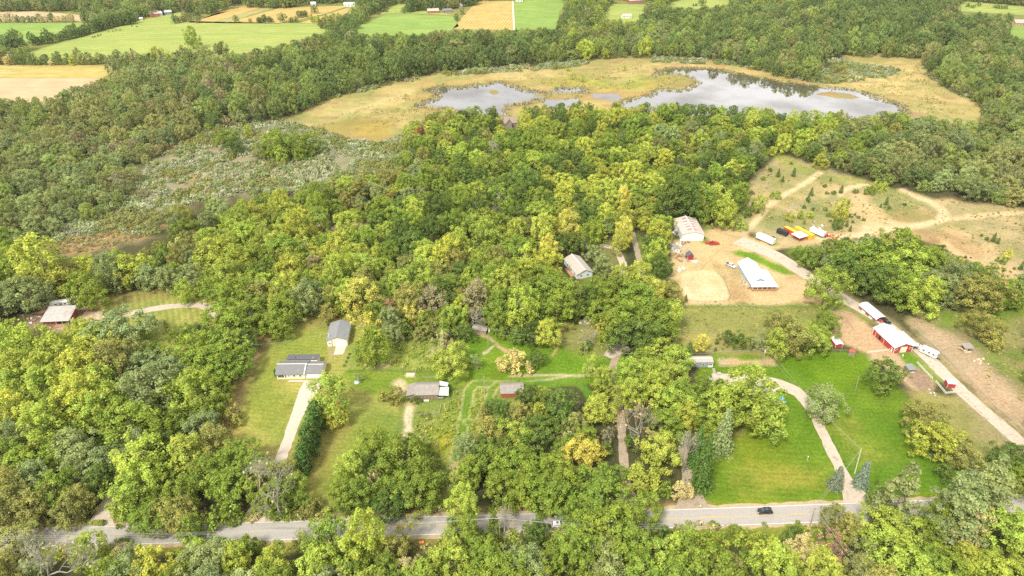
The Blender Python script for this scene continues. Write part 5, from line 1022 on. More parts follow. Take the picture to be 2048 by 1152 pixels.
mat('green_metal', (0.42, 0.56, 0.46), 0.5, nscale=.5, namt=.1); mat('red_barn', (0.43, 0.06, 0.05), 0.75, nscale=.6, namt=.18, streak=((.36, .085, .07), .5, .58, (2, 2, .3))); mat('red_old', (0.42, 0.13, 0.085), 0.85, nscale=1.5, namt=.22); mat('dark_red', (0.34, 0.045, 0.045), .75, nscale=.6, namt=.1)
mat('blue_siding', (0.34, 0.46, 0.56), 0.7, nscale=.5, namt=.06); mat('pale_blue', (0.66, 0.73, 0.78), 0.7, nscale=.5, namt=.05); mat('grey_siding', (0.31, 0.34, 0.375), .7, nscale=.5, namt=.06)
mat('rust_roof', (0.42, 0.25, 0.20), .75, nscale=.5, namt=.2, streak=((.52, .42, .37), .35, .52, (.3, 1.2, 1))); mat('roof_faded', (0.50, 0.43, 0.39), .7, nscale=.4, namt=.12, streak=((.48, .34, .28), .25, .58, (.3, 1.2, 1)))
mat('glass', (0.06, 0.075, 0.09), .12, nscale=2, namt=.1, spec=.6); mat('wood_deck', (0.40, 0.24, 0.13), .85, nscale=2, namt=.2); mat('brown_roof', (0.31, 0.235, 0.19), .9, nscale=2, namt=.18); mat('brick', (0.36, 0.17, 0.12), .9, nscale=3, namt=.2)
mat('dark', (0.035, 0.035, 0.038), .8); mat('wood_pole', (0.40, 0.33, 0.255), .9, nscale=3, namt=.2); mat('wire', (0.42, 0.42, 0.42), .6); mat('porcelain', (0.62, 0.62, 0.62), .5); mat('fence_white', (0.72, 0.68, 0.60), .8, nscale=1, namt=.15); mat('fence_grey', (0.42, 0.385, 0.33), .9, nscale=1, namt=.2)
mat('tyre', (0.03, 0.03, 0.03), .9); mat('rim', (0.5, 0.5, 0.5), .4, metal=.6); mat('car_black', (0.022, 0.024, 0.028), .25, spec=.6); mat('car_white', (0.78, 0.78, 0.78), .3, spec=.5); mat('car_silver', (0.52, 0.54, 0.56), .3, spec=.5); mat('car_red', (0.5, 0.05, 0.04), .35, spec=.5); mat('car_grey', (0.12, 0.125, 0.135), .3, spec=.5)
mat('lamp_clear', (.8, .8, .75), .2); mat('lamp_red', (.5, .03, .02), .3); mat('yellow_steel', (0.72, 0.50, 0.045), .6, nscale=.5, namt=.12); mat('red_steel', (0.60, 0.085, 0.045), .6, nscale=.5, namt=.12); mat('black_steel', (0.035, 0.038, 0.045), .6, nscale=.5, namt=.2)
mat('tarp_blue', (0.10, 0.50, 0.72), .5); mat('pool_aqua', (0.42, 0.66, 0.66), .4); mat('junk_rust', (0.30, 0.16, 0.10), .9, nscale=3, namt=.3); mat('stone', (0.42, 0.39, 0.35), .9, nscale=2, namt=.25); mat('straw', (0.62, 0.47, 0.20), .95, nscale=3, namt=.2); mat('hide_tan', (0.55, 0.38, 0.22), .9); mat('hide_black', (0.03, 0.027, 0.025), .9); mat('hide_cream', (.66, .56, .42), .9); mat('orange_sign', (.85, .30, .10), .6)

def frame(p0, p1):
    a, b = G(*p0), G(*p1); d = b - a; return a, d.length, math.atan2(d.y, d.x)
def window(root, wall, W, D, u, z0, w, h, kind, hz):
    """an opening set proud of its wall; u runs along the wall seen from outside"""
    wall_mats = dict(window='white_paint', door='white_paint', garage_door='white_paint', barn_door='white_paint', dark_opening='dark')
    if wall == 'front': c = Vector((u, 0, z0 + h / 2)); r = 0; n = Vector((0, -1, 0))
    elif wall == 'back': c = Vector((u, D, z0 + h / 2)); r = 0; n = Vector((0, 1, 0))
    elif wall == 'left': c = Vector((0, u, z0 + h / 2)); r = math.pi / 2; n = Vector((-1, 0, 0))
    else: c = Vector((W, u, z0 + h / 2)); r = math.pi / 2; n = Vector((1, 0, 0))
    if kind == 'dark_opening': return bx(root, 'opening', 'dark', c + n * .012, (w, .03, h), (0, 0, r))
    f = bx(root, {'window': 'window', 'door': 'door'}.get(kind, 'garage_door'), hz or wall_mats[kind], c + n * .03, (w, .07, h), (0, 0, r))
    def sub(name, m, lc, s):    # child of the opening, in metres
        o = bx(f, name, m, (lc[0] / w, lc[1] / .07, lc[2] / h), (s[0] / w, s[1] / .07, s[2] / h)); return o
    sg = -1 if wall in ('front', 'right') else 1
    if kind == 'window':
        k = 2 if w > 1.3 else 1
        for i in range(k): sub('pane', 'glass', ((i + .5 - k / 2) * (w - .16) / k, sg * .03, 0), ((w - .16) / k - .06, .03, h - .2))
    elif kind == 'door': sub('handle', 'dark', (w * .36, sg * .05, 0), (.08, .06, .12)); sub('pane', 'glass', (0, sg * .03, h * .24), (w * .5, .03, h * .28))
    else:
        n_ = 4
        for i in range(n_): sub('panel', hz or 'white_paint', (0, sg * .035, (i + .5 - n_ / 2) * h / n_), (w - .12, .03, h / n_ - .06))
    return f
def slab(a, b, c, d, th):
    """thick quad, a-b-c-d upper face"""
    a, b, c, d = map(Vector, (a, b, c, d)); n = (b - a).cross(d - a).normalized() * th
    V = [a, b, c, d, a - n, b - n, c - n, d - n]; return V, [(0, 1, 2, 3), (7, 6, 5, 4), (0, 4, 5, 1), (1, 5, 6, 2), (2, 6, 7, 3), (3, 7, 4, 0)]
def gable(root, x0, y0, W, D, hw, rise, wallm, roofm, ridge='x', over=.4, z0=0.0, trim='white_paint', wname='wall'):
    if ridge == 'x':
        yc = y0 + D / 2
        V = [(x0, y0, z0), (x0 + W, y0, z0), (x0 + W, y0 + D, z0), (x0, y0 + D, z0), (x0, y0, hw), (x0 + W, y0, hw), (x0 + W, y0 + D, hw), (x0, y0 + D, hw), (x0, yc, hw + rise), (x0 + W, yc, hw + rise)]
        F = [(0, 1, 5, 4), (2, 3, 7, 6), (3, 0, 4, 8, 7), (1, 2, 6, 9, 5)]
        sl = rise / (D / 2); e = over * sl
        A = slab((x0 - over, y0 - over, hw - e + .12), (x0 + W + over, y0 - over, hw - e + .12), (x0 + W + over, yc, hw + rise + .12), (x0 - over, yc, hw + rise + .12), .14)
        Bq = slab((x0 + W + over, y0 + D + over, hw - e + .12), (x0 - over, y0 + D + over, hw - e + .12), (x0 - over, yc, hw + rise + .12), (x0 + W + over, yc, hw + rise + .12), .14)
        cap = ((x0 + W / 2, yc, hw + rise + .13), (W + 2 * over + .04, .3, .07))
    else:
        xc = x0 + W / 2
        V = [(x0, y0, z0), (x0 + W, y0, z0), (x0 + W, y0 + D, z0), (x0, y0 + D, z0), (x0, y0, hw), (x0 + W, y0, hw), (x0 + W, y0 + D, hw), (x0, y0 + D, hw), (xc, y0, hw + rise), (xc, y0 + D, hw + rise)]
        F = [(0, 1, 5, 8, 4), (2, 3, 7, 9, 6), (3, 0, 4, 7), (1, 2, 6, 5)]
        sl = rise / (W / 2); e = over * sl
        A = slab((x0 - over, y0 + D + over, hw - e + .12), (x0 - over, y0 - over, hw - e + .12), (xc, y0 - over, hw + rise + .12), (xc, y0 + D + over, hw + rise + .12), .14)
        Bq = slab((x0 + W + over, y0 - over, hw - e + .12), (x0 + W + over, y0 + D + over, hw - e + .12), (xc, y0 + D + over, hw + rise + .12), (xc, y0 - over, hw + rise + .12), .14)
        cap = ((xc, y0 + D / 2, hw + rise + .13), (.3, D + 2 * over + .04, .07))
    poly_mesh(root, wname, wallm, V, F)
    r1 = poly_mesh(root, 'roof', roofm, *A); poly_mesh(root, 'roof', roofm, *Bq); bx(root, 'ridge_cap', roofm if trim is None else trim, *cap)
    return r1
def shed_roof(root, a, b, c, d, m, th=.1, name='roof'): return poly_mesh(root, name, m, *slab(a, b, c, d, th))
def box_wall(root, m, x0, y0, W, D, h, name='wall'): return bx(root, name, m, (x0 + W / 2, y0 + D / 2, h / 2), (W, D, h))

# ranch house
a, W, r = frame((554.7, 758.5), (644.6, 757.5)); h = empty('ranch_house', a, r, 'long cream ranch house with grey roof and attached garage on the striped lawn', 'house')
gable(h, 0, 0, 11.2, 8.2, 2.7, 1.7, 'cream_siding', 'shingle_grey', 'x', .45); gable(h, 11.25, .3, W - 11.25, 7.6, 2.6, 1.5, 'cream_siding', 'shingle_grey', 'x', .3, wname='garage_wall')
bx(h, 'parapet', 'white_paint', (11.22, 3.6, 3.3), (.22, 8.6, 2.6), (0, 0, 0)).scale = (.22, .3, .3)
poly_mesh(h, 'fascia', 'white_paint', *slab((11.0, -.5, 2.72), (11.35, -.5, 2.72), (11.35, 4.1, 4.62), (11.0, 4.1, 4.62), .16))
box_wall(h, 'cream_siding', 2.0, 8.2, 12.4, 4.0, 2.5, 'rear_wall'); shed_roof(h, (1.6, 8.5, 3.35), (14.8, 8.5, 3.35), (14.8, 12.6, 2.75), (1.6, 12.6, 2.75), 'shingle_dark')
cyl(h, 'vent_pipe', 'dark', (5.4, 9.5, 3.0), (5.4, 9.5, 3.9), .12); cyl(h, 'vent_pipe', 'porcelain', (12.6, 9.6, 3.0), (12.6, 9.6, 3.5), .2)
for u, z, w, hh, k in [(1.9, .9, 2.2, 1.3, 'window'), (4.9, .1, 1.0, 2.1, 'door'), (7.0, 1.2, .9, 1.0, 'window'), (9.4, 1.2, .9, 1.0, 'window')]: window(h, 'front', W, 8.2, u, z, w, hh, k, None)
window(h, 'front', W, 8.2, 14.6, .06, 5.0, 2.2, 'garage_door', 'white_metal').location.y += .3
for u in (.35, 3.3): bx(h, 'shutter', 'dark', (u + .3, -.04, 1.55), (.35, .06, 1.3))
# cream garage
a, W, r = frame((655.4, 693.2), (695.8, 691.4)); h = empty('garage', a, r, 'cream metal garage with grey ribbed roof north of the ranch house', 'garage'); D = 12.5
gable(h, 0, 0, W, D, 3.4, 1.5, 'cream_siding', 'metal_grey', 'y', .35, trim='metal_grey')
for i in range(13):
    for sd in (0, 1):
        y_ = .2 + i * .98; a_ = (-.3, y_, 3.4 - .25 + .17) if sd == 0 else (W + .3, y_, 3.4 - .25 + .17); cyl(h, 'roof_rib', 'metal_grey', a_, (W / 2, y_, 5.05), .045, n=4)
window(h, 'front', W, D, 5.6, .05, 4.2, 2.7, 'garage_door', 'white_metal'); window(h, 'front', W, D, 1.1, .05, 1.0, 2.1, 'door', None); cyl(h, 'stove_pipe', 'porcelain', (.9, 1.6, 3.4), (.9, 1.6, 5.4), .22); bx(h, 'drain_pipe', 'dark', (2.1, -.06, 1.7), (.09, .09, 3.3))
# weathered barn with lean-tos
a, W, r = frame((831.6, 799), (876, 798)); h = empty('weathered_barn', a, r, 'weathered old timber barn with tin roof and green lean-to', 'barn')
gable(h, 0, 0, W, 7.2, 2.5, 2.0, 'weathered', 'tin_old', 'x', .4, trim='tin_old')
box_wall(h, 'weathered', -3.1, .4, 3.05, 5.8, 1.9, 'lean_to_wall'); shed_roof(h, (-3.6, -.1, 1.9), (-.05, -.1, 2.9), (-.05, 6.8, 2.9), (-3.6, 6.8, 1.9), 'tin_old')
shed_roof(h, (W + .4, 3.4, 4.0), (W + .4, 7.4, 2.9), (W + 3.9, 6.6, 2.4), (W + 3.6, 3.5, 3.2), 'white_metal'); shed_roof(h, (W + .42, -.5, 2.2), (W + 4.2, -.5, 2.0), (W + 4.2, 3.3, 3.1), (W + .42, 3.3, 3.3), 'green_metal')
for x_ in (W + 2, W + 4): cyl(h, 'post', 'weathered', (x_, -.3, 0), (x_, -.3, 2.05), .1, n=6)
box_wall(h, 'weathered', W + .03, 2.6, 3.6, 3.6, 2.2, 'lean_to_wall'); bx(h, 'rail', 'fence_grey', (W + 1.1, -.35, .9), (2.0, .08, .7))
for i in range(int(W / .45)):
    bx(h, 'plank', 'weathered' if i % 3 else 'junk_rust', (.22 + i * .45, -.03 - .012 * (i % 3), 1.22), (.4, .05, 2.4 - .08 * (i % 4)))
# red shed with tin roof
a, W, r = frame((1002.5, 795.5), (1046, 794)); h = empty('red_shed', a, r, 'old red plank shed with grey tin gable roof in the meadow', 'shed')
gable(h, 0, 0, W, 6.0, 2.3, 1.7, 'red_old', 'tin_old', 'x', .35, trim='tin_old')
for i in range(int(W / .5)): bx(h, 'plank', 'red_old', (.25 + i * .5, -.03 - .015 * (i % 2), 1.12), (.44, .05, 2.2))
# pale blue house
a, W, r = frame((1153.7, 558.5), (1181, 553.5)); h = empty('blue_house', a, r, 'pale blue house with long tan shingle roof deep in the trees', 'house'); W = 8.4
gable(h, 0, 0, W, 16.5, 2.8, 1.9, 'pale_blue', 'shingle_tan', 'y', .45)
for u, z, w_, h_, k in [(2.2, 1.0, 1.0, 1.2, 'window'), (5.8, 1.0, 1.0, 1.2, 'window')]: window(h, 'front', W, 16.5, u, z, w_, h_, k, None)
for u in (3, 7, 12): window(h, 'left', W, 16.5, u, 1.0, 1.2, 1.1, 'window', None)
bx(h, 'deck', 'wood_deck', (-1.1, 6.5, .35), (2.0, 8, .7)); bx(h, 'step', 'wood_deck', (2.0, -.6, .2), (1.6, 1.1, .4))
# brown roofed house in the pond wood
a, W, r = frame((1009, 256), (1036, 255)); h = empty('brown_house', a, r, 'brown roofed house half hidden in trees below the pond', 'house')
gable(h, 0, 0, W, 8, 4.2, 3.4, 'weathered', 'brown_roof', 'x', .6, trim=None); gable(h, 1.0, -2.6, 4.6, 5, 4.4, 3.0, 'weathered', 'brown_roof', 'y', .5, trim=None, wname='porch_wall'); window(h, 'front', W, 8, 8.4, 1, 1.6, 1.6, 'window', None); window(h, 'front', W, 8, 6.6, .05, 1.1, 2.1, 'door', 'red_barn')
a, W, r = frame((1060, 268), (1076, 267)); h = empty('cabin', a, r, 'small brown roofed outbuilding among trees near the pond house', 'shed'); gable(h, 0, 0, W, 4.5, 2.4, 1.4, 'weathered', 'brown_roof', 'x', .4, trim=None)
# old grey house with camper behind
a, W, r = frame((86, 652), (139, 649.5)); h = empty('old_house', a, r, 'old house with wide patched grey roof at the wood edge', 'house')
box_wall(h, 'red_old', 0, .8, W, 8.2, 2.3); shed_roof(h, (-.6, -.3, 2.3), (W + .5, -.3, 2.3), (W + .5, 9.6, 4.2), (-.6, 9.6, 4.2), 'tin_pale'); bx(h, 'opening', 'dark', (8.6, .78, 1.1), (4.6, .06, 1.9))
for x_ in (6, 8.6, 11.2): cyl(h, 'post', 'white_paint', (x_, .05, 0), (x_, .05, 2.3), .1, n=6)
bx(h, 'porch', 'wood_deck', (8.6, -.7, .2), (6, 2.2, .4)); window(h, 'front', W, 9, 2.6, .9, 1.3, 1.1, 'window', None).location.y += .8
for y_ in (2, 4.4, 6.8): bx(h, 'panel', 'red_barn' if y_ > 4 else 'white_paint', (W + .04, y_, 1.2), (.08, 1.2, 1.9))
# white pole barn with rusted roof
a, W, r = frame((1363, 482), (1406.5, 481.5)); h = empty('pole_barn', a, r, 'white pole barn with rusty faded roof and white skylight strips', 'barn'); D = 19.0
gable(h, 0, 0, W, D, 4.0, 1.7, 'white_metal', 'roof_faded', 'y', .35, trim='white_metal'); window(h, 'front', W, D, W / 2, .05, 6.4, 3.4, 'garage_door', 'white_paint')
sl = 1.7 / (W / 2)
for sd in (-1, 1):
    for i in range(5):
        y_ = 2.2 + i * 3.2; xa = W / 2 + sd * .25; xb = W / 2 + sd * 2.6
        z_ = lambda x: 5.7 + .17 - abs(x - W / 2) * sl
        if i < 5: poly_mesh(h, 'rusty_panel', 'rust_roof', *slab(*([(xa, y_, z_(xa)), (xb, y_, z_(xb)), (xb, y_ + 2.5, z_(xb)), (xa, y_ + 2.5, z_(xa))][::(1 if sd > 0 else -1)]), .05))
        if i < 4: poly_mesh(h, 'skylight', 'white_paint', *slab(*([(xa, y_ + 2.5, z_(xa) + .02), (xb, y_ + 2.5, z_(xb) + .02), (xb, y_ + 3.2, z_(xb) + .02), (xa, y_ + 3.2, z_(xa) + .02)][::(1 if sd > 0 else -1)]), .05))
bx(h, 'ridge_strip', 'white_paint', (W / 2, D / 2, 5.92), (.55, D + .6, .08))
# blue farmhouse with white metal roof
a, W, r = frame((1503.5, 582), (1552, 583)); h = empty('farm_house', a, r + .06, 'blue farmhouse with bright white metal roof and wooden porch', 'house'); Wm = 8.6
gable(h, 0, 3.2, Wm, 19.5, 2.9, 2.5, 'blue_siding', 'white_roof', 'y', .5, trim='white_metal')
box_wall(h, 'blue_siding', Wm + .02, 3.2, 3.2, 11.5, 2.4, 'side_wall'); shed_roof(h, (Wm - .2, 2.7, 3.35), (Wm + 3.8, 2.7, 2.4), (Wm + 3.8, 15.2, 2.4), (Wm - .2, 15.2, 3.35), 'white_metal')
shed_roof(h, (-.7, -.5, 2.55), (Wm + 3.9, -.5, 2.5), (Wm + 3.4, 3.15, 3.15), (-.3, 3.15, 3.3), 'white_metal', name='porch_roof')
poly_mesh(h, 'gable_trim', 'white_paint', *slab((.6, 2.6, 3.5), (Wm - .6, 2.6, 3.5), (Wm - .6, 2.75, 3.62), (.6, 2.75, 3.62), .12))
bx(h, 'porch_deck', 'wood_deck', ((Wm + 3.2) / 2, 1.3, .5), (Wm + 3.4, 3.3, .22))
for i in range(6): cyl(h, 'post', 'white_paint', (.1 + i * 2.34, -.2, 0), (.1 + i * 2.34, -.2, 2.5), .1, n=6)
for i in range(3): bx(h, 'rail', 'wood_deck', ((Wm + 3.2) / 2, -.25, .75 + .26 * i), (Wm + 3.4, .08, .14))
for i in range(26): bx(h, 'plank', 'wood_deck', (.1 + i * .465, -.29, .5), (.4, .06, .9))
for u, w_, k in [(2.0, 1.2, 'window'), (4.4, 1.0, 'door'), (6.6, 1.2, 'window')]: window(h, 'front', Wm, 19, u, 1.0 if k == 'window' else .6, w_, 1.3 if k == 'window' else 2.1, k, None).location.y += 3.2
for u in (5, 9, 13, 18): window(h, 'left', Wm, 19, u, 1.0, 1.0, 1.2, 'window', None)
# mobile home
a, W, r = frame((1373.5, 735), (1424.5, 734)); h = empty('mobile_home', a, r, 'grey single-wide mobile home with pale roof beside the lawn', 'mobile home')
gable(h, 0, 0, W, 3.9, 2.6, .5, 'grey_siding', 'shingle_tan', 'x', .2, trim='white_metal'); box_wall(h, 'white_paint', -.1, -.1, .2, .2, 2.6, 'corner_trim'); box_wall(h, 'white_paint', W - .1, -.1, .2, .2, 2.6, 'corner_trim')
for u in (3.2, 6.6): window(h, 'front', W, 3.9, u, .9, .9, 1.0, 'window', None)
window(h, 'front', W, 3.9, 9.6, .9, 1.4, .9, 'window', None); bx(h, 'skirting', 'white_metal', (9.7, -.08, .4), (2.0, .1, .8))
# red barn with white roof and carport
a, W, r = frame((1785.7, 707), (1823.6, 704)); h = empty('red_barn', a, r + .04, 'bright red barn with white metal roof and side carport', 'barn'); D = 14.5
gable(h, 0, 0, W, D, 3.1, 1.7, 'red_barn', 'white_roof', 'y', .4, trim='white_metal')
shed_roof(h, (W - .1, 0, 3.0), (W + 3.3, 0, 2.3), (W + 3.3, 11, 2.3), (W - .1, 11, 3.0), 'white_metal', name='carport_roof')
for y_ in (.2, 4, 8, 10.8): cyl(h, 'post', 'white_paint', (W + 3.1, y_, 0), (W + 3.1, y_, 2.3), .09, n=6)
window(h, 'front', W, D, W / 2 + .1, .05, 3.0, 2.9, 'garage_door', 'cream_siding')
for u in (1.1, W - 1.1): window(h, 'front', W, D, u, 1.4, .9, .9, 'window', None)
for x_ in (.05, W - .05): box_wall(h, 'white_paint', x_ - .1, -.08, .2, .16, 3.1, 'corner_trim')
for x_ in (-.04,): box_wall(h, 'white_paint', x_ - .06, D - .2, .14, .3, 3.1, 'corner_trim')
window(h, 'left', W, D, 9.6, .1, 1.4, 2.2, 'dark_opening', None); window(h, 'left', W, D, 8.0, .1, 1.3, 2.3, 'garage_door', 'red_barn'); window(h, 'left', W, D, 11.4, .1, 1.3, 2.3, 'garage_door', 'red_barn')
bx(h, 'door_trim', 'white_paint', (-.06, 9.7, 2.5), (.08, 5.2, .16)); window(h, 'left', W, D, 1.3, .05, .9, 2.0, 'door', None)
for u in (6.9, 12.5): bx(h, 'door_trim', 'white_paint', (-.06, u, 1.25), (.08, .14, 2.4))
# white hoop shelter
a, W, r = frame((1751, 646), (1778, 647)); h = empty('hoop_shelter', a, r + .28, 'white arched fabric shelter beside the farm lane', 'shelter'); W, D, n = 5.4, 12.5, 10
V = []; F = []
for q in range(2):
    for y_ in (0, D):
        for i in range(n + 1):
            t = math.pi * i / n; rr = W / 2 - .06 * q; V.append((W / 2 - rr * math.cos(t), y_, 1.5 + (1.5 - .06 * q) * math.sin(t)))
m_ = n + 1
for i in range(n): F += [(i, i + 1, m_ + i + 1, m_ + i), (2 * m_ + i, 3 * m_ + i, 3 * m_ + i + 1, 2 * m_ + i + 1), (i, 2 * m_ + i, 2 * m_ + i + 1, i + 1), (m_ + i, m_ + i + 1, 3 * m_ + i + 1, 3 * m_ + i)]
poly_mesh(h, 'roof', 'white_roof', V, F); 
for i in range(6):
    for x_ in (.05, W - .05): cyl(h, 'post', 'porcelain', (x_, .1 + i * 2.46, 0), (x_, .1 + i * 2.46, 1.55), .06, n=6)
for i in range(5): bx(h, 'side_panel', 'white_metal' if i % 2 else 'red_old', (.03, 1.35 + i * 2.46, .45), (.06, 2.2, .8))
# small sheds
def small_shed(name, label, p0, p1, D, hw, rise, wm, rm, ridge='x', add=0, door=True):
    a, W, r = frame(p0, p1); h = empty(name, a, r + add, label, 'shed'); gable(h, 0, 0, W, D, hw, rise, wm, rm, ridge, .18, trim=None)
    if door: window(h, 'front', W, D, W / 2, .05, min(1.0, W * .5), min(1.8, hw * .85), 'door', wm)
    for x_ in (.02, W - .02): box_wall(h, 'white_paint', x_ - .06, -.05, .12, .1, hw, 'corner_trim')
    return h, W
small_shed('red_shed', 'tiny red shed with white roof under the clump by the paddock', (1670, 695.5), (1684.5, 695), 5.2, 1.7, .45, 'red_barn', 'white_metal', 'y')
small_shed('red_shed', 'small square red shed with white roof inside the white fence', (1893, 775.5), (1910, 777), 2.8, 2.2, .3, 'red_barn', 'white_metal', 'x')
h, W = small_shed('barn_shed', 'little dark red barn shed with grey roof in the sandy yard', (1374.5, 520), (1387, 519.5), 3.6, 2.0, 1.5, 'dark_red', 'shingle_dark', 'y')
small_shed('white_shed', 'small white utility shed beside the sandy farm yard', (1349, 506), (1359, 505.5), 3.6, 2.2, .5, 'white_paint', 'tin_old', 'y'); small_shed('white_shed', 'low grey-white shed behind the small utility shed', (1343.5, 499), (1352, 498.5), 3.4, 2.0, .4, 'white_paint', 'tin_old', 'x')
def open_shelter(name, label, p0, p1, D, rm, add=0, hh=1.7):
    a, W, r = frame(p0, p1); h = empty(name, a, r + add, label, 'shelter'); shed_roof(h, (-.3, -.4, hh), (W + .3, -.4, hh), (W + .3, D + .4, hh + .5), (-.3, D + .4, hh + .5), rm)
    for x_ in (.08, W - .08):
        for y_ in (.08, D - .08): cyl(h, 'post', 'weathered', (x_, y_, 0), (x_, y_, hh + .35 * y_ / D), .08, n=6)
    bx(h, 'back_board', 'weathered', (W / 2, D, .8), (W, .08, 1.5)); bx(h, 'side_board', 'weathered', (0, D / 2, .7), (.08, D, 1.2)); bx(h, 'feed_trough', 'hide_cream', (W / 2, -.15, .3), (W * .8, .35, .5)); return h
open_shelter('goat_shelter', 'low wooden animal shelter with grey roof by the barn yard', (1816, 746), (1829, 745), 2.8, 'metal_grey'); open_shelter('feed_shelter', 'open hay feeder with pale tin roof in the east paddock', (1927, 705), (1943, 704.5), 2.6, 'tin_old', hh=2.3)
a, W, r = frame((1696, 713), (1706.5, 716)); h = empty('chicken_coop', a, r, 'small red roofed chicken coop with wire run by the lawn edge', 'coop'); gable(h, 0, 1.6, W, 2.2, 1.3, .5, 'weathered', 'red_old', 'y', .2, trim=None)
for x_ in (0, W): cyl(h, 'run_post', 'fence_grey', (x_, -.8, 0), (x_, -.8, 1.0), .05, n=6); bx(h, 'run_rail', 'fence_grey', (x_, .4, 1.0), (.06, 2.4, .06))
bx(h, 'run_rail', 'fence_grey', (W / 2, -.8, 1.0), (W, .06, .06))
a, W, r = frame((1500, 802), (1548, 806)); h = empty('lawn_house', a, r, 'white roofed house almost hidden under the spreading lawn tree', 'house'); gable(h, 0, 0, W, 7.5, 2.6, 1.6, 'white_paint', 'roof_faded', 'x', .4)
a, W, r = frame((1411, 800), (1428, 799)); h = empty('dark_shed', a, r, 'dark grey roofed shed edged by trees west of the lawn', 'shed'); gable(h, 0, 0, W, 4.6, 2.1, .8, 'grey_siding', 'shingle_dark', 'x', .2, trim=None)
a, W, r = frame((945, 665), (972, 669)); h = empty('tin_shelter', a, r, 'collapsed tin roofed shelter in the trees by the utility pole', 'shed'); gable(h, 0, 0, W, 3.6, 1.9, .8, 'weathered', 'tin_old', 'x', .3, trim=None); shed_roof(h, (1.5, 6.0, 2.4), (5.0, 5.2, 2.4), (5.6, 7.0, 3.0), (2.0, 7.8, 3.0), 'weathered')
# far farms and houses
for p0, p1, D, hw, rise, wm, rm, rd, lb, ct in [
  ((300, 34.5), (319, 33), 10, 4, 3, 'red_old', 'roof_faded', 'x', 'red barn with pale roof at the far wood edge', 'barn'), ((320, 32.5), (326, 31.5), 7, 4, 2, 'white_paint', 'white_metal', 'x', 'white shed beside the far red barn', 'shed'),
  ((330, 30), (344, 28.5), 9, 3.5, 2, 'grey_siding', 'white_metal', 'x', 'low grey barn with white roof on the far farm', 'barn'), ((280, 41), (286, 40.5), 4, 2.5, 1, 'white_paint', 'white_metal', 'x', 'white trailer hut at the pasture corner', 'shed'),
  ((364, 22), (375, 21), 8, 4, 2.5, 'pale_blue', 'shingle_grey', 'x', 'pale far house under two dark trees', 'house'), ((408, 25), (422, 24), 6, 3, 1.5, 'white_paint', 'tin_old', 'x', 'small white sheds by the golden strips', 'shed'),
  ((568, 13), (574, 13), 8, 5, 3, 'brick', 'shingle_grey', 'x', 'brick farmhouse among trees above the crops', 'house'), ((622, 12), (631, 12), 7, 3.5, 1.5, 'white_paint', 'white_metal', 'x', 'single white shed on the crop edge', 'shed'), ((688, 14), (714, 13.5), 9, 3.5, 2, 'white_paint', 'white_metal', 'x', 'long white farm building by the hedge', 'barn'),
  ((856, 27), (878, 26), 9, 3.2, 2.2, 'red_old', 'roof_faded', 'x', 'red walled farmhouse with white roof by green fields', 'house'), ((886, 26), (904, 25), 7, 3, 2, 'weathered', 'shingle_grey', 'x', 'grey farm sheds right of the red farmhouse', 'shed'), ((918, 16), (925, 15.5), 7, 4, 3, 'white_paint', 'white_paint', 'y', 'white cottage in the far trees', 'house'),
  ((1034, 4), (1046, 3.5), 8, 4, 2, 'white_paint', 'white_metal', 'x', 'white house at the end of the pale track', 'house'), ((1207, 4.5), (1226, 4), 9, 3.5, 2, 'hide_tan', 'roof_faded', 'x', 'tan roofed house above the green clearing', 'house'), ((1259, 8), (1286, 7), 12, 5, 3, 'brick', 'white_metal', 'x', 'long brick and white building above the clearing', 'building'),
  ((1245, 37), (1263, 36.5), 9, 3.2, 1.8, 'white_paint', 'roof_faded', 'x', 'white house below the green clearing', 'house'), ((2030, 52), (2056, 52), 12, 3.6, 3.2, 'hide_tan', 'shingle_tan', 'x', 'tan house with hip roof on the far hill', 'house'), ((1957, 60), (1976, 60), 9, 4, 2.4, 'weathered', 'shingle_dark', 'x', 'dark roofed house sunk in the far woods', 'house')]:
    a, W, r = frame(p0, p1); h = empty('far_' + ct.replace(' ', '_'), a, r, lb, ct); gable(h, 0, 0, W, D, hw, rise, wm, rm, rd, .4, trim=None)
    for i in range(max(2, int(W / 4))): window(h, 'front', W, D, W * (i + .5) / max(2, int(W / 4)), 1.0, 1.3, 1.4, 'window', None)

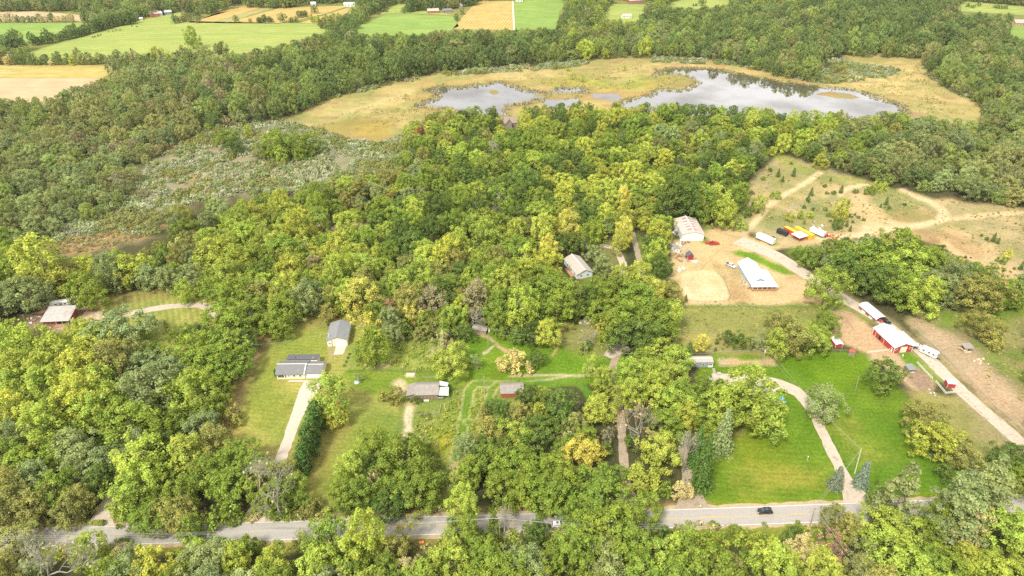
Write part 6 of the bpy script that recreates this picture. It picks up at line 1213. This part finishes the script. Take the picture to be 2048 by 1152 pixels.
# ================================================================== VEHICLES
def extrude_profile(root, name, m, prof, w0, w1=None, z1=None):
    """side outline (x,z) given width; upper part narrows to w1 above z1"""
    V = []; n = len(prof)
    for s in (-1, 1):
        for x, z in prof: V.append((x, s * ((w1 if (w1 and z > z1) else w0) / 2), z))
    F = [tuple(range(n))[::-1], tuple(range(n, 2 * n))] + [(i, (i + 1) % n, n + (i + 1) % n, n + i) for i in range(n)]
    return poly_mesh(root, name, m, V, [f[::-1] for f in F])
def wheels(root, xs, w, r=.36):
    for x in xs:
        for s in (-1, 1):
            t = cyl(root, 'wheel', 'tyre', (x, s * (w / 2 - .22), r), (x, s * (w / 2 + .02), r), r, n=12); bxc = cyl(t, 'rim', 'rim', (0, 0, .9), (0, 0, 1.05), .6, n=10)
def car(name, label, p, ang, paint, kind='suv', cat='car'):
    e = empty(name, G(*p), ang, label, cat)
    if kind == 'pickup':
        L = 5.6; extrude_profile(e, 'body', paint, [(-2.8, .45), (2.8, .45), (2.8, .95), (2.6, 1.1), (1.2, 1.18), (-2.75, 1.15), (-2.8, .95)], 1.95)
        extrude_profile(e, 'cab', paint, [(-.9, 1.14), (1.25, 1.14), (.75, 1.82), (-.75, 1.86)], 1.85, 1.6, 1.5); bx(e, 'bed', 'dark', (-1.85, 0, 1.16), (1.75, 1.6, .06))
        bx(e, 'windscreen', 'glass', (1.04, 0, 1.5), (.08, 1.5, .6), (0, R(-36), 0)); bx(e, 'rear_window', 'glass', (-.86, 0, 1.5), (.06, 1.4, .5), (0, R(12), 0)); cabx, cl = 0.0, 1.3
    else:
        L = 4.6; extrude_profile(e, 'body', paint, [(-2.3, .4), (2.3, .4), (2.32, .75), (2.15, .95), (1.0, 1.05), (-2.2, 1.08), (-2.32, .8)], 1.86)
        extrude_profile(e, 'cab', paint, [(-2.15, 1.06), (1.15, 1.04), (.35, 1.62), (-1.75, 1.66)], 1.8, 1.45, 1.4)
        bx(e, 'windscreen', 'glass', (.78, 0, 1.36), (.07, 1.45, .78), (0, R(-54), 0)); bx(e, 'rear_window', 'glass', (-2.0, 0, 1.38), (.06, 1.4, .55), (0, R(33), 0)); cabx, cl = -.65, 1.9
        bx(e, 'sunroof', 'glass', (-.4, 0, 1.655), (.8, .9, .02))
    for s in (-1, 1):
        bx(e, 'side_window', 'glass', (cabx, s * .86, 1.36), (cl, .06, .36), (R(-s * 18), 0, 0)); bx(e, 'headlight', 'lamp_clear', (L / 2 - .02, s * .68, .78), (.12, .36, .18)); bx(e, 'tail_light', 'lamp_red', (-L / 2 + .02, s * .75, .88), (.1, .25, .25)); bx(e, 'mirror', paint, (cabx + cl / 2 + .1, s * 1.02, 1.15), (.14, .2, .14))
    wheels(e, (-1.45 if kind != 'pickup' else -1.75, 1.45 if kind != 'pickup' else 1.85), 1.86 if kind != 'pickup' else 1.95); return e
rd_ang = math.atan2((G(1600, 1027.5) - G(1450, 1033.3)).y, (G(1600, 1027.5) - G(1450, 1033.3)).x)
e = car('suv', 'black car driving on the road below the big lawn', (1529, 1025), rd_ang + math.pi, 'car_black'); e.location.z = .06
e = car('car', 'white car on the road between overhanging trees', (1117, 1052), rd_ang, 'car_white'); e.location.z = .06
car('pickup_truck', 'silver pickup parked beside the blue farmhouse', (1461, 533), R(-52), 'car_silver', 'pickup', 'pickup')
e = car('pickup_truck', 'red pickup with open bed on the sandy yard', (1428, 489), R(8), 'car_red', 'pickup', 'pickup')
car('pickup_truck', 'white pickup nose out at the west end of the lawn drive', (1419, 765), R(95), 'car_white', 'pickup', 'pickup'); car('suv', 'grey car parked behind the white pickup by the trees', (1420, 776), R(92), 'car_grey')
car('suv', 'white car tucked beside the red barn carport', (1838, 697), R(-55), 'car_white')
car('pickup_truck', 'dark red car parked under the hoop shelter', (1756, 640), R(-60), 'car_red'); car('pickup_truck', 'dark car in the mouth of the hoop shelter', (1771, 645), R(-60), 'car_black')
def camper(label, p, ang, L=7.0):
    e = empty('camper_trailer', G(*p), ang, label, 'camper'); w = 2.4
    extrude_profile(e, 'body', 'white_metal', [(-L / 2, .6), (L / 2 - .5, .55), (L / 2, 1.3), (L / 2 - .35, 2.75), (L / 2 - .9, 2.95), (-L / 2 + .3, 2.95), (-L / 2, 2.5)], w)
    for x in (-2, .2, 2): 
        for s in (-1, 1): bx(e, 'window', 'glass', (x, s * (w / 2 + .01), 1.9), (.9, .05, .6))
    bx(e, 'door', 'white_paint', (1.1, -w / 2 - .02, 1.6), (.7, .05, 1.7)); bx(e, 'stripe', 'grey_siding', (0, -w / 2 - .015, 1.2), (L * .8, .03, .25)); bx(e, 'roof_vent', 'porcelain', (.6, 0, 3.0), (.5, .5, .16)); bx(e, 'air_unit', 'porcelain', (-1.4, 0, 3.05), (1.0, .7, .25)); bx(e, 'hitch', 'dark', (L / 2 + .6, 0, .5), (1.3, .2, .12)); bx(e, 'window', 'glass', (L / 2 - .08, 0, 2.0), (.06, 1.3, .6), (0, R(-14), 0))
    wheels(e, (-.5, .4), w); return e
camper('white travel trailer parked at the red barn', (1857, 710), R(-52)); camper('white camper behind the old grey house', (125, 612), R(12), 9.0)
def box_trailer(name, label, p, ang, L, m, w=2.5, h=2.6, z0=1.0, cat='trailer', nw=2, ribs=True):
    e = empty(name, G(*p), ang, label, cat); bx(e, 'box', m, (0, 0, z0 + h / 2), (L, w, h)); bx(e, 'roof', m if m != 'red_steel' else 'yellow_steel', (0, 0, z0 + h + .03), (L + .05, w + .05, .08))
    if ribs:
        n_ = int(L / .8)
        for i in range(n_):
            for s in (-1, 1): bx(e, 'rib', m, (-L / 2 + (i + .5) * L / n_, s * (w / 2 + .02), z0 + h / 2), (.12, .05, h - .3))
    for s in (-1, 1): bx(e, 'door', m, (L / 2 + .03, s * w / 4, z0 + h / 2), (.06, w / 2 - .08, h - .16)); bx(e, 'lock_bar', 'porcelain', (L / 2 + .08, s * .25, z0 + h / 2), (.04, .05, h - .3))
    if nw: wheels(e, [-L / 2 + 1.2 + i * 1.1 for i in range(nw)], w, .48)
    return e
box_trailer('semi_trailer', 'long white box trailer standing on the sandy yard', (1530, 484), R(128), 10.5, 'white_metal'); box_trailer('cargo_trailer', 'short black cargo trailer beside the red container', (1564, 469), R(128), 6.0, 'black_steel', h=2.2, z0=.5); box_trailer('semi_trailer', 'white trailer parked right of the containers', (1634, 470), R(128), 8.5, 'white_metal', h=2.2)
for lb, p, m in [('red shipping container with yellow top nearest the black trailer', (1586, 470), 'red_steel'), ('yellow shipping container beside the red one', (1607, 470), 'yellow_steel')]: box_trailer('shipping_container', lb, p, R(118), 12.2, m, 2.44, 2.6, .05, 'container', 0)
e = empty('container_roof', G(1600, 478), R(28), 'white sheet roof bridging the two containers', 'roof'); shed_roof(e, (-4.5, -3, 2.95), (2.5, -3, 2.95), (2.5, 3, 3.05), (-4.5, 3, 3.05), 'white_metal')
for x_ in (-4.2, 2.2): cyl(e, 'post', 'red_steel', (x_, -2.8, 0), (x_, -2.8, 2.9), .1, n=6)
e = empty('flatbed_trailer', G(1418, 487), R(8), 'low red flatbed trailer behind the red pickup', 'trailer'); bx(e, 'deck', 'car_red', (0, 0, .75), (4.6, 2.1, .2)); bx(e, 'tongue', 'dark', (2.9, 0, .6), (1.6, .2, .15)); bx(e, 'headboard', 'car_red', (2.2, 0, 1.1), (.1, 2.0, .6)); wheels(e, (-.7, .3), 2.0)
e = empty('tractor', G(1650, 474), R(30), 'small red tractor among scrap by the white trailer', 'tractor'); bx(e, 'hood', 'red_steel', (1.0, 0, 1.1), (1.8, .8, .8)); bx(e, 'seat', 'dark', (-.6, 0, 1.3), (.6, .6, .7)); bx(e, 'exhaust', 'dark', (1.2, .2, 1.8), (.1, .1, .8)); wheels(e, (1.3,), 1.5, .45); wheels(e, (-.7,), 1.9, .8)
e = empty('tractor', G(1543, 478), R(140), 'little orange-red tractor behind the long white trailer', 'tractor'); bx(e, 'hood', 'red_steel', (.9, 0, 1.0), (1.6, .8, .8)); bx(e, 'seat', 'dark', (-.5, 0, 1.2), (.6, .6, .7)); wheels(e, (1.1,), 1.4, .42); wheels(e, (-.6,), 1.8, .75)

# ================================================================== FENCES, POLES, WIRES
def fence(name, label, pts, m, hgt, rails, gap=2.6, post=.12, rail_h=.14, cat='fence'):
    P = [G(*p) for p in pts]; o = P[0]; e = empty(name, o, 0, label, cat)
    for k in range(len(P) - 1):
        a, b = P[k] - o, P[k + 1] - o; n = max(1, round((b - a).length / gap)); ang = math.atan2((b - a).y, (b - a).x); sg = (b - a).length / n
        for i in range(n + (1 if k == len(P) - 2 else 0)):
            q = a.lerp(b, i / n); bx(e, 'post', m, (q.x, q.y, hgt / 2 + .03), (post, post, hgt + .06 + random.uniform(-.05, .08)), (random.uniform(-.03, .03), random.uniform(-.03, .03), ang))
        for i in range(n):
            q = a.lerp(b, (i + .5) / n)
            for z in rails: bx(e, 'rail', m, (q.x + random.uniform(-.02, .02), q.y, z), (sg * .995, .05, rail_h), (0, random.uniform(-.015, .015), ang))
    return e
fence('board_fence', 'white board fence running to the small red shed', [(1833.6, 727), (1848, 743), (1864, 759)], 'fence_white', 1.2, (.3, .6, .9, 1.12)); fence('board_fence', 'white board fence wrapping the small red shed', [(1870.5, 765), (1880, 776), (1890.5, 788.5), (1905, 787), (1920.5, 786)], 'fence_white', 1.25, (.3, .6, .9, 1.15))
fence('board_fence', 'grey board fence between the paddock and the red barn', [(1733.8, 707.5), (1755, 705), (1778, 702)], 'fence_white', 1.2, (.3, .6, .9, 1.12)); fence('paddock_fence', 'long low plank fence along the farm lane', [(1834, 631), (1829, 645), (1828.5, 658), (1847.5, 676), (1860, 686), (1882, 707), (1908, 732)], 'fence_grey', 1.15, (.35, .72, 1.05), 2.8)
fence('wire_fence', 'post and wire fence continuing down the lane', [(1908, 732.5), (1936, 756), (1985, 810), (2048, 866)], 'fence_grey', 1.15, (.5, 1.0), 3.2, .11, .025); fence('wire_fence', 'post and wire fence below the lane in the east corner', [(1921, 787), (1950, 815), (1985, 855), (2015, 890)], 'fence_grey', 1.1, (.5, 1.0), 3.6, .1, .025)
fence('arena_fence', 'dark pipe fence curving along the sandy riding arena', [(1363, 600), (1380, 604), (1410, 605.5), (1440, 605), (1456, 602), (1460, 592), (1454, 575), (1446, 558), (1434, 547)], 'weathered', 1.2, (.6, 1.1), 2.8, .1, .07)
fence('pasture_fence', 'wire fence across the horse pasture top', [(1365, 612), (1480, 613), (1600, 612), (1660, 618), (1722, 634), (1750, 645)], 'fence_grey', 1.1, (.5, 1.0), 4.5, .1, .022); fence('rail_fence', 'grey split rail fence corner by the weathered barn', [(838, 833), (860, 830), (879, 827), (882, 812)], 'fence_grey', 1.1, (.35, .7, 1.0), 2.4)
fence('rail_fence', 'low grey rail fence behind the weathered barn', [(845, 757), (862, 757), (880, 755)], 'fence_grey', 1.0, (.4, .8), 2.2); fence('garden_fence', 'green wire garden frame beside the mobile home', [(1438, 718), (1447, 717.5), (1452, 730.5), (1441, 731), (1438, 718)], 'green_metal', .9, (.4, .85), 1.6, .07, .05); fence('pasture_fence', 'thin wire fence along the lawn top edge', [(1400, 705), (1500, 705), (1640, 702), (1700, 703)], 'fence_grey', 1.0, (.5, .95), 5, .09, .02)
fence('board_fence', 'white board fence peeping out at the south-east corner', [(1980, 1150), (2015, 1152), (2056, 1153)], 'fence_white', 1.3, (.3, .7, 1.1))
WPT = {}
def pole(key, label, base, top, h, arm=True, transformer=False, m='wood_pole'):
    a = G(*base); b = G(*top, h); d = b - a; hz = Vector((d.x, d.y)).length
    if hz > h * .3: b = Vector((a.x + d.x / hz * h * .12, a.y + d.y / hz * h * .12, h))
    e = empty('utility_pole', a, 0, label, 'utility pole'); t = b - a
    cyl(e, 'post', m, (0, 0, -.3), t, .17, .11); WPT[key] = []
    if arm:
        bx(e, 'crossarm', m, t - Vector((0, 0, .35)), (2.4, .14, .14))
        for x_ in (-1.05, 0, 1.05): cyl(e, 'insulator', 'porcelain', t + Vector((x_, 0, -.28)), t + Vector((x_, 0, 0)), .07); WPT[key].append(a + t + Vector((x_, 0, 0)))
    else: WPT[key] = [a + t - Vector((0, 0, .2))]; cyl(e, 'insulator', 'porcelain', t - Vector((0, 0, .3)), t + Vector((0, 0, .1)), .09)
    if transformer: cyl(e, 'transformer', 'porcelain', t + Vector((.32, -.1, -1.9)), t + Vector((.32, -.1, -.9)), .28, n=10)
pole('lawn', 'tall utility pole with crossarm and transformer above the lawn', (1523, 749), (1530, 697), 13.5, True, True); pole('lawn2', 'slender pale pole on the lawn between the blue spruces', (1709.5, 947), (1722.5, 898), 11, False, False, 'fence_white'); pole('glade', 'wooden utility pole at the edge of the garden glade', (976, 694), (977, 656), 10.5, False, True)
pole('west', 'leaning pale pole beside the old grey house', (58, 661), (45, 630), 9, False); pole('road_e', 'crossarm pole south of the road below the lawn', (1619, 1054), (1622, 1027), 10, True); pole('road_m', 'slim roadside pole beside the dead snag', (1000, 1082), (998, 1036), 11, True)
pole('post1', 'thin dark antenna pole on the upper lawn', (1711, 781), (1718, 753), 7, False); pole('post2', 'thin pole in the mown meadow loop', (969, 790), (968, 753), 8, False); pole('post3', 'short pole by the weathered barn', (832, 768), (831, 738), 7, False)
def wire(a, b, sag, label, thick=.028):
    a, b = Vector(a), Vector(b); n = 14; P = []
    for i in range(n + 1):
        t = i / n; p = a.lerp(b, t); p.z -= sag * 4 * t * (1 - t); P.append(p)
    V, F = tubes([(P[i], P[i + 1], thick, thick) for i in range(n)], 4); e = link('power_line', mesh_np('power_line', V - np.array(a), F, ('wire',)), None, a); tag(e, label, 'power line', 'overhead wires')
ge = [G(1745, 1165, 9.5) + Vector((x, 0, 0)) for x in (-1.5, 0, 1.5)]
for i, nm in enumerate(('upper', 'middle', 'lower')):
    wire(WPT['road_e'][i], ge[i], 1.0, f'overhead wire from the crossarm pole to the south-east, {nm} of three')
    wire(WPT['road_e'][i], WPT['lawn2'][0] + Vector((0, 0, -.15 * i)), .6, f'overhead wire from the crossarm pole to the lawn pole, {nm} of three') if i < 2 else None
for i, nm in enumerate(('left', 'right')): wire(WPT['lawn2'][0], WPT['lawn'][i * 2], 1.2, f'overhead wire climbing the lawn to the tall pole, {nm} strand')
for i, nm in enumerate(('northern', 'middle', 'southern')):
    wire(WPT['road_m'][i], G(-60, 1078, 10) + Vector((0, .8 * (1 - i), 0)), 1.6, f'road wire running west above the asphalt, {nm} strand'); wire(WPT['road_m'][i], G(1330, 1052, 10) + Vector((0, .8 * (1 - i), 0)), 1.2, f'road wire running east behind the big oaks, {nm} strand')
wire(WPT['lawn'][0], G(1240, 706, 9.5), 1.5, 'overhead wire from the tall lawn pole west over the pasture edge'); wire(WPT['glade'][0], G(1240, 690, 9.5), 1.2, 'overhead wire from the glade pole toward the lane'); wire(G(657, 666, 4.5), G(500, 690, 8), 1.0, 'overhead wire from the cream garage into the west trees', .035)

# ================================================================== CATTLE AND SMALL THINGS
def beast(name, label, p, ang, m, s=1.0, cat='cow', group=None, head_down=True):
    """a standing grazing animal grown as one skin over a jointed skeleton"""
    key = (m, head_down)
    if key not in beast.cache:
        V = []; E = []; Rr = []
        def v(x, y, z, r): V.append((x, y, z)); Rr.append(r); return len(V) - 1
        sp = [v(-.95, 0, 1.05, .26), v(-.45, 0, 1.03, .33), v(.1, 0, 1.0, .36), v(.6, 0, 1.06, .31)]
        E += [(sp[i], sp[i + 1]) for i in range(3)]
        nk = v(.98, 0, .98 if head_down else 1.35, .19); hd = v(1.3, 0, .55 if head_down else 1.55, .15); mz = v(1.48, 0, .22 if head_down else 1.42, .10); E += [(sp[3], nk), (nk, hd), (hd, mz)]
        tl = v(-1.12, 0, .95, .05); t2 = v(-1.18, 0, .5, .03); E += [(sp[0], tl), (tl, t2)]
        for sy in (-1, 1):
            k1 = v(-.82, sy * .2, .72, .15); k2 = v(-.95, sy * .2, .38, .07); k3 = v(-.88, sy * .2, .02, .06); E += [(sp[0], k1), (k1, k2), (k2, k3)]
            f1 = v(.58, sy * .2, .68, .12); f2 = v(.6, sy * .2, .36, .07); f3 = v(.6, sy * .2, .02, .06); E += [(sp[3], f1), (f1, f2), (f2, f3)]
            er = v(1.2, sy * .22, .68 if head_down else 1.66, .04); E += [(hd, er)]
        me = bpy.data.meshes.new(name); me.from_pydata(V, E, [])
        o = bpy.data.objects.new('tmp', me); COL.objects.link(o); md = o.modifiers.new('skin', 'SKIN')
        for i, r in enumerate(Rr): me.skin_vertices[0].data[i].radius = (r, r)
        me.skin_vertices[0].data[1].use_root = True; o.modifiers.new('sub', 'SUBSURF').levels = 1
        dg = bpy.context.evaluated_depsgraph_get(); dg.update(); fm = bpy.data.meshes.new_from_object(o.evaluated_get(dg)); bpy.data.objects.remove(o)
        fm.materials.clear(); fm.materials.append(MATS[m]); beast.cache[key] = fm
    o = link(name, beast.cache[key], None, G(*p)); o.rotation_euler = (0, 0, ang); o.scale = (s, s, s); return tag(o, label, cat, group)
beast.cache = {}
cows = sorted([(x / 5.689, y / 5.689) for x, y in [(1500,297),(1557,303),(1273,328),(1323,345),(1370,343),(1285,357),(1235,357),(1200,343),(1175,335),(1145,400),(1113,398),(1085,418),(1060,425),(1117,412),(1022,385),(868,430),(1390,285),(850,433)]])
for i, p in enumerate(cows):
    w_ = 'leftmost' if i == 0 else ('rightmost' if i == len(cows) - 1 else f'{ORD[i]} from left')
    beast('cow', f'tiny black cow grazing the far pale green pasture, {w_}', (p[0], p[1] + 1), random.uniform(0, 6.28), 'hide_black', 1.15, 'cow', 'cattle in the far pasture')
beast('horse', 'pale tan horse standing at the hay feeder', (1930, 704), R(20), 'hide_cream', 1.0, 'horse', None, False); beast('horse', 'brown horse grazing beside the hay feeder', (1921, 701), R(-40), 'hide_tan', 1.0, 'horse'); beast('pony', 'cream pony grazing on green grass before the red barn', (1805, 713), R(60), 'hide_cream', .75, 'pony')
# blue pool, tarp, junk, stones, sign, mailboxes
def heap(name, label, p, mats_, n, spread, smin, smax, cat='junk'):
    e = empty(name, G(*p), random.uniform(0, 3), label, cat)
    for i in range(n):
        s = [random.uniform(smin, smax) for _ in range(3)]; bx(e, 'piece', random.choice(mats_), (random.gauss(0, spread), random.gauss(0, spread), s[2] * .4), (s[0] * 1.6, s[1], s[2] * .8), (random.uniform(-.3, .3), random.uniform(-.3, .3), random.uniform(0, 3)))
for nm, lb, p, ms, n, sp_, a_, b_, ct in [
  ('scrap_pile', 'white and rusty scrap piled by the pole barn corner', (1366, 486), ['white_paint', 'junk_rust', 'metal_grey'], 16, 1.8, .4, 1.1, 'scrap'), ('scrap_pile', 'mixed debris along the west wall of the pole barn', (1350, 466), ['junk_rust', 'white_paint', 'tin_old'], 18, 2.0, .4, 1.2, 'scrap'),
  ('scrap_pile', 'scattered rusty junk between the two little sheds', (1364, 512), ['junk_rust', 'weathered', 'tin_old', 'red_old'], 22, 2.4, .3, 1.0, 'scrap'), ('lumber_pile', 'pale boards lying by the riding arena', (1363, 538), ['white_paint', 'hide_cream', 'stone'], 9, 1.4, .3, 1.4, 'lumber'),
  ('scrap_pile', 'pile of building offcuts beside the farmhouse wall', (1489, 567), ['hide_cream', 'weathered', 'stone', 'wood_deck'], 16, 1.4, .3, 1.0, 'scrap'), ('scrap_pile', 'machine parts right of the white trailer', (1662, 471), ['junk_rust', 'white_paint', 'red_steel', 'tin_old'], 14, 2.2, .4, 1.1, 'scrap'), ('scrap_pile', 'pale rubble behind the trailers', (1632, 454), ['stone', 'white_paint', 'tin_old'], 12, 2.6, .4, 1.0, 'rubble'),
  ('stone_heap', 'line of pale boulders on the dry slope', (1594, 412), ['stone'], 20, 3.0, .25, .65, 'rocks'), ('stone_heap', 'pale boulders by the dark cedars', (1622, 395), ['stone'], 12, 2.0, .25, .6, 'rocks'), ('stone_heap', 'stones at the edge of the tractor track', (1580, 421), ['stone'], 12, 2.0, .25, .6, 'rocks'), ('hay_pile', 'loose straw spilled in the east paddock', (1962, 724), ['straw', 'hide_cream'], 9, 1.2, .4, 1.0, 'straw'),
  ('scrap_pile', 'pale rubble patch below the barn yard', (1868, 788), ['stone', 'white_paint'], 9, 1.2, .2, .5, 'rubble'), ('scrap_pile', 'clutter of toys and chairs by the lawn driveway', (1560, 800), ['tarp_blue', 'stone', 'white_paint', 'green_metal'], 8, 1.2, .3, .8, 'clutter'), ('stone_heap', 'white gravel heap under the spreading lawn tree', (1556, 812), ['stone'], 10, 1.2, .3, .8, 'gravel'), ('scrap_pile', 'dark debris under the wood edge by the pole', (1282, 640), ['weathered'], 3, .6, .3, .6, 'scrap'),
  ('scrap_pile', 'rusty implements left in the sandy east field', (1930, 522), ['junk_rust', 'dark'], 6, 2.5, .4, 1.0, 'implement'), ('scrap_pile', 'clutter beside the old grey house', (70, 642), ['white_paint', 'tin_old', 'junk_rust', 'wood_deck'], 12, 1.6, .3, .9, 'clutter')]: heap(nm, lb, p, ms, n, sp_, a_, b_, ct)
def slab_thing(name, label, p, ang, size, m, cat, z=None):
    e = empty(name, G(*p), ang, label, cat); bx(e, 'top', m, (0, 0, size[2] - .05), (size[0], size[1], .1)); bx(e, 'base', m, (0, 0, (size[2] - .1) / 2), (size[0] * .94, size[1] * .94, size[2] - .1)); return e
slab_thing('stone_platform', 'pale flat concrete pad behind the weathered barn', (821, 750), 0, (3.4, 1.6, .35), 'hide_cream', 'platform'); slab_thing('tarp', 'bright blue tarp beside the lawn driveway', (1564, 797), .6, (1.6, 1.8, .5), 'tarp_blue', 'tarp'); slab_thing('boat', 'upturned white boat on the sand by the little barn shed', (1389, 524), .1, (3.0, 1.3, .6), 'white_paint', 'boat'); slab_thing('bench', 'white bench before the weathered barn', (853, 802), 0, (2.0, .5, .45), 'white_paint', 'bench')
slab_thing('sign_board', 'small orange sign board by the road', (843, 1086), .2, (1.6, .8, .5), 'orange_sign', 'sign'); slab_thing('swing_set', 'grey well cover on the lawn by the mobile home', (1438, 748), 0, (1.6, 1.6, .4), 'stone', 'well cover')
e = empty('wading_pool', G(714, 765), 0, 'pale aqua wading pool by the small bare tree', 'pool')
V = [(1.1 * math.cos(t * .5236), 1.1 * math.sin(t * .5236), z) for z in (0, .45) for t in range(12)]; poly_mesh(e, 'wall', 'white_paint', V, [(i, (i + 1) % 12, 12 + (i + 1) % 12, 12 + i) for i in range(12)]); poly_mesh(e, 'water_surface', 'pool_aqua', [(v[0] * .97, v[1] * .97, .38) for v in V[:12]], [tuple(range(12))])
e = empty('stepping_path', G(1428, 738), 0, 'row of pale stepping slabs below the mobile home', 'path')
for i in range(7): q = G(1427 + i * .6, 738 + i * 2.6) - e.location; bx(e, 'slab', 'concrete', (q.x, q.y, .05), (1.1, .38, .1), (0, 0, .05))
for lb, p in [('small white mailbox at the verge by the lawn corner', (1400, 1017)), ('dark mailbox on the south verge below the black car', (1402, 1054)), ('mailbox at the end of the gravel lane', (1275, 1016))]:
    e = empty('mailbox', G(*p), 0, lb, 'mailbox'); cyl(e, 'post', 'wood_pole', (0, 0, -.1), (0, 0, 1.05), .06, n=6); bx(e, 'box', 'dark' if 'dark' in lb else 'white_paint', (0, 0, 1.18), (.25, .55, .26)); bx(e, 'flag', 'red_barn', (.15, .1, 1.3), (.03, .05, .2))
for lb, p in [('bright white post light on the lawn by the tall pole', (1517, 748)), ('white garden marker on the mown lawn', (1614, 921))]:
    e = empty('lawn_post', G(*p), 0, lb, 'post'); cyl(e, 'post', 'fence_white', (0, 0, -.1), (0, 0, 1.8), .07, n=6); bx(e, 'head', 'white_paint', (0, 0, 1.9), (.3, .3, .3))
